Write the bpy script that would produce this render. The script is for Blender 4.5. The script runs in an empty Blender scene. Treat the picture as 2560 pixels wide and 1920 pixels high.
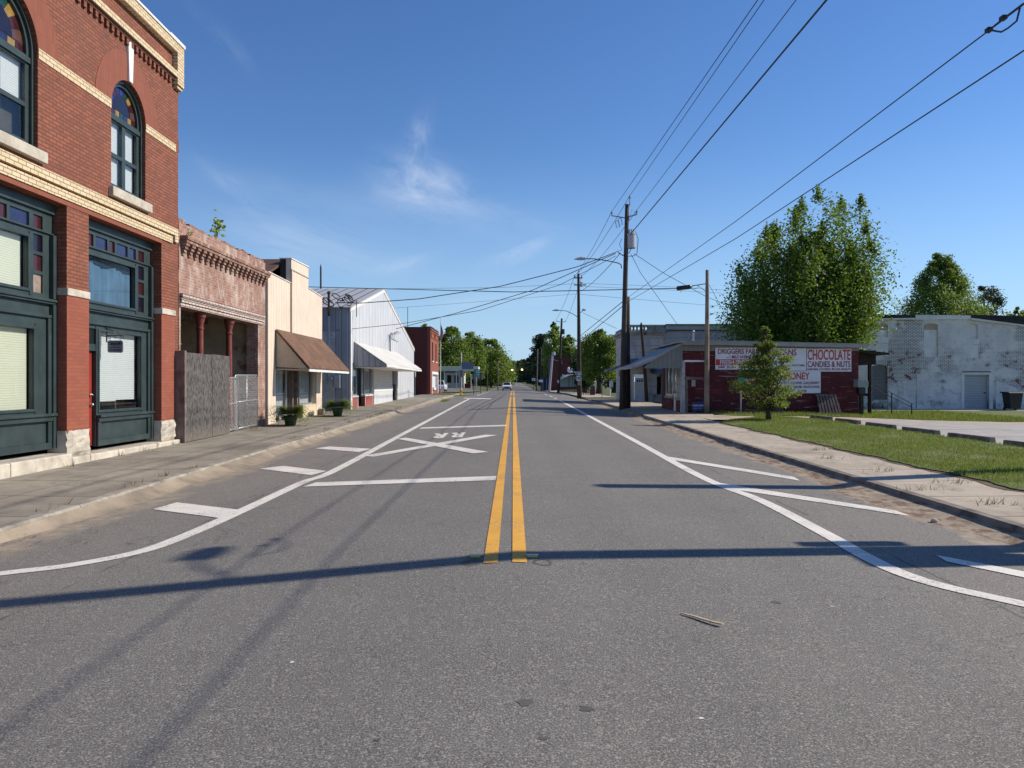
import bpy, math, random
import numpy as np
from mathutils import Vector
from mathutils.geometry import tessellate_polygon

# ------------------------------------------------------------------ camera, sky, sun, exposure
F, CX, CY, EYE = 1900.0, 1283.0, 957.0, 1.6          # lens of the photograph, in pixels of its 2560x1920 frame
sc = bpy.context.scene
cam = bpy.data.cameras.new('camera')
cam.sensor_width = 36.0; cam.lens = 36.0 * F / 2560.0
cam.shift_x = (1280 - CX) / 2560.0; cam.shift_y = (CY - 960) / 2560.0
cam.clip_start = 0.05; cam.clip_end = 5000
camo = bpy.data.objects.new('camera', cam); sc.collection.objects.link(camo)
camo.location = (0, 0, EYE); camo.rotation_euler = (math.pi / 2, 0, 0)
sc.camera = camo

SUN_EL = math.radians(35.0)
SX, SY = 0.975, 0.222                                  # horizontal direction towards the sun
SUN_AZ = math.atan2(SX, SY)                            # clockwise from +Y
world = bpy.data.worlds.new("World"); sc.world = world; world.use_nodes = True
wn = world.node_tree; wn.nodes.clear()
def wnode(t, **k):
    n = wn.nodes.new(t)
    for a, b in k.items(): setattr(n, a, b)
    return n
sky = wnode('ShaderNodeTexSky', sky_type='NISHITA', sun_disc=False)
sky.sun_elevation = SUN_EL; sky.sun_rotation = SUN_AZ
sky.altitude = 60; sky.air_density = 1.0; sky.dust_density = 0.0; sky.ozone_density = 3.4
bg = wnode('ShaderNodeBackground'); bg.inputs['Strength'].default_value = 0.116
wout = wnode('ShaderNodeOutputWorld')
wn.links.new(bg.outputs[0], wout.inputs[0])
tc = wnode('ShaderNodeTexCoord')
def wm(op, a, b=None, clamp=False):
    n = wnode('ShaderNodeMath', operation=op, use_clamp=clamp)
    for i, v in enumerate((a, b)):
        if v is None: continue
        if isinstance(v, (int, float)): n.inputs[i].default_value = v
        else: wn.links.new(v, n.inputs[i])
    return n.outputs[0]
sp = wnode('ShaderNodeSeparateXYZ'); wn.links.new(tc.outputs['Generated'], sp.inputs[0])
yy = wm('MAXIMUM', sp.outputs[1], 0.02)
cu, cv = wm('DIVIDE', sp.outputs[0], yy), wm('DIVIDE', sp.outputs[2], yy)
def cirrus(u0, v0, ru, rv, ang, scale, stretch, amt, seed):
    """a thin wisp of high cloud in the sky around direction (u0, 1, v0)"""
    c, s = math.cos(ang), math.sin(ang)
    du, dv = wm('SUBTRACT', cu, u0), wm('SUBTRACT', cv, v0)
    a = wm('ADD', wm('MULTIPLY', du, c), wm('MULTIPLY', dv, s))
    b = wm('ADD', wm('MULTIPLY', du, -s), wm('MULTIPLY', dv, c))
    cb = wnode('ShaderNodeCombineXYZ')
    wn.links.new(a, cb.inputs[0]); wn.links.new(wm('MULTIPLY', b, stretch), cb.inputs[1]); cb.inputs[2].default_value = seed
    nz = wnode('ShaderNodeTexNoise'); nz.inputs['Scale'].default_value = scale; nz.inputs['Detail'].default_value = 8
    nz.inputs['Roughness'].default_value = 0.62; nz.inputs['Distortion'].default_value = 0.6
    wn.links.new(cb.outputs[0], nz.inputs['Vector'])
    r2 = wm('ADD', wm('POWER', wm('DIVIDE', a, ru), 2.0), wm('POWER', wm('DIVIDE', b, rv), 2.0))
    m = wm('POWER', 2.718, wm('MULTIPLY', r2, -1.0))
    k = wm('MULTIPLY', wm('SUBTRACT', nz.outputs[0], 0.36), 2.6, True)
    return wm('MULTIPLY', wm('MULTIPLY', m, k), amt)
wisps = None
for a in ((-0.128, 0.258, 0.050, 0.030, -0.25, 16, 1.7, 0.50, 1), (-0.100, 0.262, 0.055, 0.024, -0.45, 18, 2.0, 0.38, 2), (-0.128, 0.318, 0.034, 0.013, 1.25, 20, 1.8, 0.42, 3),
          (-0.275, 0.190, 0.115, 0.034, -0.22, 6, 3.5, 0.36, 4), (-0.045, 0.225, 0.10, 0.016, -0.15, 8, 4.0, 0.20, 6),
          (0.006, 0.172, 0.040, 0.011, 0.42, 11, 3.0, 0.46, 7), (-0.143, 0.158, 0.035, 0.008, 0.30, 12, 3.5, 0.30, 8), (0.00, 0.110, 0.085, 0.012, 0.08, 8, 4.0, 0.26, 9),
          (-0.365, 0.255, 0.055, 0.012, -0.7, 9, 3.0, 0.20, 10), (-0.385, 0.455, 0.05, 0.010, -0.8, 9, 3.0, 0.16, 11), (-0.2, 0.235, 0.25, 0.02, -0.18, 4, 5.0, 0.12, 12),
          (0.14, 0.155, 0.05, 0.012, -0.3, 9, 3.0, 0.16, 13)):
    w = cirrus(*a); wisps = w if wisps is None else wm('ADD', wisps, w)
wisps = wm('MINIMUM', wm('MULTIPLY', wisps, 0.85), 0.8)
hs = wnode('ShaderNodeHueSaturation'); hs.inputs['Saturation'].default_value = 1.16; hs.inputs['Hue'].default_value = .510; wn.links.new(sky.outputs[0], hs.inputs['Color'])
mx = wnode('ShaderNodeMix', data_type='RGBA'); wn.links.new(wisps, mx.inputs['Factor'])
tint = wnode('ShaderNodeMix', data_type='RGBA', blend_type='MULTIPLY'); tint.inputs['Factor'].default_value = 1.0
wn.links.new(hs.outputs[0], tint.inputs['A']); tint.inputs['B'].default_value = (.86, .95, .98, 1)
low = wm('MULTIPLY', wm('SUBTRACT', 1.0, wm('DIVIDE', wm('MAXIMUM', sp.outputs[2], 0.0), 0.30), True), 0.9)
hz = wnode('ShaderNodeMix', data_type='RGBA'); wn.links.new(wm('POWER', low, 1.5), hz.inputs['Factor'])
wn.links.new(tint.outputs['Result'], hz.inputs['A']); hz.inputs['B'].default_value = (2.9, 4.3, 6.4, 1)
wn.links.new(hz.outputs['Result'], mx.inputs['A']); mx.inputs['B'].default_value = (6.4, 6.9, 7.6, 1)
wn.links.new(mx.outputs['Result'], bg.inputs[0])

sl = bpy.data.lights.new('sun', 'SUN'); sl.energy = 4.8; sl.angle = math.radians(0.5); sl.color = (1.0, 0.90, 0.76)
slo = bpy.data.objects.new('sun', sl); sc.collection.objects.link(slo)
sdir = Vector((SX * math.cos(SUN_EL), SY * math.cos(SUN_EL), math.sin(SUN_EL)))
slo.rotation_euler = sdir.to_track_quat('Z', 'Y').to_euler(); slo.location = (40, 10, 40)
sc.view_settings.view_transform = 'Standard'; sc.view_settings.look = 'None'
sc.view_settings.exposure = 0.25; sc.view_settings.gamma = 1
sc.render.engine = 'CYCLES'
sc.cycles.max_bounces = 6; sc.cycles.transparent_max_bounces = 12

# ------------------------------------------------------------------ ground shape
_K = [(-60, -.54, .009), (45, .405, .009), (75, .55, 0), (120, .30, -.006), (170, .05, -.002), (230, .2, .004), (350, .78, .005), (500, 1.5, .004), (900, 2.5, .002), (2500, 4, 0)]
def gz(y):
    """height of the street's centre line along the street"""
    if y <= _K[0][0]: return _K[0][1]
    for (a, za, ma), (b, zb, mb) in zip(_K, _K[1:]):
        if y <= b:
            h = b - a; t = (y - a) / h
            return (2*t**3-3*t**2+1)*za + (t**3-2*t**2+t)*h*ma + (-2*t**3+3*t**2)*zb + (t**3-t**2)*h*mb
    return _K[-1][1]
def sm(t): t = min(1, max(0, t)); return t*t*(3-2*t)
KERB = 5.65
def cross(x, y):
    a = abs(x)
    if a < KERB: z = -.04 * a
    elif a < 5.66: z = -.086
    else: z = -.086 + .02 * sm((a - KERB) / 3)
    if x > 11: z -= .33 * sm((x - 11) / 10) * sm((y - 16) / 22)
    if a > 7 and y > 125: z += .55 * sm((a - 7) / 4) * sm((y - 125) / 35)
    return z
def gh(x, y): return gz(y) + cross(x, y)
def G(px, py):
    """the point of the ground seen at a pixel of the photograph"""
    Y = 20.0
    lo, hi = 1.0, 75.0
    for _ in range(60):
        Y = (lo + hi) / 2
        X = (px - CX) / F * Y
        if EYE - (py - CY) / F * Y > gh(X, Y): lo = Y
        else: hi = Y
    return (X, Y)
def ZP(py, Y): return EYE + (CY - py) * Y / F
def XP(px, Y): return (px - CX) * Y / F

# ------------------------------------------------------------------ mesh helpers
COL = sc.collection
ORG = {}
class MB:
    def __init__(s): s.v, s.f, s.m = [], [], []
    def add(s, vs, fs, m=0):
        o = len(s.v); s.v += [tuple(p) for p in vs]; s.f += [tuple(i + o for i in f) for f in fs]; s.m += [m] * len(fs); return s
    def box(s, x0, x1, y0, y1, z0, z1, m=0):
        x0, x1 = sorted((x0, x1)); y0, y1 = sorted((y0, y1)); z0, z1 = sorted((z0, z1))
        return s.add([(x0,y0,z0),(x1,y0,z0),(x1,y1,z0),(x0,y1,z0),(x0,y0,z1),(x1,y0,z1),(x1,y1,z1),(x0,y1,z1)],
                     [(0,3,2,1),(4,5,6,7),(0,1,5,4),(1,2,6,5),(2,3,7,6),(3,0,4,7)], m)
    def poly(s, pts, m=0): return s.add(pts, [tuple(range(len(pts)))], m)
    def prism(s, pts, ax, a0, a1, m=0):
        """extrude a 2-D outline along an axis; for 'x' pts are (y,z), for 'y' (x,z), for 'z' (x,y)"""
        P = {'x': lambda p, a: (a, p[0], p[1]), 'y': lambda p, a: (p[0], a, p[1]), 'z': lambda p, a: (p[0], p[1], a)}[ax]
        n = len(pts); vs = [P(p, a0) for p in pts] + [P(p, a1) for p in pts]
        tri = tessellate_polygon([[Vector((p[0], p[1], 0)) for p in pts]])
        fs = [tuple(t) for t in tri] + [tuple(i + n for i in t) for t in tri] + [(i, (i+1) % n, (i+1) % n + n, i + n) for i in range(n)]
        return s.add(vs, fs, m)
    def wall(s, ax, c0, c1, outer, holes=(), m=0):
        """a slab with openings: outlines in the plane, extruded from c0 to c1"""
        P = {'x': lambda p, a: (a, p[0], p[1]), 'y': lambda p, a: (p[0], a, p[1])}[ax]
        loops = [outer] + list(holes); flat = [p for l in loops for p in l]; n = len(flat)
        tri = tessellate_polygon([[Vector((p[0], p[1], 0)) for p in l] for l in loops])
        fs = [tuple(t) for t in tri] + [tuple(i + n for i in t) for t in tri]
        o = 0
        for l in loops:
            k = len(l); fs += [(o+i, o+(i+1) % k, o+(i+1) % k+n, o+i+n) for i in range(k)]; o += k
        return s.add([P(p, c0) for p in flat] + [P(p, c1) for p in flat], fs, m)
    def tube(s, p, q, r0, r1=None, n=10, m=0, cap=True):
        return s.path([p, q], [r0, r0 if r1 is None else r1], n, m, cap)
    def path(s, pts, r, n=6, m=0, cap=True):
        pts = [Vector(p) for p in pts]; k = len(pts)
        rs = r if isinstance(r, (list, tuple)) else [r] * k
        vs = []; up = None
        for i, p in enumerate(pts):
            d = (pts[min(i+1, k-1)] - pts[max(i-1, 0)]).normalized()
            if up is None: up = Vector((0,0,1)) if abs(d.z) < .9 else Vector((1,0,0))
            u = (up - d * up.dot(d)).normalized(); w = d.cross(u); up = u
            for j in range(n):
                a = 2*math.pi*j/n; vs.append(p + (u*math.cos(a) + w*math.sin(a)) * rs[i])
        fs = [(i*n+j, i*n+(j+1) % n, (i+1)*n+(j+1) % n, (i+1)*n+j) for i in range(k-1) for j in range(n)]
        if cap: fs += [tuple(range(n-1, -1, -1)), tuple((k-1)*n+j for j in range(n))]
        return s.add(vs, fs, m)
    def lathe(s, cx, cy, prof, n=16, m=0):
        vs = [(cx + r*math.cos(2*math.pi*j/n), cy + r*math.sin(2*math.pi*j/n), z) for r, z in prof for j in range(n)]
        k = len(prof)
        fs = [(i*n+j, i*n+(j+1) % n, (i+1)*n+(j+1) % n, (i+1)*n+j) for i in range(k-1) for j in range(n)]
        fs += [tuple(range(n-1, -1, -1)), tuple((k-1)*n+j for j in range(n))]
        return s.add(vs, fs, m)
    def ball(s, c, r, sc3=(1,1,1), n=12, m=0):
        k = n // 2
        vs = [(c[0]+r*sc3[0]*math.sin(math.pi*i/k)*math.cos(2*math.pi*j/n), c[1]+r*sc3[1]*math.sin(math.pi*i/k)*math.sin(2*math.pi*j/n), c[2]+r*sc3[2]*math.cos(math.pi*i/k)) for i in range(k+1) for j in range(n)]
        return s.add(vs, [(i*n+j, (i+1)*n+j, (i+1)*n+(j+1) % n, i*n+(j+1) % n) for i in range(k) for j in range(n)], m)
    def disc(s, c, r, ax, t, n=20, m=0):
        pts = [(r*math.cos(2*math.pi*i/n), r*math.sin(2*math.pi*i/n)) for i in range(n)]
        if ax == 'y': return s.prism([(c[0]+a, c[2]+b) for a, b in pts], 'y', c[1], c[1]+t, m)
        if ax == 'x': return s.prism([(c[1]+a, c[2]+b) for a, b in pts], 'x', c[0], c[0]+t, m)
        return s.prism([(c[0]+a, c[1]+b) for a, b in pts], 'z', c[2], c[2]+t, m)
    def build(s, name, mats, parent=None, smooth=False, bevel=0, org=None, label=None):
        o0 = ORG[parent.name] if parent else (org or (0, 0, 0))
        me = bpy.data.meshes.new(name)
        me.from_pydata([(a-o0[0], b-o0[1], c-o0[2]) for a, b, c in s.v], [], s.f)
        for m in (mats if isinstance(mats, (list, tuple)) else [mats]): me.materials.append(m)
        if any(s.m): me.polygons.foreach_set('material_index', s.m)
        import bmesh
        bm = bmesh.new(); bm.from_mesh(me); bmesh.ops.recalc_face_normals(bm, faces=bm.faces); bm.to_mesh(me); bm.free()
        if smooth: me.polygons.foreach_set('use_smooth', [True] * len(me.polygons))
        o = bpy.data.objects.new(name, me); COL.objects.link(o)
        if parent: o.parent = parent
        else: o.location = o0
        ORG[o.name] = tuple(o0)
        if bevel:
            b = o.modifiers.new('bevel', 'BEVEL'); b.width = bevel; b.segments = 2; b.limit_method = 'ANGLE'
        if label: o['label'] = label
        return o
def split(mb, name, mats, parent):
    """each connected piece of a builder becomes a mesh of its own"""
    n = len(mb.v); up = list(range(n))
    def f(i):
        while up[i] != i: up[i] = up[up[i]]; i = up[i]
        return i
    for fc in mb.f:
        for j in fc[1:]: up[f(j)] = f(fc[0])
    G_ = {}
    for k, fc in enumerate(mb.f): G_.setdefault(f(fc[0]), []).append(k)
    for ks in G_.values():
        ix = {}; q = MB()
        for k in ks:
            q.f.append(tuple(ix.setdefault(i, len(ix)) for i in mb.f[k])); q.m.append(mb.m[k])
        q.v = [mb.v[i] for i in ix]; q.build(name, mats, parent)
def raw(name, V, FC, mat, parent=None, org=(0,0,0)):
    """a mesh from numpy arrays of vertices and equal-sized faces"""
    me = bpy.data.meshes.new(name); k = FC.shape[1]
    me.vertices.add(len(V)); me.vertices.foreach_set('co', V.astype(np.float32).ravel())
    me.loops.add(FC.size); me.loops.foreach_set('vertex_index', FC.astype(np.int32).ravel())
    me.polygons.add(len(FC)); me.polygons.foreach_set('loop_start', np.arange(0, FC.size, k, dtype=np.int32))
    me.update(); me.validate(); me.materials.append(mat)
    o = bpy.data.objects.new(name, me); COL.objects.link(o)
    if parent: o.parent = parent
    else: o.location = org
    return o
def tag(o, label, cat, group=None):
    o['label'] = label; o['category'] = cat
    if group: o['group'] = group
    return o
def root(name, label, cat, loc, group=None):
    o = bpy.data.objects.new(name, None); COL.objects.link(o); o.location = loc; ORG[o.name] = tuple(loc); o.empty_display_size = .2
    return tag(o, label, cat, group)
def struct(o): o['kind'] = 'structure'; return o
def stuff(o, label=None, cat=None):
    o['kind'] = 'stuff'
    if label: tag(o, label, cat)
    return o
def kids(o): return [c for c in bpy.data.objects if c.parent == o]
def dup(o, loc, label=None, rz=0, parent=None):
    c = o.copy(); COL.objects.link(c)
    if parent is None:
        c.location = loc; c.rotation_euler = (0, 0, rz)
        if label: c['label'] = label
    else: c.parent = parent
    for k in kids(o): dup(k, None, None, 0, c)
    return c
def text(body, loc, size, mat, parent, xs=1.0, rot=(math.pi/2, 0, 0), bold=0.0, align='CENTER', name='lettering', shear=0, ys=1.0, fit=None, lay=None):
    """lettering as a mesh; fit=(width, cap height) stretches it to a size, lay=f drapes it on the ground f(x, y)"""
    cu = bpy.data.curves.new(name, 'FONT'); cu.body = body; cu.size = size; cu.align_x = align; cu.align_y = 'CENTER'
    cu.extrude = 0 if lay else .003; cu.offset = bold; cu.shear = shear; cu.resolution_u = 4
    t = bpy.data.objects.new('t', cu); COL.objects.link(t)
    dg = bpy.context.evaluated_depsgraph_get(); dg.update(); me = bpy.data.meshes.new_from_object(t.evaluated_get(dg)); bpy.data.objects.remove(t)
    n = len(me.vertices); V = np.zeros(n*3); me.vertices.foreach_get('co', V); V = V.reshape(n, 3)
    if fit:
        lo, hi = V.min(0), V.max(0); V[:, 0] = (V[:, 0] - (lo[0]+hi[0])/2) * fit[0]/(hi[0]-lo[0]); V[:, 1] = (V[:, 1] - (lo[1]+hi[1])/2) * fit[1]/(hi[1]-lo[1])
    V[:, 0] *= xs; V[:, 1] *= ys
    me.materials.clear(); me.materials.append(mat)
    g = ORG[parent.name] if parent else (0, 0, 0)
    from mathutils import Euler
    R = np.array(Euler(rot).to_matrix()); V = V @ R.T + np.array(loc) - np.array(g)
    if lay: V[:, 2] = [lay(v[0] + g[0], v[1] + g[1]) - g[2] for v in V]
    me.vertices.foreach_set('co', V.ravel()); me.update(); me.name = name
    o = bpy.data.objects.new(name, me); COL.objects.link(o); o.parent = parent
    return o
def rect(a0, a1, b0, b1): return [(a0, b0), (a1, b0), (a1, b1), (a0, b1)]
def arch(c, r, z0, zs, n=20, ry=None):
    ry = ry or r
    return [(c-r, z0), (c+r, z0)] + [(c + r*math.cos(math.pi*i/n), zs + ry*math.sin(math.pi*i/n)) for i in range(n+1)]

# ------------------------------------------------------------------ materials
class NM:
    def __init__(s, name):
        s.m = bpy.data.materials.new(name); s.m.use_nodes = True; s.t = s.m.node_tree; s.n = s.t.nodes
        s.b = s.n['Principled BSDF']; s._pos = None; s._sep = None
    def nd(s, t, **k):
        x = s.n.new(t)
        for a, b in k.items(): setattr(x, a, b)
        return x
    def ln(s, a, b): s.t.links.new(a, b)
    def put(s, sock, v):
        if isinstance(v, bpy.types.NodeSocket): s.ln(v, sock)
        elif isinstance(v, (tuple, list)) and len(v) == 3 and sock.type == 'RGBA': sock.default_value = (*v, 1)
        else: sock.default_value = v
    def pos(s):
        if s._pos is None: s._pos = s.nd('ShaderNodeNewGeometry')
        return s._pos.outputs['Position']
    def xyz(s):
        if s._sep is None: s._sep = s.nd('ShaderNodeSeparateXYZ'); s.ln(s.pos(), s._sep.inputs[0])
        return s._sep.outputs
    def math(s, op, a, b=None, c=None, clamp=False):
        x = s.nd('ShaderNodeMath', operation=op, use_clamp=clamp)
        for i, v in enumerate((a, b, c)):
            if v is not None: s.put(x.inputs[i], v)
        return x.outputs[0]
    def comb(s, x, y, z=0.0):
        c = s.nd('ShaderNodeCombineXYZ'); s.put(c.inputs[0], x); s.put(c.inputs[1], y); s.put(c.inputs[2], z); return c.outputs[0]
    def scaled(s, v3):
        x = s.nd('ShaderNodeVectorMath', operation='MULTIPLY'); s.ln(s.pos(), x.inputs[0]); x.inputs[1].default_value = v3; return x.outputs[0]
    def noise(s, scale, detail=4, rough=.55, vec=None, dist=0, seed=0):
        x = s.nd('ShaderNodeTexNoise'); x.inputs['Scale'].default_value = scale; x.inputs['Detail'].default_value = detail
        x.inputs['Roughness'].default_value = rough; x.inputs['Distortion'].default_value = dist
        v = vec if vec is not None else s.pos()
        if seed:
            q = s.nd('ShaderNodeVectorMath', operation='ADD'); s.ln(v, q.inputs[0]); q.inputs[1].default_value = (seed*7.3, seed*3.1, seed*5.7); v = q.outputs[0]
        s.ln(v, x.inputs['Vector']); return x.outputs[0]
    def ramp(s, v, lo, hi, a=0.0, b=1.0):
        x = s.nd('ShaderNodeMapRange', interpolation_type='SMOOTHSTEP'); s.put(x.inputs[0], v)
        for i, q in enumerate((lo, hi, a, b)): s.put(x.inputs[i+1], q)
        return x.outputs[0]
    def mix(s, fac, a, b, mode='MIX'):
        x = s.nd('ShaderNodeMix', data_type='RGBA', blend_type=mode); s.put(x.inputs['Factor'], fac); s.put(x.inputs['A'], a); s.put(x.inputs['B'], b); return x.outputs['Result']
    def bump(s, h, strength=.3, dist=.01):
        x = s.nd('ShaderNodeBump'); x.inputs['Strength'].default_value = strength; x.inputs['Distance'].default_value = dist
        s.put(x.inputs['Height'], h); s.ln(x.outputs[0], s.b.inputs['Normal'])
    def done(s, col, rough=.8, metal=0.0, spec=None):
        s.put(s.b.inputs['Base Color'], col); s.put(s.b.inputs['Roughness'], rough); s.put(s.b.inputs['Metallic'], metal)
        if spec is not None: s.put(s.b.inputs['Specular IOR Level'], spec)
        return s.m
    def uv(s):
        """(along the wall, height) for walls that face x or y"""
        g = s._pos or s.nd('ShaderNodeNewGeometry'); s._pos = g
        q = s.nd('ShaderNodeSeparateXYZ'); s.ln(g.outputs['True Normal'], q.inputs[0])
        f = s.math('GREATER_THAN', s.math('ABSOLUTE', q.outputs[1]), .7)
        x, y, z = s.xyz()
        u = s.math('ADD', s.math('MULTIPLY', x, f), s.math('MULTIPLY', y, s.math('SUBTRACT', 1.0, f)))
        return u, z
    def overlays(s, col, ov):
        """patches of another colour: (colour, noise scale, lo, hi, strength, [stretch], [seed], [z limits])"""
        for i, o in enumerate(ov):
            c, k, lo, hi, st = o[:5]
            stretch = o[5] if len(o) > 5 and o[5] else (1, 1, 1)
            f = s.ramp(s.noise(k, 5, .6, s.scaled(stretch), seed=(o[6] if len(o) > 6 and o[6] else i+1)), lo, hi, 0, st)
            if len(o) > 7: f = s.math('MULTIPLY', f, s.ramp(s.xyz()[2], o[7][0], o[7][1]))
            col = s.mix(f, col, c)
        return col
def simple(name, col, rough=.7, var=.15, scale=6, metal=0.0, ov=(), bump=0, bscale=40, grain=.06, spec=None):
    s = NM(name)
    d = tuple(c*(1-var) for c in col); l = tuple(min(1, c*(1+var)) for c in col)
    c = s.mix(s.ramp(s.noise(scale, 5), .3, .7), d, l)
    if grain: c = s.mix(s.ramp(s.noise(scale*14, 3), .35, .65, 0, grain*3), c, tuple(q*.72 for q in col))
    c = s.overlays(c, ov)
    if bump: s.bump(s.noise(bscale, 4), bump, .01)
    return s.done(c, rough, metal, spec)
def brick(name, c1, c2, mortar, bw=.215, bh=.072, ms=.010, ov=(), bump=.5, tone=.25, rough=.85, bias=0.0):
    s = NM(name); u, z = s.uv()
    b = s.nd('ShaderNodeTexBrick'); s.ln(s.comb(u, z), b.inputs['Vector'])
    for k, v in (('Scale', 1.0), ('Mortar Size', ms), ('Mortar Smooth', .3), ('Bias', bias), ('Brick Width', bw), ('Row Height', bh)): b.inputs[k].default_value = v
    s.put(b.inputs['Color1'], c1); s.put(b.inputs['Color2'], c2); s.put(b.inputs['Mortar'], mortar)
    col = b.outputs[0]
    col = s.mix(s.ramp(s.noise(.9, 6, .65), .35, .7, 0, tone), col, tuple(q*.45 for q in c1))
    col = s.mix(s.ramp(s.noise(26, 2), .55, .75, 0, tone*.9), col, tuple(q*.4 for q in c1))
    col = s.overlays(col, ov)
    h = s.math('ADD', s.math('MULTIPLY', b.outputs['Fac'], -1.0), s.math('MULTIPLY', s.noise(60, 3), .35))
    s.bump(h, bump, .012)
    return s.done(col, rough)
def siding(name, col, pitch, groove=.05, depth=.5, dark=.55, rough=.5, horizontal=False, metal=0.0, ov=(), rib=False, var=.06, grooves=True):
    s = NM(name); u, z = s.uv(); w = z if horizontal else u
    t = s.math('FRACT', s.math('DIVIDE', w, pitch))
    edge = s.math('MINIMUM', t, s.math('SUBTRACT', 1.0, t))
    g = s.ramp(edge, groove*.35, groove)
    c = s.mix(s.ramp(s.noise(1.3, 5, .6), .3, .7), tuple(q*(1-var) for q in col), tuple(min(1, q*(1+var)) for q in col))
    if grooves: c = s.mix(g, tuple(q*dark for q in col), c)
    c = s.overlays(c, ov)
    s.bump(s.math('MULTIPLY', g, -1.0 if rib else 1.0), depth, .02)
    return s.done(c, rough, metal)

def road_mat(name='asphalt', parking=False):
    s = NM(name); x, y, z = s.xyz(); ax = s.math('ABSOLUTE', x)
    c = s.mix(s.ramp(s.noise(.5, 5, .6), .3, .7), (.140, .133, .120), (.170, .162, .147))
    c = s.mix(s.ramp(s.noise(5, 5, .7), .35, .7, 0, .45), c, (.125, .117, .107))
    # shadow streaks of the overhead cables, painted faintly into the left lane's colour
    e = s.math('MULTIPLY', s.math('POWER', 2.718, s.math('MULTIPLY', s.math('SUBTRACT', y, 3.5), -.42)), -1.25)
    for off, st in ((-1.15, .06), (-2.45, .05)):
        d = s.math('ABSOLUTE', s.math('SUBTRACT', x, s.math('ADD', e, s.math('ADD', off, s.math('MULTIPLY', s.noise(.6, 2), .12)))))
        f = s.math('MULTIPLY', s.ramp(d, .42, .0, 0, st), s.math('MULTIPLY', s.ramp(y, 45, 20), s.ramp(s.noise(1.1, 4, seed=int(-off*9)), .2, .62)))
        c = s.mix(f, c, (.052, .051, .052))
    for off in (1.0, 2.5):  # wheel paths in the right lane
        d = s.math('ABSOLUTE', s.math('SUBTRACT', x, off)); c = s.mix(s.ramp(d, .5, .1, 0, .16), c, (.07, .069, .068))
    # dusty parking strip, sand along the kerb, lighter worn corner on the right
    dust = s.ramp(s.math('ADD', ax, s.math('MULTIPLY', s.math('SUBTRACT', s.noise(1.6, 6, .65), .5), .9)), 3.3, 4.2, 0, .30)
    c = s.mix(dust, c, (.205, .175, .145))
    corner = s.math('MULTIPLY', s.ramp(s.math('SUBTRACT', x, s.math('MULTIPLY', y, .35)), .9, 2.4), s.ramp(s.noise(1.4, 5), .3, .75, .1, .55))
    c = s.mix(s.math('MULTIPLY', corner, s.ramp(y, 9, 6.5)), c, (.235, .20, .165))
    w = s.math('ADD', s.math('MULTIPLY', s.math('SUBTRACT', s.noise(.55, 6, .7, seed=4), .5), 1.9), s.math('MULTIPLY', s.math('SUBTRACT', s.noise(5, 4, .6, seed=5), .5), .25))
    sand = s.ramp(s.math('ADD', ax, w), 4.98, 5.22)
    sand = s.math('MULTIPLY', s.math('MULTIPLY', sand, s.ramp(y, 110, 70)), s.ramp(s.noise(3.5, 5, .7, seed=14), .35, .65, .25, .95))
    sc_ = s.mix(s.ramp(s.noise(3, 5), .3, .7), (.29, .235, .165), (.38, .315, .23))
    sc_ = s.mix(s.ramp(s.noise(11, 4, .7, seed=9), .58, .72, 0, .55), sc_, (.17, .12, .08))
    c = s.mix(sand, c, sc_)
    pine = s.math('MULTIPLY', s.ramp(s.math('ADD', x, s.math('MULTIPLY', s.noise(2.2, 5, .7), .5)), 5.55, 5.9), s.ramp(s.noise(7, 5, .7, s.scaled((1, .5, 1)), seed=3), .38, .6, 0, .8))
    c = s.mix(pine, c, (.13, .062, .030))
    # aggregate
    g = s.noise(104, 4, .78); v = s.nd('ShaderNodeTexVoronoi'); v.inputs['Scale'].default_value = 80; s.ln(s.pos(), v.inputs['Vector'])
    grain = s.math('MULTIPLY', s.math('SUBTRACT', 1.0, sand), .85)
    c = s.mix(s.math('MULTIPLY', s.ramp(g, .525, .63), grain), c, (.40, .375, .335))
    c = s.mix(s.math('MULTIPLY', s.ramp(g, .475, .38), grain), c, (.042, .039, .036))
    vs = s.nd('ShaderNodeSeparateColor'); s.ln(v.outputs['Color'], vs.inputs[0])
    c = s.mix(s.math('MULTIPLY', s.ramp(vs.outputs[0], .9, .97), s.math('MULTIPLY', grain, .55)), c, (.42, .39, .35))
    blot = s.noise(2.4, 4, .6, s.scaled((1, .55, 1)), seed=8)
    c = s.mix(s.ramp(blot, .71, .75, 0, .4), c, (.07, .066, .062))
    ck = s.noise(.42, 7, .62, seed=21, dist=.9)
    cf = s.math('MULTIPLY', s.ramp(s.math('ABSOLUTE', s.math('SUBTRACT', ck, .53)), .0032, .0008), s.ramp(ax, 2.2, 3.4, .12, .75))
    seam = s.math('MULTIPLY', s.ramp(s.math('ABSOLUTE', s.math('SUBTRACT', ax, s.math('ADD', 3.62, s.math('MULTIPLY', s.noise(1.3, 4), .14)))), .022, .006), s.ramp(s.noise(1.7, 4, seed=17), .42, .6, 0, .7))
    c = s.mix(s.math('MAXIMUM', cf, seam), c, (.045, .040, .034))
    s.bump(s.math('ADD', g, s.math('MULTIPLY', v.outputs['Distance'], -.6)), .55, .006)
    return s.done(c, .82, 0, .35)
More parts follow.
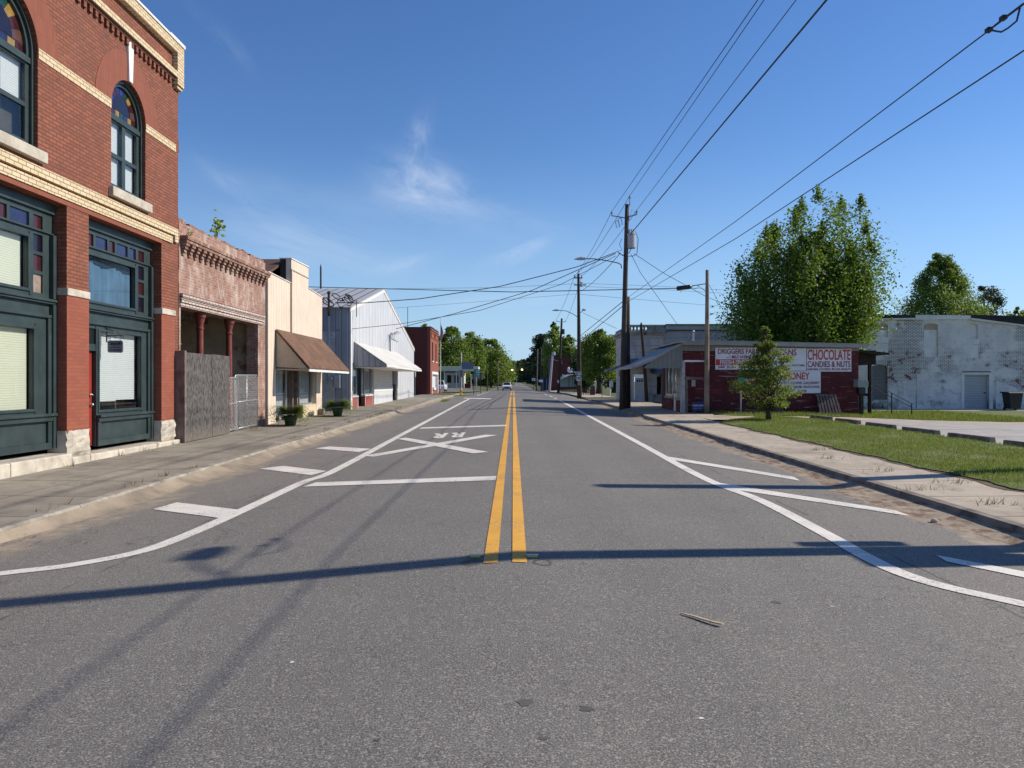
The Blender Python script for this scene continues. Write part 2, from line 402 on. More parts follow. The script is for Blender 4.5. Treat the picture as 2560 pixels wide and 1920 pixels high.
def concrete(name, a, b, dark, joint=1.5, jx=None, jl=None):
    s = NM(name); x, y, z = s.xyz()
    c = s.mix(s.ramp(s.noise(.8, 6, .65), .32, .68), a, b)
    c = s.mix(s.ramp(s.noise(2.3, 6, .7, s.scaled((1, .45, 1)), seed=2), .48, .72, 0, .65), c, dark)
    c = s.mix(s.ramp(s.noise(.35, 4, .6, seed=5), .5, .75, 0, .5), c, tuple(q*.6 for q in dark))
    c = s.mix(s.ramp(s.noise(70, 3, .7), .5, .7, 0, .35), c, tuple(q*.6 for q in a))
    t = s.math('FRACT', s.math('DIVIDE', s.math('ADD', y, s.math('MULTIPLY', s.math('SUBTRACT', s.noise(1.2, 3), .5), .05)), joint))
    e = s.math('MINIMUM', t, s.math('SUBTRACT', 1.0, t))
    jf = s.ramp(e, .018, .006, 0, .8)
    if jx:
        d = s.math('ABSOLUTE', s.math('SUBTRACT', x, jx)); jf = s.math('MAXIMUM', jf, s.ramp(d, .02, .006, 0, .75))
    c = s.mix(jf, c, (.06, .05, .035))
    cr = s.noise(.9, 6, .6, seed=7, dist=1.2)
    c = s.mix(s.ramp(s.math('ABSOLUTE', s.math('SUBTRACT', cr, .5)), .006, .001, 0, .6), c, (.07, .06, .045))
    s.bump(s.noise(45, 4), .35, .008)
    return s.done(c, .9)
def paint(name, col, wear=.4):
    s = NM(name)
    c = s.mix(s.ramp(s.noise(3, 5), .3, .7), tuple(q*.88 for q in col), col)
    c = s.mix(s.ramp(s.math('ADD', s.math('MULTIPLY', s.noise(34, 5, .75), .7), s.math('MULTIPLY', s.noise(2.2, 4, .6, seed=3), .3)), .53, .60, 0, wear), c, (.17, .155, .135))
    c = s.mix(s.ramp(s.noise(1.3, 5, .7, s.scaled((1, .3, 1))), .52, .72, 0, .28), c, tuple(q*.55 for q in col))
    c = s.mix(s.ramp(s.noise(110, 2), .5, .68, 0, .14), c, tuple(q*.45 for q in col))
    s.bump(s.noise(95, 3), .35, .005)
    return s.done(c, .75)
def leaf(name, a, b, trans=.4):
    s = NM(name); g = s._pos = s.nd('ShaderNodeNewGeometry')
    c = s.mix(g.outputs['Random Per Island'], a, b)
    c = s.mix(s.ramp(s.noise(.7, 3), .35, .7, 0, .45), c, tuple(q*1.5 for q in b))
    s.put(s.b.inputs['Base Color'], c); s.b.inputs['Roughness'].default_value = .55; s.b.inputs['Specular IOR Level'].default_value = .35
    tr = s.nd('ShaderNodeBsdfTranslucent'); s.put(tr.inputs[0], s.mix(.5, c, tuple(min(1, q*2.2) for q in (b[0], b[1], b[2]*.5))))
    mxs = s.nd('ShaderNodeMixShader'); mxs.inputs[0].default_value = trans
    s.ln(s.b.outputs[0], mxs.inputs[1]); s.ln(tr.outputs[0], mxs.inputs[2]); s.ln(mxs.outputs[0], s.n['Material Output'].inputs[0])
    return s.m
def glass(name, tint=(.95, .97, .97), refl=.12):
    s = NM(name); t = s.nd('ShaderNodeBsdfTransparent'); t.inputs[0].default_value = (*tint, 1)
    g = s.nd('ShaderNodeBsdfGlossy'); g.inputs['Roughness'].default_value = .03
    fr = s.nd('ShaderNodeFresnel'); fr.inputs[0].default_value = 1.5
    mxs = s.nd('ShaderNodeMixShader'); ge = s.nd('ShaderNodeNewGeometry'); s.put(mxs.inputs[0], s.math('MULTIPLY', s.math('ADD', fr.outputs[0], refl*.3), s.math('SUBTRACT', 1.0, ge.outputs['Backfacing'])))
    s.ln(t.outputs[0], mxs.inputs[1]); s.ln(g.outputs[0], mxs.inputs[2]); s.ln(mxs.outputs[0], s.n['Material Output'].inputs[0])
    s.b.inputs['Base Color'].default_value = (*tint, 1)
    return s.m
def blinds(name, col, pitch=.045, dark=.6):
    s = NM(name); x, y, z = s.xyz()
    t = s.math('FRACT', s.math('DIVIDE', s.math('ADD', z, s.math('MULTIPLY', s.math('SUBTRACT', s.noise(1.0, 2, .5, s.scaled((1, 1, .5))), .5), .05)), pitch))
    f = s.ramp(t, .62, .9)
    c = s.mix(f, col, tuple(q*dark for q in col)); c = s.mix(s.ramp(s.noise(1.7, 3), .3, .7, 0, .25), c, tuple(q*.8 for q in col))
    s.bump(t, .6, .02)
    return s.done(c, .6)

M = {}
M['asphalt'] = road_mat()
M['apron'] = simple('side_asphalt', (.135, .13, .125), .85, .18, .7, ov=[((.25, .21, .16), 1.1, .5, .8, .6)], bump=.4, bscale=90)
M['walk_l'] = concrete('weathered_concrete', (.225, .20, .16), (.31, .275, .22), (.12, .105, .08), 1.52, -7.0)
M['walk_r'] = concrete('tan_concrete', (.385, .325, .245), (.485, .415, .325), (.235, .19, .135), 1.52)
M['kerb'] = simple('kerb_concrete', (.30, .272, .225), .9, .25, 2.5, ov=[((.12, .10, .075), 3.5, .45, .7, .75)], bump=.5)
M['kerb_r'] = simple('stained_kerb_concrete', (.215, .18, .145), .9, .3, 2.5, ov=[((.05, .04, .03), 3.5, .42, .7, .8)], bump=.5)
M['lot'] = concrete('lot_concrete', (.34, .315, .29), (.42, .39, .36), (.25, .225, .20), 6)
M['sandy'] = simple('sandy_soil', (.40, .32, .225), .95, .25, 1.1, ov=[((.52, .43, .31), .8, .5, .7, .8), ((.20, .15, .09), 3, .58, .75, .6), ((.08, .11, .03), 1.7, .62, .72, .5)], bump=.5)
M['soil'] = simple('soil', (.12, .08, .048), 1, .35, 6, bump=.8)
M['turf'] = simple('turf', (.11, .145, .028), .95, .3, 2.2, ov=[((.20, .165, .075), 1.4, .50, .70, .75), ((.035, .06, .012), 5, .5, .7, .7)], bump=.9, bscale=70)
M['terrain'] = simple('rough_grass', (.075, .088, .026), 1, .35, .3, ov=[((.20, .16, .09), .12, .5, .7, .6), ((.035, .055, .014), 1.2, .5, .7, .7)], bump=.8, bscale=20)
M['white_line'] = paint('white_road_paint', (.74, .70, .63), .75)
M['yellow_line'] = paint('yellow_road_paint', (.74, .38, .045), .6)
M['tyre'] = simple('tyre_rubber_mark', (.092, .087, .083), .85, .25, 8)
M['red_brick'] = brick('red_brick', (.29, .092, .045), (.195, .058, .032), (.125, .052, .036), ms=.012, bias=-.1, bump=.9, ov=[((.40, .15, .085), 1.1, .55, .75, .35), ((.09, .04, .03), 2.8, .58, .72, .55), ((.13, .06, .045), 1.3, .50, .72, .45, (2.5, 2.5, .22), 5)])
M['smooth_brick'] = brick('smooth_red_brick', (.29, .084, .044), (.245, .066, .038), (.19, .06, .04), .215, .072, .006, tone=.15, bump=.25, ov=[((.44, .20, .13), 1.6, .62, .78, .5, None, 3)])
M['voussoir'] = brick('gauged_brick', (.25, .076, .042), (.21, .064, .037), (.15, .045, .03), .06, .30, .004, tone=.12, bump=.2)
M['yellow_brick'] = brick('yellow_brick', (.58, .465, .28), (.66, .55, .37), (.20, .145, .10), .215, .078, .009, tone=.18, ov=[((.30, .20, .11), 2.2, .58, .8, .5)])
M['limestone'] = simple('limestone', (.50, .455, .375), .85, .2, 3, ov=[((.22, .18, .13), 3, .52, .75, .6), ((.62, .47, .32), 2, .6, .75, .5)], bump=.7, bscale=22)
M['sill'] = simple('stone_sill', (.46, .42, .35), .85, .15, 5, ov=[((.2, .17, .14), 5, .5, .8, .6)], bump=.3)
M['green_wood'] = simple('dark_green_paint', (.030, .048, .048), .42, .2, 3, ov=[((.075, .105, .10), 7, .6, .75, .5, (1, 1, .25)), ((.018, .030, .03), 3, .55, .8, .5)], bump=.12, bscale=30)
M['black_green'] = simple('black_green_paint', (.012, .020, .020), .4, .2, 3)
M['red_door'] = simple('red_door_paint', (.27, .032, .022), .4, .12, 3)
M['steel'] = simple('bright_steel', (.55, .55, .54), .3, .08, 9, .9)
M['glass'] = glass('window_glass')
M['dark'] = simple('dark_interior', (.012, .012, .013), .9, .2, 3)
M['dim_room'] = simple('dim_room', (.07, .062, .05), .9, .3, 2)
M['blind_cream'] = blinds('cream_blind', (.80, .80, .62), .042, .72)
M['blind_white'] = blinds('white_blind', (.80, .82, .82), .042, .62)
M['curtain'] = simple('blue_curtain', (.045, .115, .20), .8, .25, 2, ov=[((.10, .20, .30), 4, .5, .7, .5, (1, 3, .3))])
for k, c in dict(pane_blue=(.022, .026, .085), pane_red=(.06, .014, .016), pane_dark=(.014, .010, .022), pane_green=(.016, .055, .045), pane_amber=(.32, .20, .05), pane_brown=(.12, .055, .04), pane_beige=(.33, .25, .20), pane_royal=(.03, .035, .22)).items():
    s_ = NM('stained_' + k); M[k] = s_.done(s_.mix(s_.ramp(s_.noise(9, 3), .3, .7), tuple(q*.7 for q in c), c), .12, 0, .6)
M['old_brick'] = brick('whitewashed_old_brick', (.275, .10, .062), (.37, .215, .16), (.34, .27, .225), .215, .074, .013, bump=.9, tone=.35,
                       ov=[((.60, .52, .46), 3.6, .48, .68, .5, (1, 1, .6)), ((.60, .52, .45), .9, .50, .7, .45), ((.33, .11, .05), 1.6, .62, .68, .55, None, 11), ((.05, .035, .03), 3.2, .58, .75, .5)])
M['old_corbel'] = brick('old_corbel_brick', (.30, .115, .07), (.22, .10, .07), (.26, .20, .16), .215, .074, .012, bump=.9, tone=.35, ov=[((.50, .42, .35), 5, .48, .66, .6), ((.06, .045, .04), 2.6, .55, .75, .55)])
M['white_brick'] = brick('whitewashed_lintel_brick', (.60, .53, .48), (.50, .40, .35), (.12, .07, .055), .215, .074, .014, bump=.9, tone=.25, ov=[((.22, .10, .07), 4, .56, .7, .6)])
M['plaster'] = simple('peeling_plaster', (.42, .37, .27), .9, .2, 1.5, ov=[((.22, .11, .06), 1.1, .56, .62, .8), ((.10, .085, .06), .8, .5, .75, .6), ((.60, .55, .45), 2.5, .6, .7, .5)], bump=.4)
M['iron_red'] = simple('oxide_red_iron', (.17, .032, .022), .55, .25, 5, ov=[((.07, .02, .015), 5, .55, .75, .6)])
M['osb'] = NM('weathered_chipboard')
def _osb(s):
    v = s.nd('ShaderNodeTexVoronoi'); v.inputs['Scale'].default_value = 14; q = s.scaled((1, 1.7, .75)); s.ln(q, v.inputs['Vector']); v.inputs['Randomness'].default_value = 1
    w = s.nd('ShaderNodeSeparateColor'); s.ln(v.outputs['Color'], w.inputs[0])
    c = s.mix(w.outputs[0], (.024, .021, .020), (.135, .122, .114))
    c = s.mix(s.ramp(s.noise(22, 4, .7, s.scaled((1, 2.5, .6))), .4, .7, 0, .6), c, (.07, .068, .07))
    c = s.mix(s.ramp(s.xyz()[2], .55, .15, 0, .4), c, (.20, .17, .13))
    s.bump(w.outputs[1], .5, .01); return s.done(c, .9)
M['osb'] = _osb(M['osb'])
M['grey_wood'] = simple('grey_weathered_wood', (.16, .125, .11), .9, .3, 5, ov=[((.06, .045, .04), 8, .5, .7, .6, (1, 1, .15))], bump=.4)
M['galv'] = simple('galvanised_steel', (.42, .43, .44), .45, .12, 9, .7)
M['cream'] = siding('cream_siding', (.69, .575, .455), .30, .07, .5, .60, .55, ov=[((.55, .44, .30), .7, .55, .8, .3), ((.74, .63, .50), 1.1, .6, .8, .3)])
M['cream_plain'] = simple('cream_trim', (.70, .58, .41), .6, .06, 3)
M['tan_gable'] = simple('tan_plywood', (.42, .345, .255), .7, .12, 2, ov=[((.22, .17, .12), 6, .6, .8, .5, (1, 1, .3))])
M['rust_roof'] = siding('rusty_roof', (.12, .065, .04), .16, .2, .9, .5, .8, ov=[((.06, .04, .03), 1.5, .5, .75, .7)])
def _shingle(name, a, b):
    s = NM(name); x, y, z = s.xyz(); t = s.nd('ShaderNodeTexBrick'); s.ln(s.comb(y, s.math('MULTIPLY', z, 1.25)), t.inputs['Vector'])
    for k, v in (('Scale', 1.0), ('Mortar Size', .006), ('Brick Width', .3), ('Row Height', .14)): t.inputs[k].default_value = v
    s.put(t.inputs['Color1'], a); s.put(t.inputs['Color2'], b); s.put(t.inputs['Mortar'], tuple(q*.5 for q in a))
    c = s.mix(s.ramp(s.noise(1.4, 5, .6), .4, .7, 0, .5), t.outputs[0], tuple(q*1.6 for q in b)); c = s.mix(s.ramp(s.noise(60, 3), .45, .65, 0, .5), c, tuple(q*.5 for q in a))
    s.bump(s.noise(60, 3), .5, .01); return s.done(c, .95)
M['shingle'] = _shingle('brown_shingle', (.115, .062, .038), (.155, .085, .052))
M['metal_wall'] = siding('ribbed_metal_wall', (.52, .535, .56), .91, .055, .9, .55, .42, ov=[((.45, .47, .50), 1.1, .55, .8, .35)])
M['metal_side'] = siding('ribbed_metal_side', (.33, .33, .34), .305, .10, .8, .60, .45, ov=[((.24, .25, .27), 1.1, .55, .8, .35)])  # darker copy of the front metal, the side's shade put into its colour
def _roof(name, col, pitch):
    s = NM(name); x, y, z = s.xyz(); t = s.math('FRACT', s.math('DIVIDE', x, pitch)); e = s.math('MINIMUM', t, s.math('SUBTRACT', 1.0, t)); g = s.ramp(e, .05, .16)
    c = s.mix(g, tuple(q*.42 for q in col), col); c = s.mix(s.ramp(s.noise(.9, 5), .4, .75, 0, .35), c, tuple(q*.7 for q in col)); s.bump(g, .9, .03)
    return s.done(c, .45, .2)
M['metal_roof'] = _roof('ribbed_metal_roof', (.52, .51, .48), .61)
M['awning_metal'] = simple('painted_awning_metal', (.60, .585, .53), .5, .1, 1.2, ov=[((.42, .40, .35), 1.3, .5, .8, .5)])
M['white_trim'] = simple('white_trim', (.74, .73, .70), .5, .07, 4, ov=[((.4, .36, .3), 6, .6, .8, .4)])
M['white_block'] = brick('white_painted_block', (.70, .69, .66), (.74, .73, .70), (.52, .51, .50), .4, .1, .008, bump=.4, tone=.08)
M['blue_block'] = simple('pale_painted_block', (.52, .55, .58), .7, .08, 2)
M['peel_white'] = simple('peeling_white_boards', (.50, .50, .48), .8, .15, 2, ov=[((.13, .11, .09), 5, .60, .68, .8, (1, 1, 2.5)), ((.30, .28, .25), 2, .5, .75, .5)], bump=.4)
M['red_panel'] = brick('red_panel_brick', (.30, .05, .04), (.26, .045, .036), (.40, .22, .2), .2, .07, .006, bump=.3, tone=.1)
M['dark_brick'] = brick('dark_red_brick', (.155, .030, .022), (.12, .024, .018), (.075, .026, .02), .215, .072, .008, tone=.3)
M['front_brick'] = brick('orange_red_brick', (.29, .075, .04), (.24, .06, .035), (.2, .09, .06), .215, .072, .008, tone=.2)
M['maroon_brick'] = brick('maroon_painted_brick', (.165, .020, .024), (.115, .015, .019), (.07, .012, .014), .215, .074, .012, bump=1.0, tone=.3,
                          ov=[((.42, .34, .33), 5.5, .63, .69, .6, (.5, 1, 2.6)), ((.26, .045, .05), 1.4, .52, .72, .6), ((.05, .012, .012), 1.1, .5, .75, .6), ((.40, .33, .32), 2.1, .62, .68, .65, (.35, 1, 4))])
M['grey_fascia'] = simple('grey_fascia_paint', (.30, .295, .27), .6, .1, 2, ov=[((.15, .14, .12), 5, .58, .8, .5)])
M['grey_siding'] = siding('grey_green_siding', (.205, .215, .20), .20, .06, .5, .6, .6)
M['grey_roof'] = simple('grey_blue_roofing', (.20, .225, .25), .6, .12, 2)
M['sign_white'] = simple('vinyl_white', (.72, .74, .77), .45, .06, 1.3, ov=[((.55, .56, .58), 1.2, .55, .75, .4)])
M['sign_red'] = simple('vinyl_red', (.52, .030, .035), .5, .08, 2)
M['sign_maroon'] = simple('vinyl_maroon', (.27, .025, .055), .5, .12, 2)
M['sign_green'] = simple('sign_green', (.02, .26, .15), .45, .08, 4)
M['sign_blue'] = simple('sign_blue', (.03, .06, .20), .5, .1, 4)
M['sign_back'] = simple('bare_aluminium', (.36, .31, .26), .55, .08, 6, .3)
M['sign_grey'] = simple('sign_grey', (.20, .22, .27), .5, .08, 5)
M['black'] = simple('black_paint', (.014, .014, .016), .5, .2, 6)
M['marble'] = brick('grey_marble_block', (.46, .45, .45), (.56, .55, .54), (.20, .19, .18), .9, .45, .012, bump=.4, tone=.25, ov=[((.22, .22, .23), 2, .5, .7, .55, (1, 1, .6)), ((.65, .64, .62), 1.2, .6, .75, .5)])
M['stone_trim'] = simple('stained_stone', (.38, .365, .34), .85, .2, 2, ov=[((.035, .03, .028), 2.2, .46, .66, .8, (1.2, 1.2, .5))], bump=.4)
M['lap'] = siding('lap_boards', (.42, .425, .42), .38, .05, .5, .5, .7, True, ov=[((.25, .25, .26), .8, .5, .75, .6)])
M['blue_door'] = simple('flaking_door_paint', (.56, .60, .63), .7, .12, 3, ov=[((.15, .15, .16), 8, .62, .7, .8, (1, 1, .35))])
M['blue_awning'] = simple('blue_grey_awning', (.12, .15, .20), .6, .15, 3)
M['ware_brick'] = NM('peeling_white_brick')
def _ware(s):
    u, z = s.uv(); b = s.nd('ShaderNodeTexBrick'); s.ln(s.comb(u, z), b.inputs['Vector'])
    for k, v in (('Scale', 1.0), ('Mortar Size', .014), ('Mortar Smooth', .2), ('Brick Width', .23), ('Row Height', .08)): b.inputs[k].default_value = v
    f = b.outputs['Fac']
    white = s.mix(s.ramp(s.noise(.9, 6, .6), .3, .7), (.70, .655, .595), (.86, .81, .735))
    white = s.mix(s.ramp(s.noise(3, 5, .65, seed=3), .5, .72, 0, .5), white, (.45, .42, .41))
    bare = s.mix(s.ramp(s.noise(4, 4), .4, .6), (.14, .055, .04), (.24, .11, .085))
    xw = s.xyz()[0]
    bmp = s.math('POWER', 2.718, s.math('MULTIPLY', s.math('POWER', s.math('DIVIDE', s.math('SUBTRACT', xw, 23.7), 1.25), 2.0), -1.0))
    zi = s.math('ADD', s.noise(.42, 5, .62, seed=6), s.math('ADD', s.math('MULTIPLY', bmp, .20), s.ramp(xw, 29.6, 31.0, -.03, .12)))
    zone = s.ramp(zi, .50, .60)
    white = s.mix(s.math('MULTIPLY', f, s.math('ADD', .16, s.math('MULTIPLY', zone, .84))), white, (.025, .02, .022))
    k = s.ramp(s.noise(1.7, 6, .75, s.scaled((1, 1, 1.3)), seed=8), .54, .60)
    c = s.mix(s.math('MULTIPLY', s.math('MULTIPLY', k, zone), s.ramp(z, 4.2, 3.0, .25, 1.0)), white, bare)
    low = s.math('MULTIPLY', s.ramp(z, 1.1, .1), s.ramp(s.noise(1.0, 6, .7, seed=12), .46, .62))
    c = s.mix(s.math('MULTIPLY', low, .85), c, (.06, .05, .05))
    s.bump(s.math('ADD', s.math('MULTIPLY', f, -1.0), s.math('MULTIPLY', s.noise(30, 3), .4)), .7, .012)
    return s.done(c, .9)
M['ware_brick'] = _ware(M['ware_brick'])
M['ware_plain'] = simple('flaking_whitewash', (.78, .74, .69), .9, .1, 1.5, ov=[((.40, .38, .37), 2, .55, .75, .5)], bump=.3)
M['ware_infill'] = brick('grey_block_infill', (.17, .165, .155), (.20, .195, .185), (.12, .115, .11), .4, .2, .012, bump=.4, tone=.2)
M['roll_door'] = siding('roll_door_metal', (.50, .51, .51), .105, .22, .9, .62, .45, True)
M['tar'] = simple('tar_roof', (.03, .028, .027), .9, .4, 3)
M['pole'] = simple('utility_pole_wood', (.075, .058, .044), .9, .3, 2, ov=[((.032, .026, .022), 9, .48, .7, .7, (1, 1, .08)), ((.14, .105, .075), 5, .6, .75, .5, (1, 1, .1))], bump=.5)
M['pole_pale'] = simple('bleached_pole_wood', (.245, .185, .135), .9, .25, 2, ov=[((.10, .075, .055), 9, .5, .7, .7, (1, 1, .08))], bump=.5)
M['pole_dark'] = simple('creosote_pole_wood', (.045, .028, .02), .9, .3, 2, ov=[((.10, .055, .035), 7, .55, .72, .6, (1, 1, .1))], bump=.5)
M['wire'] = simple('wire_black', (.016, .016, .02), .6, .1, 5, grain=0)
M['porcelain'] = simple('insulator_grey', (.35, .36, .37), .3, .1, 8)
M['can'] = simple('transformer_grey', (.42, .43, .43), .45, .06, 6)
M['box_green'] = simple('box_grey_green', (.24, .29, .26), .5, .1, 5)
M['fern'] = leaf('fern_leaf', (.085, .14, .028), (.21, .26, .065), .38)
M['pot'] = simple('green_pot', (.02, .05, .035), .6, .2, 5)
M['leaf_maple'] = leaf('maple_leaf', (.022, .054, .008), (.135, .205, .024), .38)
M['leaf_cypress'] = leaf('cypress_needles', (.055, .092, .018), (.165, .205, .050), .40)
M['leaf_oak'] = leaf('oak_leaf', (.055, .10, .016), (.15, .21, .042), .42)
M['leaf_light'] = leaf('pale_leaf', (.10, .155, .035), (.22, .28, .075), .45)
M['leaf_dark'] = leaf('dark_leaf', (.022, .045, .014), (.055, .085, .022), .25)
M['leaf_pine'] = leaf('pine_needles', (.018, .036, .018), (.045, .070, .030), .15)
M['grass'] = leaf('grass_blade', (.085, .125, .016), (.20, .245, .042), .45)
def _grass(s):
    g = s._pos = s.nd('ShaderNodeNewGeometry')
    c = s.mix(g.outputs['Random Per Island'], (.135, .19, .022), (.27, .33, .055))
    c = s.mix(s.ramp(s.noise(.8, 5, .65), .48, .70, 0, .38), c, (.23, .20, .08))
    c = s.mix(s.ramp(s.noise(2.6, 4, .6, seed=3), .52, .7, 0, .25), c, (.06, .11, .02))
    c = s.mix(s.math('GREATER_THAN', s.math('FRACT', s.math('MULTIPLY', g.outputs['Random Per Island'], 17.0)), .95), c, (.30, .25, .13))
    tr = s.nd('ShaderNodeBsdfTranslucent'); s.put(tr.inputs[0], c); mxs = s.nd('ShaderNodeMixShader'); mxs.inputs[0].default_value = .4
    s.done(c, .6, 0, .3); s.ln(s.b.outputs[0], mxs.inputs[1]); s.ln(tr.outputs[0], mxs.inputs[2]); s.ln(mxs.outputs[0], s.n['Material Output'].inputs[0]); return s.m
M['grass'] = _grass(NM('mown_grass_blade'))
M['weed'] = leaf('weed_blade', (.08, .09, .03), (.22, .17, .09), .3)
M['bark'] = simple('bark', (.085, .065, .05), .95, .3, 6, ov=[((.035, .027, .02), 9, .5, .7, .6, (1, 1, .2))], bump=.8)
M['car_white'] = simple('white_car_paint', (.80, .80, .80), .22, .02, 2, grain=0, spec=.6)
M['car_glass'] = simple('car_glass', (.015, .018, .022), .06, .1, 3, grain=0, spec=.8)
M['rubber'] = simple('tyre_rubber', (.02, .02, .02), .85, .1, 5)
M['lens'] = simple('lamp_lens', (.65, .65, .62), .15, .05, 5)
M['canopy'] = simple('cream_canopy', (.70, .64, .52), .5, .06, 1)
M['teal'] = siding('teal_boards', (.21, .30, .32), .15, .06, .4, .7, .6)
M['wood_new'] = simple('split_wood', (.52, .38, .25), .8, .2, 6, ov=[((.3, .2, .12), 20, .5, .7, .6)])
M['orange'] = simple('cone_orange', (.65, .12, .03), .5, .08, 4)
M['hydrant'] = simple('hydrant_yellow', (.62, .45, .08), .5, .1, 5)
M['navy'] = simple('navy_panels', (.025, .035, .09), .6, .15, 2)
M['flag_red'] = simple('flag_red', (.40, .035, .04), .8, .05, 4); M['flag_white'] = simple('flag_white', (.7, .7, .7), .8, .05, 4); M['flag_blue'] = simple('flag_blue', (.03, .04, .15), .8, .05, 4)
def emit(name, col, st):
    s = NM(name); s.b.inputs['Emission Color'].default_value = (*col, 1); s.b.inputs['Emission Strength'].default_value = st; return s.done(tuple(q*.5 for q in col), .3)
M['amber'] = emit('amber_lamp', (1.0, .72, .30), 2.6)

# ------------------------------------------------------------------ ground, road, pavements
def ribbon(name, ys, xl, xr, nx, mat, dz=0.0, zf=None, thick=0.0):
    """a sheet that follows the ground between two edges given along the street"""
    mb = MB(); zf = zf or gh
    rows = []
    for y in ys:
        a, b = (xl(y) if callable(xl) else xl), (xr(y) if callable(xr) else xr)
        rows.append([(a + (b-a)*i/nx, y) for i in range(nx+1)])
    vs = [(x, y, zf(x, y) + dz) for r in rows for x, y in r]; n = nx + 1
    mb.add(vs, [(i*n+j, i*n+j+1, (i+1)*n+j+1, (i+1)*n+j) for i in range(len(rows)-1) for j in range(nx)])
    if thick:                                                     # closed edge all round
        k = len(rows); e = [j for j in range(n)] + [i*n+n-1 for i in range(1, k)] + [(k-1)*n+j for j in range(n-2, -1, -1)] + [i*n for i in range(k-2, 0, -1)]
        low = [(vs[i][0], vs[i][1], vs[i][2]-thick) for i in e]; m = len(e)
        mb.add([vs[i] for i in e] + low, [(i, (i+1) % m, (i+1) % m + m, i+m) for i in range(m)])
    o = mb.build(name, mat, smooth=False); return struct(o)
def span(a, b, st): n = max(1, int(round((b-a)/st))); return [a + (b-a)*i/n for i in range(n+1)]
xs = [-900, -500, -250, -150, -90, -60, -40, -30, -24, -18, -14, -11, -9, -8.4, -7, -5.66, -5.64, -3, 0, 3, 5.64, 5.66, 7.5, 9, 11, 12, 14, 16, 18, 20, 22, 26, 30, 40, 60, 90, 150, 250, 500, 900]
ysg = span(-60, 0, 10) + span(2, 100, 2)[0:] + span(104, 240, 4) + span(260, 900, 20) + [1200, 1600, 2200]
mb = MB(); n = len(xs)
mb.add([(x, y, gh(x, y) - (.07 if abs(x) < 60 and y < 130 else .05)) for y in ysg for x in xs], [(i*n+j, i*n+j+1, (i+1)*n+j+1, (i+1)*n+j) for i in range(len(ysg)-1) for j in range(n-1)])
struct(mb.build('ground', M['terrain']))

ROADY = span(1.0, 100, 1.0) + span(104, 240, 4) + span(250, 900, 12)
def wd(y): return KERB - .02 if y < 100 else KERB - .02 + .35 * sm((y-100)/60)
mb = MB(); nx = 16
def rz(x, y): return gz(y) - .04*min(abs(x), KERB)
mb.add([(-wd(y) + 2*wd(y)*i/nx, y, rz(-wd(y) + 2*wd(y)*i/nx, y)) for y in ROADY for i in range(nx+1)], [(i*(nx+1)+j, i*(nx+1)+j+1, (i+1)*(nx+1)+j+1, (i+1)*(nx+1)+j) for i in range(len(ROADY)-1) for j in range(nx)])
struct(mb.build('road', M['asphalt'], smooth=True))
ribbon('crossing_apron', span(-50, 1.0, 1.5), -34, 34, 30, M['apron'], 0, lambda x, y: gz(y) - .04*min(abs(x), KERB))
# side streets
ribbon('side_street', span(55.6, 60.4, .8), KERB - .02, 60, 12, M['apron'], -.02, lambda x, y: gz(y) - .226 + .10*sm((x-KERB)/3) - .003*max(0, x-8))
ribbon('side_street', span(84.5, 96, 2), -60, -KERB + .02, 14, M['apron'], .0, lambda x, y: gz(y) - .226 + .12*sm((-x-KERB)/3))
ribbon('forecourt', span(97, 150, 3), -40, -KERB - .2, 10, M['apron'], .03)
# pavements, each a real step up from the road
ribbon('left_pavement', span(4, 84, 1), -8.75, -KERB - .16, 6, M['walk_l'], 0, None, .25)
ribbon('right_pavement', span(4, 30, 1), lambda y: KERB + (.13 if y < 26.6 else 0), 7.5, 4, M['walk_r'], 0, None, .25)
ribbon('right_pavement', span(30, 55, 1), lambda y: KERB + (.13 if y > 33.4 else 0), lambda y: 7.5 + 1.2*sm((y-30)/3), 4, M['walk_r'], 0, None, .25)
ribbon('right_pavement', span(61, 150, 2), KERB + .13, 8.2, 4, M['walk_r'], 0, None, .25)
def kerb(name, side, y0, y1, mat):
    mb = MB()
    for a in span(y0, y1, 3.0)[:-1]:
        b = a + (y1-y0)/round((y1-y0)/3.0) - .012
        x0, x1 = side*(KERB-.01), side*(KERB+.15)
        vs = []
        for y in (a, b):
            z = gz(y) - .086
            for x, zz in ((x0, z-.25), (x0, z-.025), (x0+side*.025, z+.004), (x1, z+.004), (x1, z-.25)): vs.append((x, y, zz))
        mb.add(vs, [(0,1,2,3,4), (5,6,7,8,9), (0,1,6,5), (1,2,7,6), (2,3,8,7), (3,4,9,8)])
    return struct(mb.build(name, mat))
kerb('left_kerb', -1, 4, 84, M['kerb']); kerb('right_kerb', 1, 4, 26.5, M['kerb_r']); kerb('right_kerb', 1, 33.5, 55, M['kerb_r']); kerb('right_kerb', 1, 61, 148, M['kerb_r'])
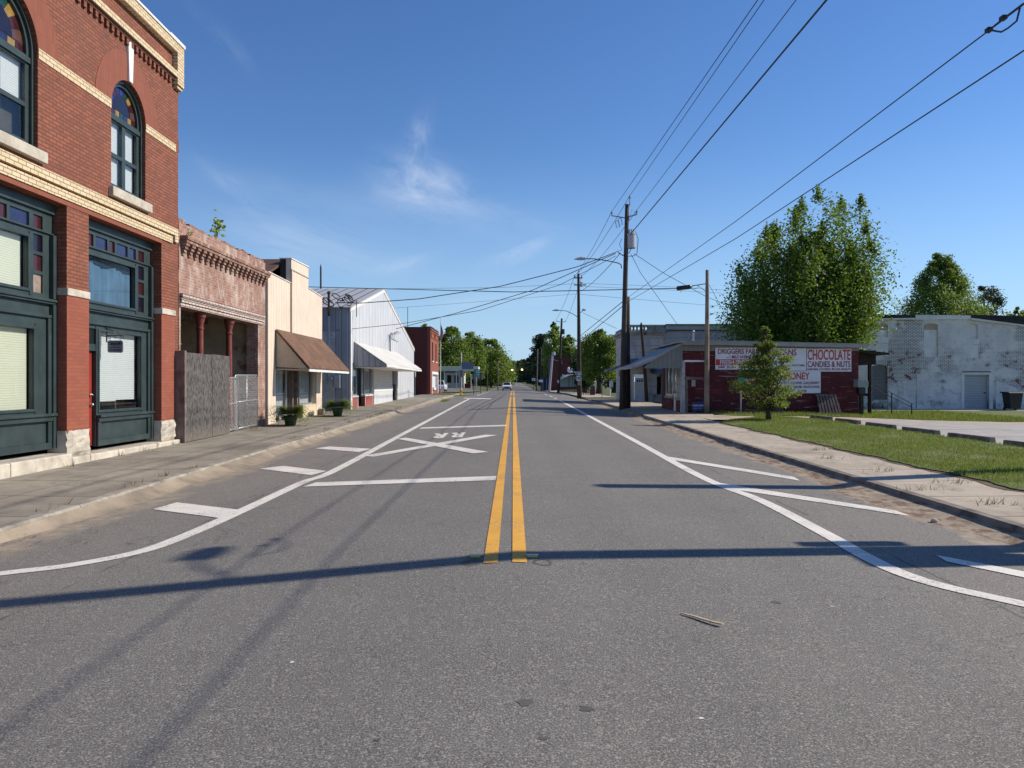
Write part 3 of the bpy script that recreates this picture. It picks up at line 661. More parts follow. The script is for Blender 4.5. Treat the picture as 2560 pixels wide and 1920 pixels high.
def sand(name, side, y0, y1, top, mat, wid):
    rnd = random.Random(3 if side < 0 else 9); ys = span(y0, y1, .25); k = 7; vs = []
    ph = [rnd.uniform(0, 6) for _ in range(6)]
    for y in ys:
        w = wid*(1 + .30*math.sin(y*.45+ph[0]) + .22*math.sin(y*1.1+ph[1]) + .14*math.sin(y*2.7+ph[2]) + .08*math.sin(y*6.1+ph[3]) + .05*math.sin(y*13+ph[4]))*(1 if y < 45 else 1 - .5*sm((y-45)/30))*(1 if side > 0 else .35 + .65*sm((y-8)/3))
        for i in range(k):
            t = i/(k-1); x = side*(KERB - .012 - w*(1-t)); h = (gz(y) - .086 + top) - rz(x, y)
            vs.append((x, y, rz(x, y) - .006 + (h+.006)*t**1.6 + .008*math.sin(y*3+i*2)*t*(1-t)))
    return struct(MB().add(vs, [(i*k+j, i*k+j+1, (i+1)*k+j+1, (i+1)*k+j) for i in range(len(ys)-1) for j in range(k-1)]).build(name, mat, smooth=True))
M['gutter_sand'] = simple('gutter_sand', (.255, .21, .155), .95, .28, 2.2, ov=[((.36, .30, .215), 1.0, .5, .7, .7), ((.17, .12, .075), 6, .60, .74, .5), ((.30, .245, .18), 12, .5, .7, .5)], bump=.5)
M['gutter_litter'] = simple('gutter_litter', (.33, .265, .19), .95, .25, 3, ov=[((.145, .075, .04), 7, .46, .62, .85, (1, .55, 1)), ((.44, .37, .27), 1.2, .52, .7, .6), ((.07, .04, .025), 16, .58, .7, .7)], bump=.7)
sand('gutter_sand', -1, 4, 84, -.032, M['gutter_sand'], .36); sand('gutter_sand', 1, 4, 55, -.062, M['gutter_litter'], .55)
# verge, car park and driveway on the right
def jag(y, a=.06, k=1.0): return a*math.sin(y*2.1*k+.4) + a*.7*math.sin(y*5.3*k+1.1) + a*.5*math.sin(y*11.7*k)
def v_l(y): return 7.42 + jag(y, .045) + (2.4*sm((y-27)/4.0) if y > 27 else 0)
def v_r(y): return 11.72 + jag(y+3, .05) - (1.4*sm((y-28.5)/3) if y > 28.5 else 0)
VY = span(4, 31.2, .2)
ribbon('verge_soil', span(4, 30.6, .3), lambda y: v_l(y) - .07 - .07*abs(math.sin(y*.9)) + jag(y*2, .03), lambda y: v_l(y) + .4, 2, M['soil'], .006)
ribbon('verge_turf', VY, v_l, v_r, 10, M['turf'], .022)
ribbon('car_park', span(4, 29.5, 1.5), 11.6, 60, 16, M['lot'], .0)
ribbon('driveway', span(29.2, 32.6, .4), 7.6, 60, 16, M['sandy'], -.006)
ribbon('far_turf', span(31.9, 34.6, .3), lambda y: 8.1 + (34.6-y)*.45 + jag(y*3, .12), 60, 24, M['turf'], .01)
ribbon('yard_turf', span(34.6, 43.5, .8), 15.6, 60, 16, M['turf'], .006)
ribbon('yard_concrete', span(43.3, 46.2, .5), 20, 60, 12, M['lot'], .012)

# ------------------------------------------------------------------ painted markings
def strip(name, pts, w, mat, dz=.006, step=.35):
    """a painted line of real width along a path on the road"""
    P = []
    for (a, b) in zip(pts, pts[1:]):
        L = math.dist(a, b); k = max(1, int(L/step)); P += [(a[0]+(b[0]-a[0])*i/k, a[1]+(b[1]-a[1])*i/k) for i in range(k)]
    P.append(pts[-1]); vs = []
    for i, p in enumerate(P):
        a, b = P[max(0, i-1)], P[min(len(P)-1, i+1)]; dx, dy = b[0]-a[0], b[1]-a[1]; L = math.hypot(dx, dy) or 1
        ww = w(i/(len(P)-1)) if callable(w) else w
        for s in (-.5, 0, .5):
            x, y = p[0]-dy/L*ww*s, p[1]+dx/L*ww*s; vs.append((x, y, rz(x, y) + dz))
    return struct(MB().add(vs, [(i*3+j, i*3+j+1, i*3+j+4, i*3+j+3) for i in range(len(P)-1) for j in (0, 1)]).build(name, mat))
def smooth_path(pts, n=8):
    out = []
    for i in range(len(pts)-1):
        p0, p1, p2, p3 = pts[max(0, i-1)], pts[i], pts[i+1], pts[min(len(pts)-1, i+2)]
        for k in range(n):
            t = k/n
            out.append(tuple(.5*(2*p1[c] + (p2[c]-p0[c])*t + (2*p0[c]-5*p1[c]+4*p2[c]-p3[c])*t*t + (-p0[c]+3*p1[c]-3*p2[c]+p3[c])*t**3) for c in (0, 1)))
    return out + [pts[-1]]
K = 2560/2212
def g2(*p): return [G(x*K, y*K) for x, y in p]
left = g2((0,1240),(150,1222),(300,1193),(400,1158),(520,1105),(655,1042))
ext = lambda P: (P[0][0] + (P[0][0]-P[1][0])*3, P[0][1] + (P[0][1]-P[1][1])*3)
strip('edge_line', smooth_path([ext(left)] + left + [(-3.26, 14), (-3.28, 22), (-3.30, 32), (-3.32, 44), (-3.34, 58)]), .19, M['white_line'])
strip('edge_line', [(-3.34, 70), (-3.36, 100)], .15, M['white_line'], step=2)
right = g2((2212,1306),(2050,1270),(1950,1240),(1870,1203),(1780,1152),(1640,1080))
strip('edge_line', smooth_path([ext(right)] + right + [(3.22, 13), (3.24, 20), (3.26, 30), (3.28, 42), (3.3, 54)]), .19, M['white_line'])
for a, b in ((58, 62), (64, 70), (74, 82), (88, 110), (120, 160)): strip('edge_line', [(3.32, a), (3.34, b)], .15, M['white_line'], step=2)
for x in (-.195, .055):
    strip('centre_line', [(x, 6.52), (x, 59.5)], .125, M['yellow_line'], step=1.2)
    strip('centre_line', [(x, 64), (x, 130)], .13, M['yellow_line'], step=3)
def quad_mark(name, px, mat, dz=.007):
    q = [G(x, y) for x, y in px]; vs = []; n = 12
    for i in range(n+1):
        for j in range(5):
            t, u = i/n, j/4
            a = [q[0][c] + (q[3][c]-q[0][c])*u for c in (0, 1)]; b = [q[1][c] + (q[2][c]-q[1][c])*u for c in (0, 1)]
            x, y = a[0]+(b[0]-a[0])*t, a[1]+(b[1]-a[1])*t; vs.append((x, y, rz(x, y)+dz))
    return struct(MB().add(vs, [(i*5+j, i*5+j+1, i*5+j+6, i*5+j+5) for i in range(n) for j in range(4)]).build(name, mat))
def q2(*p): return [(x*K, y*K) for x, y in p]
W_ = M['white_line']
quad_mark('bay_line', q2((330,1101),(475,1120),(524,1103),(382,1086)), W_)
quad_mark('bay_line', q2((560,1013),(672,1027),(706,1018),(612,1007)), W_)
quad_mark('bay_line', q2((680,969),(776,977),(802,970),(712,965)), W_)
quad_mark('bay_line', q2((1000,861),(1060,862.4),(1062,861),(1004,859.4)), W_)
quad_mark('stop_line', q2((655,1052),(1070,1038),(1073,1029),(682,1043)), W_)
quad_mark('stop_line', q2((905,926.5),(1094,921),(1095,918),(913,923.5)), W_)
c7 = lambda *p: [(800+x*.30136, 940+y*.30136) for x, y in p]
quad_mark('crossing_cross', c7((362,664),(440,672),(1470,492),(1370,489)), W_, .007)
quad_mark('crossing_cross', c7((640,524),(1268,645),(1396,633),(715,514)), W_, .009)
quad_mark('bay_line', [(1670,1142),(1985,1193),(2000,1202.5),(1685,1151)], W_)
quad_mark('bay_line', [(1785,1206),(2238,1277),(2281,1292),(1805,1220)], W_)
quad_mark('bay_line', [(2340,1389),(2640,1445),(2640,1462),(2366,1405)], W_)
rr = root('railway_letters', 'large white letters RR painted on the left lane beyond the painted cross', 'road lettering', (-1.85, 21.4, rz(-1.85, 21.4)))
rr['kind'] = 'structure'
for x in (-1.60, -2.10): text('R', (x, 21.35, 0), 1.0, W_, rr, 1, (0, 0, math.pi), .055, fit=(.43, 1.8), lay=lambda x, y: rz(x, y) + .008)
# tyre marks, oil spots, old marker rings
def arc_mark(pts, w=.09): return strip('tyre_mark', smooth_path(pts, 6), w, M['tyre'], .004, 2)
arc_mark([(-2.6, 40), (-2.3, 52), (-1.7, 64), (-1.25, 76), (-1.2, 84), (-2.0, 90)], .12); arc_mark([(-1.3, 38), (-1.2, 52), (-.9, 64), (-.75, 76), (-.9, 86), (-2.0, 93)], .12)
def spot(px, py, r, sq=.6, mat='tyre', name='oil_stain', ring=0):
    x0, y0 = G(px, py); rnd = random.Random(int(px*7+py)); n = 18; ph = rnd.random()*6
    out = [(x0 + r*(1+.22*math.sin(3*a+ph)+.12*math.sin(5*a+1.7*ph))*math.cos(a), y0 + r*sq*2*(1+.18*math.sin(2*a+ph))*math.sin(a)) for a in [2*math.pi*i/n for i in range(n)]]
    mb = MB(); P = [(x, y, rz(x, y)+.002) for x, y in out]
    if ring:
        Q = [(x0+(x-x0)*ring, y0+(y-y0)*ring, 0) for x, y in out]; Q = [(x, y, rz(x, y)+.002) for x, y, _ in Q]
        mb.add(P+Q, [(i, (i+1) % n, (i+1) % n+n, i+n) for i in range(n)])
    else: mb.poly(P)
    return struct(mb.build(name, M[mat]))
for a in ((1313,1757,.04,.5),(1465,1772,.034,.55),(1357,1846,.02,.5),(1940,1506,.035,.5),(945,1850,.015,.4)): spot(*a)
for a in ((730,1656,.012,.5),(1753,1796,.012,.5),(2080,1516,.014,.4)): spot(*a, mat='white_line', name='paint_fleck')
spot(1358, 1406, .085, .62, 'tyre', 'marker_ring', .72); spot(1180, 1407, .10, .55, 'tyre', 'marker_ring', .25)
for px, lab in ((1188, 'low yellow road reflector just left of the double yellow line'), (1331, 'low yellow road reflector just right of the double yellow line')):
    x, y = G(px, 1392); z = rz(x, y)
    r = root('road_reflector', lab, 'road reflector', (x, y, z), 'raised reflectors beside the centre lines')
    MB().prism([(y-.05, z+.003), (y+.05, z+.003), (y+.025, z+.02), (y-.025, z+.02)], 'x', x-.055, x+.055).build('base', M['pane_amber'], r)
    MB().prism([(y-.0515, z+.006), (y-.0475, z+.006), (y-.029, z+.0185), (y-.033, z+.0185)], 'x', x-.045, x+.045).build('lens', M['hydrant'], r)
x, y = G(1702, 1536); x2, y2 = G(1806, 1568)
dx, dy = x2-x, y2-y; L_ = math.hypot(dx, dy); nx_, ny_ = -dy/L_, dx/L_; q = []
for t, w in ((0, .004), (.3, .011), (.55, .015), (.8, .013), (1, .016)): q.append((x + dx*t + nx_*(w + .006*math.sin(t*7)), y + dy*t + ny_*(w + .006*math.sin(t*7))))
for t, w in ((1, .012), (.8, .014), (.55, .010), (.3, .009), (0, .003)): q.append((x + dx*t - nx_*(w - .006*math.sin(t*7)), y + dy*t - ny_*(w - .006*math.sin(t*7))))
o = MB().prism(q, 'z', rz(x, y) + .006, rz(x, y) + .014).build('wood_stick', M['wood_new'], org=(x, y, rz(x, y)))
tag(o, 'pale splintered stick lying alone on the near asphalt', 'stick')
x, y = G(2336, 1307); z = gh(x, y)
o = MB().ball((x, y, z+.025), .05, (1.0, .6, .62), 8).build('stone', M['limestone'], org=(x, y, z)); tag(o, 'small pale stone lying on the right pavement by the kerb', 'stone')

# ------------------------------------------------------------------ grass and weeds
def blades(name, pts, hmin, hmax, w, mat, seed, label, cat, zf, lean=.5):
    r = np.random.RandomState(seed); n = len(pts); h = r.uniform(hmin, hmax, n); a = r.uniform(0, 6.283, n); l = r.uniform(0, lean, n)*h; b = r.uniform(0, 6.283, n)
    V = np.zeros((n, 3, 3)); V[:, 0, :2] = pts + np.c_[np.cos(a), np.sin(a)]*w/2; V[:, 1, :2] = pts - np.c_[np.cos(a), np.sin(a)]*w/2
    V[:, 2, :2] = pts + np.c_[np.cos(b), np.sin(b)]*l[:, None]
    z = np.array([zf(p[0], p[1]) for p in pts]); V[:, 0, 2] = z; V[:, 1, 2] = z; V[:, 2, 2] = z + h
    return stuff(raw(name, V.reshape(-1, 3), np.arange(n*3).reshape(n, 3), mat), label, cat)
r = np.random.RandomState(3); P = []
while len(P) < 62000:
    y = 10.5 + 20.7*r.rand()**1.35; a, b = v_l(y), v_r(y)
    px_ = a + (b-a)*r.rand() + r.uniform(-.06, .05)
    v_ = math.sin(px_*1.9+y*.8)+math.sin(px_*-1.3+y*1.7+2)+math.sin(px_*3.7+y*2.9+1)*.7+math.sin(px_*6.1-y*4.3)*.5
    if v_ + 1.6*r.normal() > -1.2: P.append((px_, y))
blades('grass', np.array(P), .02, .06, .013, M['grass'], 5, 'short mown grass on the strip beside the right pavement', 'grass', lambda x, y: gh(x, y)+.03)
P = np.c_[r.uniform(8.6, 34, 15000), r.uniform(32.0, 35.0, 15000)]; P = P[P[:, 0] > 8.4 + (34.6-P[:, 1])*.45]
Q = np.c_[r.uniform(15.9, 24, 9000), r.uniform(34.6, 43, 9000)]
blades('grass', np.r_[P, Q], .05, .16, .03, M['grass'], 6, 'longer grass in front of the maroon and white buildings', 'grass', lambda x, y: gh(x, y))
P = []
for _ in range(26):
    cy_ = r.uniform(8, 40); cx_ = -KERB - .2 - abs(r.normal(0, .10)); k = r.randint(8, 24); P += [(cx_ + r.normal(0, .05), cy_ + r.normal(0, .16)) for _ in range(k)]
for a, b in ((-7.6, 9.0), (-7.2, 8.9), (-6.8, 8.75), (-6.4, 8.6), (-8.25, 14.0), (-8.25, 15.9), (-8.25, 18.4), (-8.25, 17.0), (-8.3, 24.6), (-8.2, 24.0)): P += [(a + r.normal(0, .1), b + r.normal(0, .06)) for _ in range(22)]
for a, b in ((6.6, 9.2), (6.3, 10.0), (6.9, 9.9), (7.1, 8.6), (6.0, 11.2), (6.9, 11.9), (6.5, 13.4), (7.1, 8.9), (6.7, 8.3), (6.4, 15.5), (7.0, 17.2), (6.1, 8.6)): P += [(a + r.normal(0, .16), b + r.normal(0, .07)) for _ in range(26)]
blades('weeds', np.array(P), .03, .14, .014, M['weed'], 8, 'dry weeds growing in the joints of both pavements', 'weeds', lambda x, y: gh(x, y), 1.1)

# ------------------------------------------------------------------ trees
def tree(name, label, x, y, z, prof, z0, z1, n, ls, mat, seed, trunk, group=None, clumps=60, sx=1, sz=1.0, spike=0, lean=0, shell=.6, cat='tree', limbs=16, tight=1.0, out=.3, leaders=()):
    """trunk with limbs, and a crown of small leaves gathered in clumps; prof gives the crown radius from its foot (t=0) to its top (t=1)"""
    r = np.random.RandomState(seed); R = root(name, label, cat, (x, y, z), group)
    pt = np.array([p[0] for p in prof]); pr = np.array([p[1] for p in prof])
    mb = MB(); H = z1 - z0; rt = trunk
    ax = lambda h: (x + lean*(h-z)/(z1-z), y)
    hs = np.linspace(0, .93, 9); mb.path([(ax(z + (z1-z)*h)[0] + .04*rt*math.sin(7*h), y + .05*math.sin(9*h), z - .1 + (z1-z)*h) for h in hs], [max(.02, rt*(1.25 if h == 0 else 1-.9*h)) for h in hs], 9)
    C = []
    for i in range(clumps):
        t = r.beta(1.15, 1.2); rad = np.interp(t, pt, pr); q = rad*(shell + (1-shell)*r.rand())*(r.rand()**out); a = r.uniform(0, 6.283)
        h = z0 + H*t; C.append((ax(h)[0] + q*math.cos(a)*sx, y + q*math.sin(a), h, .16*tight*max(rad, .25*pr.max())*r.uniform(.75, 1.35)))
    for (dx, dy, zt, rw) in leaders:
        k = 13
        for j in range(k):
            t = (j+.5)/k; h = z0 + (zt-z0)*t; w = rw*(1 if t < .68 else max(.2, 1 - ((t-.68)/.32)**2.2)); pull = .45 + .55*min(1, t*1.7)
            C.append((x + dx*pull + r.normal(0, w*.6), y + dy*pull + r.normal(0, w*.6), h, max(.13, w*r.uniform(.42, .75))))
    clumps = len(C)
    for c in [C[i] for i in r.permutation(clumps)[:limbs]]:
        hb = max(z + (z1-z)*.12, c[2] - .55*math.hypot(c[0]-x, c[1]-y) - .12*H); b = ax(hb)
        mid = (b[0]*.55+c[0]*.45, b[1]*.55+c[1]*.45, hb + (c[2]-hb)*.35)
        mb.path([(b[0], b[1], hb), mid, (c[0], c[1], c[2])], [rt*.38, rt*.24, .012], 5)
    mb.build('trunk', M['bark'], R, smooth=True)
    C = np.array(C); k = r.randint(0, clumps, n)
    P = C[k, :3] + np.clip(r.normal(0, 1, (n, 3)), -1.75, 1.75)*C[k, 3][:, None]*np.array([sx, 1, sz])
    if spike:
        up = r.rand(n)**2.2*spike; P[:, 2] += up; P[:, :2] = C[k, :2] + (P[:, :2]-C[k, :2])*np.clip(1 - up/spike*.85, .1, 1)[:, None]
    P[:, 2] = np.maximum(P[:, 2], z0 - .05*H)
    nrm = r.normal(0, 1, (n, 3)) + np.array([0, 0, .55]) + .5*(P - np.array([x, y, (z0+z1)/2]))/max(pr.max(), .1); nrm /= np.linalg.norm(nrm, axis=1)[:, None]
    u = np.cross(nrm, r.normal(0, 1, (n, 3))); u /= np.linalg.norm(u, axis=1)[:, None]; w = np.cross(nrm, u); s = ls*r.uniform(.6, 1.3, n)[:, None]
    V = np.stack([P - u*s*.5, P + w*s*.36 + u*s*.02, P + u*s*.55, P - w*s*.36 + u*s*.02], 1) - np.array([x, y, z])
    raw('crown', V.reshape(-1, 3), np.arange(n*4).reshape(n, 4), mat, R)
    return R
# maple behind the maroon shop, small cypress on the verge
_pk = ((2047,482,.9),(2022,503,.7),(2097,500,.8),(2124,510,.9),(1986,514,.8),(1943,560,.9),(1912,576,.9),(1965,553,.8),(2146,568,.8),(2150,606,.8),(1887,636,.9),(1866,668,.9),(2150,650,.9),(2150,700,.8),(1868,720,.9),(2138,770,.8),(1858,790,.9),(2070,560,1.0),(2010,600,1.0),(2140,620,1.0),(1930,690,1.0),(2090,700,1.0))
_rl = random.Random(6); _mx = XP(2030, 41.0)
tree('maple_tree', 'big spreading maple rising behind the maroon sign wall', _mx, 41.0, gh(16.1, 41), [(0, 3.5), (.25, 3.5), (.55, 3.0), (.8, 2.0), (1, .8)], 3.0, 9.4, 92000, .14, M['leaf_maple'], 11, .27, clumps=110, sz=1.2, spike=.4, shell=.5, limbs=80, tight=.7, out=.4,
     leaders=[(XP(p, 41.0) - _mx, _rl.uniform(-1, 1)*math.sqrt(max(0, 3.9**2 - min(3.9, abs(XP(p, 41.0) - _mx))**2))*.8, ZP(q, 41.0) - .05, w*1.12) for p, q, w in _pk])
yy_ = 28.5; xx_ = XP(1922, yy_)
tree('cypress_tree', 'small feathery young cypress on the grass strip before the signs', xx_, yy_, gh(xx_, yy_), [(0, .35), (.10, .95), (.22, 1.35), (.45, 1.30), (.62, 1.05), (.78, .62), (.9, .30), (1, .08)], .5, 3.72, 13500, .08, M['leaf_cypress'], 9, .10, clumps=84, sz=.42, shell=.35, lean=-.12, limbs=70, tight=.82, out=.3)
TR = 'trees along the far street'
def ptree(name, label, px, top, Y, hw, n, mat, seed, prof=None, base=None, lo=.22, trunk=.3, group=TR, dx=0, **k):
    hw *= 1.12; n = int(n*1.7); x = XP(px, Y) + dx; z = gh(x, Y) if base is None else base; zt = ZP(top, Y); w = hw*Y/F
    prof = prof or [(0, .62), (.2, .95), (.45, 1.0), (.7, .8), (.88, .5), (1, .18)]
    return tree(name, label, x, Y, z, [(a, b*w*.95) for a, b in prof], z + (zt-z)*lo, zt, n, max(.14, k.pop('leafpx', 4.6)*Y/F), mat, seed, trunk, group, **k)
lo_ = M['leaf_oak']; ll = M['leaf_light']; ld = M['leaf_dark']; lp = M['leaf_pine']
_d = dict(clumps=105, tight=1.15)
ptree('oak_tree', 'broad oak behind the left petrol canopy, nearest the brick building', 1128, 818, 205, 46, 6500, lo_, 21, lo=.12, **_d)
ptree('oak_tree', 'oak with two crown humps right behind the petrol canopy sign', 1176, 828, 214, 40, 6000, lo_, 22, lo=.12, **_d)
ptree('oak_tree', 'rounded oak overhanging the left edge of the far road', 1232, 850, 238, 52, 6500, lo_, 23, lo=.12, dx=-.6, **_d)
ptree('oak_tree', 'oak showing only its top above the flat roof of the brick building', 1066, 806, 150, 36, 3500, ll, 24, **_d)
ptree('oak_tree', 'low dark oak at the far end of the left tree row', 1262, 884, 300, 34, 4500, lo_, 25, lo=.05, dx=-1.5, **_d)
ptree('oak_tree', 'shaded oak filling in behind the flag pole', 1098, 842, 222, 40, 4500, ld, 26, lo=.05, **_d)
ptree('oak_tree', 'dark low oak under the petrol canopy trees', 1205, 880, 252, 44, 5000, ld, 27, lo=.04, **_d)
ptree('pine_tree', 'tall dark pine with a rounded top on the right of the road', 1340, 838, 262, 24, 4200, lp, 31, [(0, .5), (.35, .8), (.6, .9), (.68, .35), (.75, .8), (.92, .8), (1, .35)], lo=.35, dx=1.2, **_d)
ptree('poplar_tree', 'tall pale green tree behind the leaning utility pole', 1382, 806, 190, 27, 5200, ll, 32, [(0, .8), (.3, 1), (.6, .9), (.85, .6), (1, .2)], lo=.12, dx=.4, **_d)
ptree('oak_tree', 'pale green tree behind the far maroon brick building', 1415, 838, 184, 30, 4200, lo_, 33, lo=.15, dx=.4, **_d)
ptree('oak_tree', 'large dense dark tree beside the marble bank', 1497, 826, 86, 54, 11000, lo_, 34, [(0, .8), (.2, 1), (.5, 1), (.75, .85), (.92, .5), (1, .2)], lo=.22, clumps=90)
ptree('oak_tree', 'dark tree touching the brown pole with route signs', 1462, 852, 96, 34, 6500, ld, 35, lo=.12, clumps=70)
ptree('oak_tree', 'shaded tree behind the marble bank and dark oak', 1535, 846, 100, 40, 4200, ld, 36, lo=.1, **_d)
ptree('pine_tree', 'distant dark tree on the right rim of the road', 1312, 888, 330, 26, 3600, lp, 37, lo=.06, dx=3.6, **_d)
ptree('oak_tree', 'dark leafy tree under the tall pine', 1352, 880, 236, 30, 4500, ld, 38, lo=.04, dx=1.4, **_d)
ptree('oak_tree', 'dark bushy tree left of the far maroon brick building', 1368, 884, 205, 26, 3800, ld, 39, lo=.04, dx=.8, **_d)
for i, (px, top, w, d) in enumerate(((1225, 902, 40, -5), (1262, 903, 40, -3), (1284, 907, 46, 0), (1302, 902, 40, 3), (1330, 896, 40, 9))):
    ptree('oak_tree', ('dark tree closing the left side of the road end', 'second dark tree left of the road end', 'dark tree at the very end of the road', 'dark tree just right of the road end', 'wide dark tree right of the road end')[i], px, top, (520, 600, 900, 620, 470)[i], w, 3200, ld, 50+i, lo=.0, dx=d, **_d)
# behind the white warehouse
TW = 'trees behind the white warehouse'
ptree('hickory_tree', 'pyramid shaped tree above the middle of the white warehouse roof', 2352, 640, 78, 112, 26000, lo_, 41, [(0, .95), (.3, 1), (.48, .85), (.62, .58), (.85, .36), (1, .12)], lo=.3, group=TW, clumps=150, tight=1.0, shell=.7, out=.28)
ptree('pine_tree', 'dark pine right of the pyramid shaped tree over the warehouse', 2462, 716, 92, 56, 6500, lp, 42, [(0, .5), (.4, .7), (.7, .9), (.9, .7), (1, .3)], lo=.4, group=TW)
ptree('oak_tree', 'pale tree top at the right end of the warehouse roof', 2548, 766, 84, 44, 6000, ll, 43, lo=.3, group=TW)

# ------------------------------------------------------------------ left side: corner building of red and yellow brick
F1 = -8.4
B = root('brick_building', 'two storey red brick corner building with yellow bands and arched windows', 'building', (F1 - 4, 14.4, gh(-8.7, 14.4)))
Y0, Y1, TOP = 9.4, 19.05, 10.0
A1, A2 = (12.55, .88), (16.62, .74)
O1, O2 = (10.75, 14.30), (15.04, 18.15); OT = 4.93; SP = 7.42
ZB = .28
outer = [(Y0, ZB), (O1[0], ZB), (O1[0], OT), (O1[1], OT), (O1[1], ZB), (O2[0], ZB), (O2[0], OT), (O2[1], OT), (O2[1], ZB), (Y1, ZB), (Y1, TOP - .03), (Y0, TOP - .03)]
MB().wall('x', F1, F1 - .34, outer, [arch(A1[0], A1[1], 5.70, SP), arch(A2[0], A2[1], 5.70, SP)]).build('wall', M['red_brick'], B)
mb = MB(); mb.box(F1 - .34, -20, Y1 - .34, Y1 - .002, 0, TOP - .5); mb.box(F1 - .34, -20, Y0 + .002, Y0 + .34, 0, TOP - .5); mb.box(-19.7, -20.05, Y0, Y1, 0, TOP - .5); mb.build('side_wall', M['red_brick'], B)
mb = MB(); mb.box(F1 - .345, -19.7, Y0 + .345, Y1 - .345, 9.0, 9.15); mb.build('roof', M['tar'], B)
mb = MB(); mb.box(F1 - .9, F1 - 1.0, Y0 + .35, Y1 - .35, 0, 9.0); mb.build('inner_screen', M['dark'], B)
# toothed corner where the next wall once joined
mb = MB(); rnd = random.Random(2); z = 1.0
while z < 8.9:
    h = .078*rnd.choice((2, 3, 4, 5))
    if rnd.random() < .62: mb.box(F1 - .02, F1 - .3, Y1 - .01, Y1 + rnd.choice((.035, .06, .09)), z, min(z+h, 8.95))
    z += h + .078*rnd.choice((1, 2))
mb.box(F1 - .04, F1 - .32, Y1 + .001, Y1 + .012, .9, 8.95); mb.build('broken_corner', M['red_brick'], B)
# yellow bands, dentils, parapet
mb = MB()
for a, b in ((Y0, A1[0]-A1[1]-.01), (A1[0]+A1[1]+.01, A2[0]-A2[1]-.01), (A2[0]+A2[1]+.01, 18.9)): mb.box(F1 + .012, F1 - .05, a, b, 7.33, 7.52)
split(mb, 'brick_band', M['yellow_brick'], B)
mb = MB(); mb.box(F1 + .07, F1 - .05, Y0, 18.92, 5.235, 5.41); mb.box(F1 + .035, F1 - .05, Y0, 18.68, 5.03, 5.195); mb.box(F1 + .07, F1 - .05, 18.74, 18.92, 5.08, 5.235)
split(mb, 'double_band', M['yellow_brick'], B)
mb = MB(); mb.box(F1 + .012, F1 - .05, Y0, 18.15, OT + .002, 5.03); mb.build('soldier_course', M['voussoir'], B)
mb = MB(); y = Y0 + .05
while y < 18.65: mb.box(F1 + .055, F1 - .05, y, y + .10, 8.93, 9.06); y += .205
mb.box(F1 + .07, F1 - .05, Y0, 18.74, 9.06, 9.12); mb.build('dentil_course', M['red_brick'], B)
mb = MB(); mb.box(F1 + .13, F1 - .05, Y0, 18.74, 9.12, 9.27); mb.box(F1 + .13, F1 - .345, 18.74, Y1 + .05, 8.98, 9.97); mb.box(F1 + .13, F1 - .05, Y0, 18.74, 9.74, 9.97); mb.box(F1 + .09, F1 - .2, 18.80, Y1 + .03, 8.90, 8.98)
mb.build('parapet_frame', M['yellow_brick'], B)
mb = MB(); mb.box(F1 + .16, F1 - .36, Y0, 18.3, 9.972, 10.03); mb.box(F1 + .16, F1 - .36, 18.31, Y1 + .08, 9.972, 10.06); mb.build('coping', M['white_trim'], B, bevel=.01)
def ring(name, c, ri, ro, zc, mat, x0, x1, parent, a0=0, a1=math.pi, n=28):
    pts = [(c + ro*math.cos(a0+(a1-a0)*i/n), zc + ro*math.sin(a0+(a1-a0)*i/n)) for i in range(n+1)] + [(c + ri*math.cos(a1-(a1-a0)*i/n), zc + ri*math.sin(a1-(a1-a0)*i/n)) for i in range(n+1)]
    return MB().prism(pts, 'x', x0, x1).build(name, mat, parent)
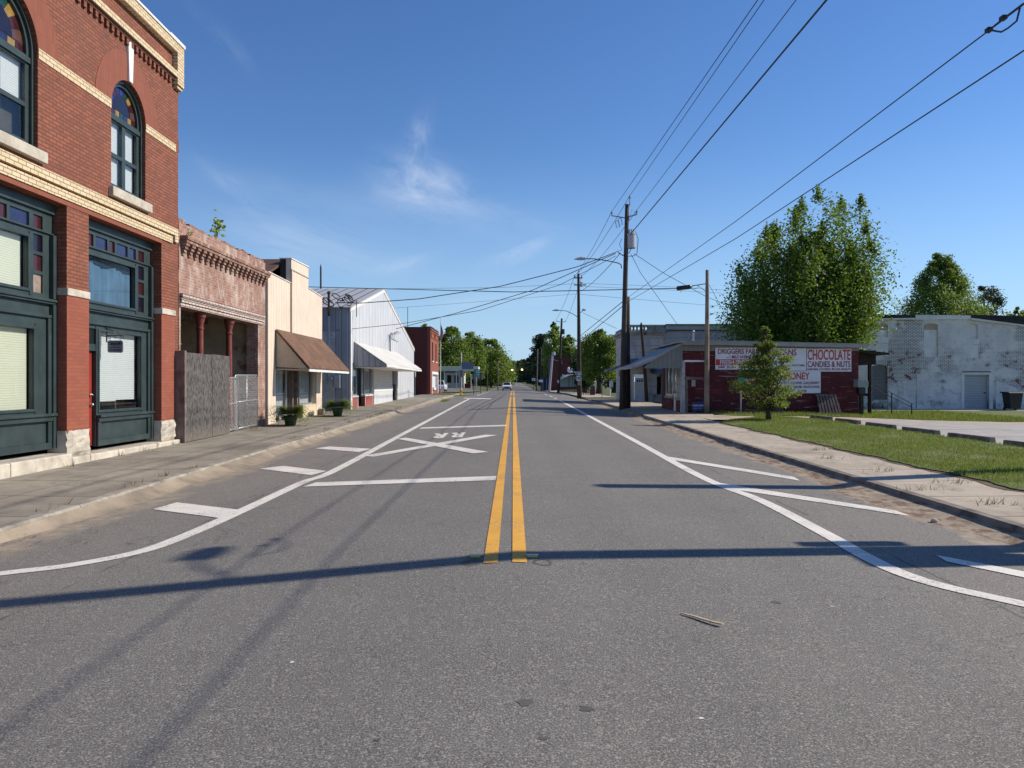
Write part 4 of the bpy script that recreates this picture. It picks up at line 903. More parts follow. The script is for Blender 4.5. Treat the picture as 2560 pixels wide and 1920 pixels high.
for (c, r_) in (A1, A2):
    ring('arch_ring', c, r_ + .004, r_ + .62, SP, M['voussoir'], F1 + .008, F1 - .04, B)
    MB().prism([(c-.075, SP + r_ + .01), (c+.075, SP + r_ + .01), (c+.12, SP + r_ + .86), (c+.05, SP + r_ + .86), (c+.05, SP + r_ + .95), (c-.05, SP + r_ + .95), (c-.05, SP + r_ + .86), (c-.12, SP + r_ + .86)], 'x', F1 + .05, F1 - .04).build('keystone', M['white_trim'], B, bevel=.006)
    MB().box(F1 + .10, F1 - .2, c - r_ - .10, c + r_ + .14, 5.50, 5.70).build('window_sill', M['sill'], B, bevel=.012)
    # window: timber frame, pairs of sashes, coloured fanlight
    xp = F1 - .12; ri = r_ - .10
    win = MB(); frame_out = arch(c, r_ - .002, 5.702, SP)
    hw = (ri - .10)/1
    hol = []
    for s in (-1, 1):
        ya, yb = sorted((c + s*.07, c + s*(r_ - .17)))
        for z0_, z1_ in ((5.84, 6.42), (6.50, 7.17)): hol.append((rect(ya, yb, z0_, z1_)))
    fan = [(c - ri + .03, 7.34), (c + ri - .03, 7.34)] + [(c + (ri-.03)*math.cos(math.pi*i/22), SP + .0 + (ri-.03)*math.sin(math.pi*i/22)) for i in range(23)]
    win.wall('x', xp, xp - .06, frame_out, hol + [fan]); wf = win.build('window', M['green_wood'], B)
    mb = MB(); mb.prism([(c + (r_-.004)*math.cos(math.pi*i/24), SP + (r_-.004)*math.sin(math.pi*i/24)) for i in range(25)] + [(c + (r_-.06)*math.cos(math.pi-math.pi*i/24), SP + (r_-.06)*math.sin(math.pi-math.pi*i/24)) for i in range(25)], 'x', xp + .05, xp + .002)
    for s in (-1, 1): mb.box(xp + .05, xp + .002, c + s*(r_ - .004), c + s*(r_ - .06), 5.704, SP - .002)
    mb.box(xp + .035, xp + .002, c - r_ + .07, c + r_ - .07, 7.20, 7.30); mb.build('frame', M['green_wood'], wf)
    # fanlight pieces: dark centre, ring of coloured squares, row of squares
    cols = ['pane_dark', 'pane_brown', 'pane_red', 'pane_amber', 'pane_royal', 'pane_green', 'pane_blue']; mb = MB(); xg = xp - .05
    k = max(1, r_/.74)
    rin = .37*k; n = 16
    mb.poly([(xg, c + rin*math.cos(math.pi*i/n), 7.50 + rin*math.sin(math.pi*i/n)) for i in range(n+1)], 0)
    seq = [1, 2, 3, 5, 4, 6, 2, 4, 1, 5]
    for i in range(9):
        a, b = math.pi*i/9 + .02, math.pi*(i+1)/9 - .02
        mb.add([(xg, c + rr_*math.cos(t), 7.50 + (rr_ if rr_ < .5*k else rr_-.07)*math.sin(t)) for rr_, t in ((rin+.015, a), (ri, a), (ri, b), (rin+.015, b))], [(0,1,2,3)], seq[i])
    w = 2*(ri-.04)/7
    for i in range(7): mb.add([(xg, y_, z_) for y_, z_ in rect(c - ri + .04 + w*i + .01, c - ri + .04 + w*(i+1) - .01, 7.35, 7.485)], [(0,1,2,3)], [4, 2, 3, 5, 6, 3, 2][i])
    mb.build('fanlight', [M[q] for q in cols], wf)
    MB().box(xp - .055, xp - .058, c - r_ + .1, c + r_ - .1, 7.33, SP + r_ - .05).build('lead_backing', M['dark'], wf)
    mb = MB()
    for s in (-1, 1):
        ya, yb = sorted((c + s*.07, c + s*(r_ - .17))); mb.box(xp - .03, xp - .034, ya, yb, 5.84, 7.17)
    mb.build('pane', M['glass'], wf)
    mb = MB()
    for s in (-1, 1):
        ya, yb = sorted((c + s*.05, c + s*(r_ - .15))); mb.box(xp - .10, xp - .102, ya, yb, 6.46 if c < 14 else 5.75, 7.2)
    mb.build('blind', M['blind_white'], wf)
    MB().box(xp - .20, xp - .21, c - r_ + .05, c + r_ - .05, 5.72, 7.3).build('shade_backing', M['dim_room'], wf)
# piers: stone band and rough stone base
for (a, b) in ((Y0, O1[0]), (O1[1], O2[0]), (O2[1], 18.86)):
    MB().box(F1 + .03, F1 - .345, a - .012, b + .012, 3.25, 3.39).build('pier_band', M['limestone'], B, bevel=.012)
    MB().box(F1 + .004, F1 - .342, a - .003, b + .003, .70, 3.248).build('pier_face', M['smooth_brick'], B)
    rnd = random.Random(int(a*10)); mb = MB(); n = 7; x_ = F1 + .05
    vs = [(x_ + rnd.uniform(-.015, .03) - (.05 if i in (0, n-1) or j in (0, n-1) else 0), a - .02 + (b-a+.04)*i/(n-1), .205 + .49*j/(n-1)) for j in range(n) for i in range(n)]
    mb.add(vs, [(j*n+i, j*n+i+1, (j+1)*n+i+1, (j+1)*n+i) for j in range(n-1) for i in range(n-1)]); mb.box(F1 - .005, F1 - .35, a - .02, b + .02, .205, .695); mb.build('stone_base', M['limestone'], B)
y = Y0
for L in (1.6, 1.5, 1.75, .62, 1.05, 1.75, 1.38):
    MB().box(F1 + .14, F1 - .5, y + .006, y + L - .006, -.05, .20 + .08*(y < 14)).build('stone_step', M['limestone'], B, bevel=.025); y += L
def squares(parent, rects, xg):
    mb = MB(); cols = ['pane_blue', 'pane_red', 'pane_dark', 'pane_beige', 'pane_brown']
    for (a, b, c, d, m) in rects: mb.box(xg, xg - .004, a, b, c, d, m)
    return mb.build('coloured_lights', [M[q] for q in cols], parent)
def storefront(O, right, big, disp, sq, door=None, zb=.285):
    S = MB(); xs_ = F1 - .25
    holes = [rect(a, b, c, d) for a, b, c, d, m in sq] + [rect(*big), rect(*disp)]
    y0, y1 = O[0] + .004, O[1] - .004
    out = rect(y0, y1, zb, OT - .004)
    if door: holes += [rect(door[0], door[1], 2.40, 2.72)]; out = [(y0, zb), (door[0], zb), (door[0], 2.26), (door[1], 2.26), (door[1], zb), (y1, zb), (y1, OT - .004), (y0, OT - .004)]
    S.wall('x', xs_, xs_ - .07, out, holes)
    s = S.build('storefront', M['green_wood'], B)
    mb = MB(); x1 = xs_ + .003
    a0 = door[1] + .02 if door else y0
    mb.box(xs_ + .10, x1, y0, y1, 3.10, 3.15); mb.box(xs_ + .07, x1, y0, y1, 3.06, 3.097); mb.box(xs_ + .05, x1, y0, y1, 2.80, 2.86); mb.box(xs_ + .04, x1, y0, y1, 4.33 + .03, 4.385)
    mb.box(xs_ + .08, x1, y1 - .12, y1, zb, 3.05); mb.box(xs_ + .045, x1, y1 - .22, y1 - .125, zb, 2.79); mb.box(xs_ + .08, x1, y1 - .12, y1, 3.16, 4.35); mb.box(xs_ + .05, x1, y0, y1, 4.74, 4.92)
    for q in (big, disp):
        a, b, c, d = q; w = .055; t = .03
        mb.box(xs_ + t, x1, a - w, a - .002, c - w, d + w); mb.box(xs_ + t, x1, b + .002, b + w, c - w, d + w); mb.box(xs_ + t, x1, a, b, d + .002, d + w); mb.box(xs_ + t, x1, a, b, c - w, c - .002)
        mb.box(xs_ + .015, x1, a - w - .06, a - w - .003, c - w - .06, d + w + .06); mb.box(xs_ + .015, x1, b + w + .003, b + w + .06, c - w - .06, d + w + .06)
    mb.build('moulding', M['green_wood'], s, bevel=.006)
    mb = MB(); zt = disp[2] - .10
    mb.box(xs_ + .11, x1, a0, y1 - .005, zt - .05, zt); mb.box(xs_ + .07, x1, a0, y1 - .01, zt - .14, zt - .053)
    mb.box(xs_ + .05, x1, a0, y1 - .02, zb, zb + .12); mb.box(xs_ + .05, x1, a0, a0 + .10, zb + .123, zt - .143); mb.box(xs_ + .05, x1, y1 - .16, y1 - .02, zb + .123, zt - .143)
    mb.build('bulkhead', M['green_wood'], s, bevel=.006)
    mb = MB(); mb.box(xs_ - .04, xs_ - .045, *big); mb.box(xs_ - .04, xs_ - .045, *disp); mb.build('pane', M['glass'], s)
    squares(s, sq, xs_ - .03)
    return s, xs_
sq2 = [(15.14, 15.36, 4.41, 4.65, 0), (15.44, 15.66, 4.41, 4.65, 1), (15.74, 16.20, 4.41, 4.65, 0), (16.28, 16.50, 4.41, 4.65, 1), (16.58, 17.05, 4.41, 4.65, 0), (17.13, 17.42, 4.41, 4.65, 0), (17.53, 17.80, 4.41, 4.65, 1), (17.53, 17.80, 3.99, 4.30, 2), (17.53, 17.80, 3.64, 3.93, 1), (17.53, 17.80, 3.24, 3.58, 2)]
st, xs_ = storefront(O2, 1, (15.14, 17.34, 3.29, 4.21), (15.86, 17.63, 1.03, 2.67), sq2, (15.12, 15.74))
mb = MB(); n = 34
pts = [(15.1 + 2.2*i/n, .030*math.sin(i*1.35) + .02*math.sin(i*.6)) for i in range(n+1)]
mb.add([(xs_ - .13 + w, y, z) for y, w in pts for z in (3.22, 4.14 - .10*abs(math.sin(y*3)))], [(2*i, 2*i+1, 2*i+3, 2*i+2) for i in range(n)]); mb.build('curtain', M['curtain'], st)
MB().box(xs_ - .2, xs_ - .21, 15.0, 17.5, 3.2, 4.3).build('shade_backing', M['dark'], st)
mb = MB(); mb.box(xs_ - .10, xs_ - .102, 15.84, 16.72, 1.20, 2.70); mb.box(xs_ - .105, xs_ - .107, 16.72, 17.55, 1.225, 2.70); mb.build('blind', M['blind_white'], st)
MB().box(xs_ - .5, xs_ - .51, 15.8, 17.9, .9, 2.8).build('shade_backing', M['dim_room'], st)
# side door with its transom light
MB().box(xs_ - .03, xs_ - .034, 15.12, 15.74, 2.40, 2.72).build('transom_pane', M['car_glass'], st)
d = MB().box(xs_ - .073, xs_ - .11, 15.05, 15.735, .30, 2.255).build('door', M['red_door'], B)
mb = MB()
for z0_, z1_ in ((.50, 1.05), (1.35, 2.05)): mb.box(xs_ - .064, xs_ - .0725, 15.12, 15.62, z0_, z1_)
mb.build('door_panel', M['red_door'], d, bevel=.006)
mb = MB()
for z_ in (1.15, 1.35): mb = MB(); mb.disc((xs_ - .072, 15.67, z_), .03, 'x', .025, 12); mb.ball((xs_ - .03, 15.67, z_), .034 if z_ < 1.2 else .022, n=10); mb.build('handle' if z_ < 1.2 else 'lock', M['steel'], d, smooth=True)
sq1 = [(13.70, 13.97, 4.41, 4.65, 1), (13.70, 13.97, 3.99, 4.30, 2), (13.70, 13.97, 3.64, 3.93, 1), (13.70, 13.97, 3.24, 3.58, 3)] + [(a, b, 4.41, 4.65, m) for a, b, m in ((13.06, 13.58, 0), (12.76, 12.98, 1), (12.16, 12.68, 0), (11.86, 12.08, 1), (11.26, 11.78, 0))]
st, xs_ = storefront(O1, 1, (11.2, 13.52, 3.29, 4.20), (11.1, 13.68, 1.13, 2.57), sq1, None, .37)
mb = MB(); mb.box(xs_ - .10, xs_ - .102, 11.1, 13.48, 3.2, 4.3); mb.box(xs_ - .10, xs_ - .102, 11.0, 13.66, 1.0, 2.65); mb.build('blind', M['blind_cream'], st)
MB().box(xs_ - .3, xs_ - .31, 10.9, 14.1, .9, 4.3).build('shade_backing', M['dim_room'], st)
# hanging shop sign on its scrolled bracket
sy_ = 16.15
SG = root('hanging_sign', 'small dark shop sign hung from a scrolled iron bracket by the red door', 'sign', (F1 - .02, sy_, 2.24))
mb = MB(); zt = 2.60; xw = F1 - .245
mb.path([(xw, sy_, zt), (F1 + .10, sy_, zt)], .010, 6); mb.path([(xw, sy_, zt+.16), (xw+.16, sy_, zt+.09), (F1 - .04, sy_, zt)], .008, 6); mb.box(xw - .0, xw + .012, sy_ - .02, sy_ + .02, zt - .14, zt + .2)
def curl(cx_, cz_, r0, t0, t1, n=18): return [(cx_ + r0*(1-.55*i/n)*math.cos(t0+(t1-t0)*i/n), sy_, cz_ + r0*(1-.55*i/n)*math.sin(t0+(t1-t0)*i/n)) for i in range(n+1)]
mb.path(curl(F1 + .10, zt - .035, .035, math.pi/2, -3.6), .006, 5); mb.path(curl(F1 - .06, zt - .03, .032, math.pi/2, 6.6), .006, 5); mb.path(curl(xw + .07, zt - .04, .04, math.pi/2, 6.6), .006, 5)
for x_ in (xw + .08, F1 + .05): mb.path([(x_, sy_, zt), (x_, sy_, zt - .10)], .004, 5)
mb.build('bracket', M['black'], SG)
mb = MB(); xa, xb, za, zb_ = xw + .03, F1 + .11, 2.24, 2.50; c_ = .03
mb.prism([(xa+c_, za), (xb-c_, za), (xb, za+c_), (xb, zb_-c_), (xb-c_, zb_), (xa+c_, zb_), (xa, zb_-c_), (xa, za+c_)], 'y', sy_ - .012, sy_ + .012); bd = mb.build('board', M['sign_grey'], SG)
xm = (xa+xb)/2
mb = MB(); mb.path([(xm + .15*math.cos(t)*1.0, sy_ - .014, 2.435 + .036*math.sin(t)) for t in np.linspace(2.4, 5.4, 14)], .003, 4); mb.path([(xm + .15*math.cos(t), sy_ - .014, 2.435 + .036*math.sin(t)) for t in np.linspace(-.7, 2.1, 14)], .003, 4); mb.build('emblem', M['black'], bd)
text('Smooth', (xm, sy_ - .014, 2.433), .072, M['black'], bd, 1.0, bold=.002, shear=.35)
text('Concrete, Inc.', (xm, sy_ - .014, 2.355), .042, M['black'], bd, 1.0)
text('912-685-2010', (xm, sy_ - .014, 2.295), .044, M['black'], bd, 1.0, bold=.001)
# plants growing out of the wall heads
def sprout(name, label, c, r_, n, ls, mat, seed, org, stemh):
    R = root(name, label, 'plant', org); rr_ = np.random.RandomState(seed)
    P = np.array(c) + rr_.normal(0, 1, (n, 3))*np.array(r_); nr = rr_.normal(0, 1, (n, 3)) + np.array([0, 0, .8]); nr /= np.linalg.norm(nr, axis=1)[:, None]
    u = np.cross(nr, rr_.normal(0, 1, (n, 3))); u /= np.linalg.norm(u, axis=1)[:, None]; w = np.cross(nr, u); s = ls*rr_.uniform(.6, 1.3, n)[:, None]
    V = np.stack([P - u*s*.5, P + w*s*.4, P + u*s*.5, P - w*s*.4], 1) - np.array(org)
    raw('foliage', V.reshape(-1, 3), np.arange(n*4).reshape(n, 4), mat, R)
    MB().path([org, ((org[0]+c[0])/2+.02, org[1]+.03, (org[2]+c[2])/2), c], [.012, .009, .006], 5).build('stem', M['bark'], R)
    return R

# ------------------------------------------------------------------ roofless looking brick shop next to it
F2 = -8.42
B2 = root('ruined_brick_shop', 'single storey ruined brick shop with corbelled cornice and open front', 'building', (F2 - 4, 22.4, gh(-8.7, 22.4)))
ya, yb, z0_, zt = 19.14, 25.80, .10, 5.66
MB().wall('x', F2, F2 - .38, [(ya, z0_), (19.24, z0_), (19.24, 3.53), (25.08, 3.53), (25.08, z0_), (yb, z0_), (yb, zt), (ya, zt)]).build('wall', M['old_brick'], B2)
mb = MB(); mb.box(F2 - .38, -21, yb - .36, yb - .002, z0_, 5.2); mb.box(F2 - .38, -21, ya + .002, ya + .3, z0_, 5.2); mb.box(-20.6, -21.01, ya + .003, yb - .003, z0_, 5.2); mb.build('side_wall', M['old_brick'], B2)
mb = MB(); mb.box(F2 - .385, -20.6, yb - .37, yb - .362, 1.25, 3.9); mb.box(F2 - .385, -20.6, ya + .302, ya + .31, 1.25, 3.9); mb.box(-20.59, -20.58, ya + .32, yb - .38, 1.25, 3.9); mb.build('plaster', M['plaster'], B2)
mb = MB(); mb.box(F2 - .39, -20.55, ya + .32, yb - .38, 3.72, 3.80)
for k in range(9): mb.box(F2 - .6 - k*1.2, F2 - .7 - k*1.2, ya + .32, yb - .38, 3.55, 3.715)
mb.build('ceiling', M['grey_wood'], B2)
MB().box(F2 - .02, -20.58, ya + .31, yb - .37, .05, .14).build('floor', M['soil'], B2)
mb = MB(); rnd = random.Random(5); y = ya
while y < yb - .2:
    L = .218; 
    if rnd.random() < .86: mb.box(F2 - .01, F2 - .34, y, y + L - .012, zt + .001, zt + rnd.choice((.05, .06, .07, .075, .078, .10)))
    y += L
mb.box(F2 - .011, F2 - .339, ya + .005, yb - .005, zt + .0012, zt + .012); mb.build('broken_top', M['old_corbel'], B2)
mb = MB(); mb.box(F2 + .20, F2 - .1, ya + .06, yb + .02, 5.24, 5.33); mb.box(F2 + .17, F2 - .1, ya + .08, yb, 5.16, 5.237)
y = ya + .10
while y < yb - .1:
    for k in range(4): mb.box(F2 + .15 - k*.035, F2 - .05, y + .012*k, y + .20 - .012*k, 5.16 - .08*(k+1) + .003, 5.16 - .08*k - .002)
    y += .365
mb.build('corbel_cornice', M['old_corbel'], B2)
mb = MB()
for k in range(3): mb.box(F2 + .09 - .028*k, F2 - .05, ya + .03, 25.55, 3.86 - .112*(k+1) + .006, 3.86 - .112*k)
mb.box(F2 + .01, F2 - .05, 19.0 + .16, 25.3, 3.535, 3.52 + .01)
mb.build('lintel_band', M['white_brick'], B2)
for y in (20.92, 23.05):
    MB().lathe(F2 - .2, y, [(.15, .14), (.15, .22), (.11, .30), (.10, .9), (.085, 3.05), (.10, 3.07), (.10, 3.12), (.085, 3.14), (.09, 3.2), (.125, 3.36), (.15, 3.40), (.15, 3.525)], 18).build('iron_column', M['iron_red'], B2, smooth=False)
MB().path([(F2 - .5, 20.15, 3.55), (F2 - .5, 20.2, 2.95), (F2 - .42, 20.1, 2.68), (F2 - .3, 19.95, 2.62), (F2 - .22, 19.7, 2.6), (F2 - .22, 19.66, 2.5)], .018, 6).build('bent_conduit', M['galv'], B2)
sprout('wall_sapling', 'leafy green sapling sprouting from the top of the ruined brick shop', (F2 - .15, 22.05, 6.12), (.09, .10, .17), 70, .13, M['leaf_light'], 3, (F2 - .18, 22.0, 5.7), .3)
sprout('wall_weed', 'tiny weed on the ruined shop wall beside the corner building', (F2 + .05, 19.75, 5.50), (.03, .07, .05), 26, .05, M['leaf_oak'], 7, (F2 - .0, 19.75, 5.40), .1)
# board screen in front of the opening
xb_ = -8.16
zg = gh(xb_, 20.4)
PB = root('board_screen', 'weathered grey chipboard screen leaning before the ruined shop opening', 'board fence', (xb_, 20.4, zg))
for a, b, t0, t1 in ((18.98, 20.62, 2.36, 2.36), (20.64, 21.92, 2.38, 2.36)):
    MB().prism([(a, gh(xb_, a) + .02), (b, gh(xb_, b) + .015), (b - .05, t1), (a + (.0 if a < 19 else -.04), t0)], 'x', xb_, xb_ - .03).build('panel', M['osb'], PB)
MB().box(xb_ + .01, xb_ - .36, 18.86, 18.97, gh(xb_, 18.9) - .02, 2.40).build('post', M['grey_wood'], PB, bevel=.006)
MB().box(xb_ - .04, xb_ - .13, 21.80, 21.90, gh(xb_, 21.9), 2.3).build('post', M['grey_wood'], PB, bevel=.006)
# chain link gate
GT = root('chain_link_gate', 'galvanised chain link gate leaf closing the rest of the ruined shop opening', 'gate', (-8.35, 23.6, gh(-8.35, 23.6)))
def gate_leaf(ya, yb, zt0, zt1, x0, mids):
    zb_ = gh(x0, ya) + .05; mb = MB(); zm = zb_ + (zt0-zb_)*.5
    mb.path([(x0, ya, zb_), (x0, ya, zt0 - .05), (x0, ya + .06, zt0), (x0, yb - .08, zt1), (x0, yb, zt1 - .1), (x0, yb + .02, zb_ + .04)], .022, 6); mb.path([(x0, ya, zb_ + .01), (x0, yb, zb_ + .05)], .02, 6); mb.path([(x0, ya, zm), (x0, yb, zm + .04)], .018, 6)
    for m_ in mids: mb.path([(x0, m_, zb_), (x0, m_, zt0)], .018, 6)
    f = mb.build('frame', M['galv'], GT, smooth=True)
    mb = MB(); s = .125; L = yb - ya; H = zt0 - zb_
    t = -H
    while t < L:
        for sg in (1, -1):
            p = [(max(0, t), max(0, -t)), (min(L, t + H), min(H, L - t))]
            if p[1][0] - p[0][0] > .03:
                q = [(a, b if sg == 1 else H - b) for a, b in p]
                mb.path([(x0 + .004*sg, ya + q[0][0], zb_ + q[0][1]), (x0 + .004*sg, ya + q[1][0], zb_ + q[1][1])], .0028, 3, cap=False)
        t += s
    mb.build('wire_mesh', M['galv'], f)
gate_leaf(22.02, 23.0, 1.74, 1.76, -8.33, ()); gate_leaf(22.92, 24.95, 1.83, 1.85, -8.40, (23.95,))

# ------------------------------------------------------------------ cream false front shop
F3 = -8.38
B3 = root('cream_shop', 'cream sided shop with stepped false front and brown shingled awning', 'building', (F3 - 4, 29.7, gh(-8.7, 29.7)))
ya, yb = 26.06, 33.3
z0_ = .10
out = [(ya, z0_), (ya, 5.38), (28.70, 5.36), (28.70, z0_)]
MB().wall('x', F3 - .03, F3 - .2, [(ya, z0_), (26.92, z0_), (26.92, 2.4), (28.70, 2.4), (28.70, 5.36), (ya, 5.40)]).build('wall', M['cream'], B3)
MB().wall('x', F3, F3 - .2, [(28.702, 2.4), (32.35, 2.4), (32.35, z0_), (yb, z0_), (yb + .05, 5.34), (31.1, 5.46), (31.1, 6.32), (28.702, 6.28)]).build('wall', M['cream'], B3)
mb = MB(); mb.box(F3 - .2, F3 - .42, 28.70, 31.1, 5.0, 6.27); mb.build('parapet_back', M['tar'], B3)
mb = MB(); mb.box(F3 + .03, F3 - .005, 28.68, 28.75, 3.4, 5.9); mb.box(F3 + .025, F3 + .001, 28.76, 31.12, 5.86, 5.90); split(mb, 'seam_trim', M['tan_gable'], B3)
mb = MB(); mb.prism([(28.68, 6.282), (31.12, 6.322), (31.12, 6.36), (28.68, 6.32)], 'x', F3 + .03, F3 - .45); mb.prism([(ya - .01, 5.402), (28.69, 5.362), (28.69, 5.39), (ya - .01, 5.43)], 'x', F3 + .0, F3 - .25); mb.prism([(31.11, 5.462), (yb + .06, 5.342), (yb + .06, 5.37), (31.11, 5.49)], 'x', F3 + .03, F3 - .25); split(mb, 'cap_flashing', M['white_trim'], B3)
mb = MB(); mb.box(F3 - .21, -22, ya, ya + .15, z0_, 5.2); mb.box(F3 - .21, -22, yb - .15, yb, z0_, 5.0); mb.build('side_wall', M['grey_wood'], B3)
# corrugated gable roof behind the false front
mb = MB(); mb.prism([(ya - .05, 5.0), (29.6, 6.32), (yb + .1, 4.9), (yb + .1, 4.98), (29.6, 6.42), (ya - .05, 5.08)], 'x', F3 - .45, -22); mb.build('roof', M['rust_roof'], B3)
# awning
ax0, ax1 = F3 + .01, F3 + 1.14
ay0, ay1 = 26.86, 33.25
mb = MB(); mb.prism([(ax0, 3.42), (ax1 + .05, 2.10), (ax1 + .05, 2.16), (ax0, 3.50)], 'y', ay0 - .04, ay1 + .04); aw = mb.build('awning', M['shingle'], B3)
mb = MB(); mb.prism([(ax0, 3.40), (ax0, 2.16), (ax1 - .02, 2.10)], 'y', ay0, ay0 + .03); mb.prism([(ax0, 3.40), (ax0, 2.16), (ax1 - .02, 2.10)], 'y', ay1 - .03, ay1); mb.box(ax0 + .002, ax1, ay0 + .032, ay1 - .032, 2.06, 2.098); mb.build('gable_board', M['tan_gable'], aw)
MB().box(ax1 + .002, ax1 + .05, ay0 - .03, ay1 + .05, 2.0, 2.085).build('fascia', M['white_trim'], aw)
# shopfront under the awning
xr = F3 - .25
def shopwin(parent, ya, yb, za, zb_, x, curt=True):
    f = MB(); w = .06; f.wall('x', x, x - .07, rect(ya, yb, za, zb_), [rect(ya + w, yb - w, za + w, zb_ - w)]); o = f.build('window', M['galv'], parent)
    MB().box(x - .03, x - .034, ya + w, yb - w, za + w, zb_ - w).build('pane', M['glass'], o)
    if curt:
        n = 26; mb = MB(); mb.add([(x - .16 + .035*math.sin(i*1.7), ya + (yb-ya)*i/n, z) for i in range(n+1) for z in (za, zb_)], [(2*i, 2*i+1, 2*i+3, 2*i+2) for i in range(n)]); mb.build('curtain', M['blue_block'], o)
    return o
shopwin(B3, 26.95, 28.66, .36, 2.36, xr + .1); shopwin(B3, 30.32, 32.3, .72, 2.36, xr + .1)
MB().box(F3 - .005, F3 - .2, 30.3, 32.348, z0_, .715).build('stall_riser', M['cream_plain'], B3)
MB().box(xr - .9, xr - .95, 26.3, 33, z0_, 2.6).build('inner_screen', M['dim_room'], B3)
mb = MB(); mb.box(xr + .05, xr - .12, 28.68, 28.80, .15, 2.38); mb.box(xr + .05, xr - .4, 29.55, 29.68, .15, 2.38); mb.box(xr + .05, xr - .12, 30.18, 30.30, .15, 2.38); split(mb, 'door_frame', M['grey_wood'], B3)
dd = MB().wall('x', xr - .25, xr - .29, rect(28.82, 29.53, .2, 2.36), [rect(28.93, 29.42, 1.15, 2.25), rect(28.93, 29.42, .35, 1.05)]).build('door', M['white_trim'], B3)
mb = MB(); mb.box(xr - .265, xr - .268, 28.93, 29.42, 1.15, 2.25); mb.box(xr - .265, xr - .268, 28.93, 29.42, .35, 1.05); mb.build('pane', M['glass'], dd)
mb = MB(); mb.box(xr - .33, xr - .34, 28.8, 29.5, .15, 2.38); mb.box(xr - .33, xr - .34, 29.7, 30.15, .15, 2.38); mb.build('curtain', M['blue_block'], B3)
# potted ferns
def planter(name, label, x, y, hw, group):
    z = gh(x, y); R = root(name, label, 'planter', (x, y, z), group)
    MB().lathe(x, y, [(.15, z), (.17, z + .03), (.225, z + .27), (.24, z + .31), (.24, z + .34), (.21, z + .34), (.20, z + .30)], 18).build('pot', M['pot'], R, smooth=True)
    r_ = np.random.RandomState(int(y*3)); V = []; Fc = []
    for i in range(420):
        a = r_.uniform(0, 6.283); L = hw*r_.uniform(.35, 1.15); up = r_.uniform(.06, .34); dr = r_.uniform(.08, .62)
        for k in range(11):
            t = (k+1)/11; px = x + math.cos(a)*(.1+L*t); py = y + math.sin(a)*(.1+L*t); pz = z + .40 + up*math.sin(t*math.pi*.7)*1.2 - dr*t*t
            for s in (-1, 1):
                dx, dy = -math.sin(a)*s, math.cos(a)*s; l = .15*(1.15-t)+.05; q = len(V); jz = r_.uniform(-.02, .02)
                V += [(px, py, max(z+.01, pz)), (px + dx*l + math.cos(a)*.02, py + dy*l + math.sin(a)*.02, max(z+.01, pz - .012 + jz)), (px + math.cos(a)*.025, py + math.sin(a)*.025, max(z+.01, pz))]; Fc.append((q, q+1, q+2))
    raw('fern', np.array(V) - np.array([x, y, z]), np.array(Fc), M['fern'], R)
    return R
planter('fern_planter', 'potted fern in a green tub in front of the cream shop window', -7.5, 25.6, .56, 'potted ferns on the left pavement')
planter('fern_planter', 'wider potted fern by the corner of the grey metal building', -7.3, 31.6, .68, 'potted ferns on the left pavement')
o = MB().box(F3 + .26, F3 + .03, 32.55, 32.85, gh(-8.2, 32.7), gh(-8.2, 32.7) + .26).build('concrete_block', M['kerb'], org=(F3 + .15, 32.7, gh(-8.2, 32.7)), bevel=.02); tag(o, 'small concrete block at the right foot of the cream shop front', 'block')

# ------------------------------------------------------------------ grey ribbed metal building
F4 = -8.1
B4 = root('metal_building', 'pale ribbed metal gable building with white lean-to awning', 'building', (F4 - 5, 50, gh(-8.7, 50)))
ya, yp, yb = 37.8, 47.5, 62.0; ze, zp, zf_ = 5.33, 7.42, 4.36
gy = lambda y: gz(y) - .08
MB().wall('x', F4, F4 - .15, [(ya, .25), (38.35, .25), (38.35, 2.6), (52.9, 2.6), (52.9, .42), (yb, .42), (yb, zf_), (yp, zp), (ya, ze)]).build('wall', M['metal_wall'], B4)
mb = MB(); mb.box(F4 - .152, -26, ya, ya + .15, .2, ze - .03); mb.build('side_wall', M['metal_side'], B4)
MB().box(F4 - .152, -26, yb - .15, yb, .3, zf_ - .05).build('side_wall', M['metal_side'], B4)
mb = MB(); t = .06
mb.prism([(ya - .12, ze - .03), (yp, zp), (yp, zp + t), (ya - .12, ze - .03 + t)], 'x', F4 + .06, -26); mb.prism([(yp, zp), (yb + .12, zf_ - .02), (yb + .12, zf_ - .02 + t), (yp, zp + t)], 'x', F4 + .06, -26); mb.build('roof', M['metal_roof'], B4)
mb = MB(); h = .16
mb.prism([(ya - .13, ze - .04), (yp, zp - .01), (yp, zp - .01 - h), (ya - .13, ze - .04 - h)], 'x', F4 + .04, F4 + .002); mb.prism([(yp, zp - .01), (yb + .13, zf_ - .03), (yb + .13, zf_ - .03 - h), (yp, zp - .01 - h)], 'x', F4 + .04, F4 + .002); mb.box(F4 + .03, F4 + .002, ya, ya + .22, .25, ze - .2); mb.box(F4 + .08, F4 - .06, 52.75, 52.9, .45, 2.6); mb.build('edge_trim', M['white_trim'], B4)
mb = MB(); mb.box(-8.85, -10.6, ya - .003, ya - .06, .2, 4.15); mb.build('old_boarding', M['peel_white'], B4)
mb = MB(); xm_ = XP(821.6, ya - .2); mb.path([(xm_, ya - .16, 1.6), (xm_, ya - .16, 5.9)], .05, 8); mb.box(xm_ + .28, xm_ + .55, ya - .065, ya - .2, 1.35, 2.0); mb.build('service_conduit', M['can'], B4)
mb = MB(); mb.disc((XP(829, ya), ya - .21, 1.78), .11, 'y', -.09, 14); mb.build('meter', M['porcelain'], B4)
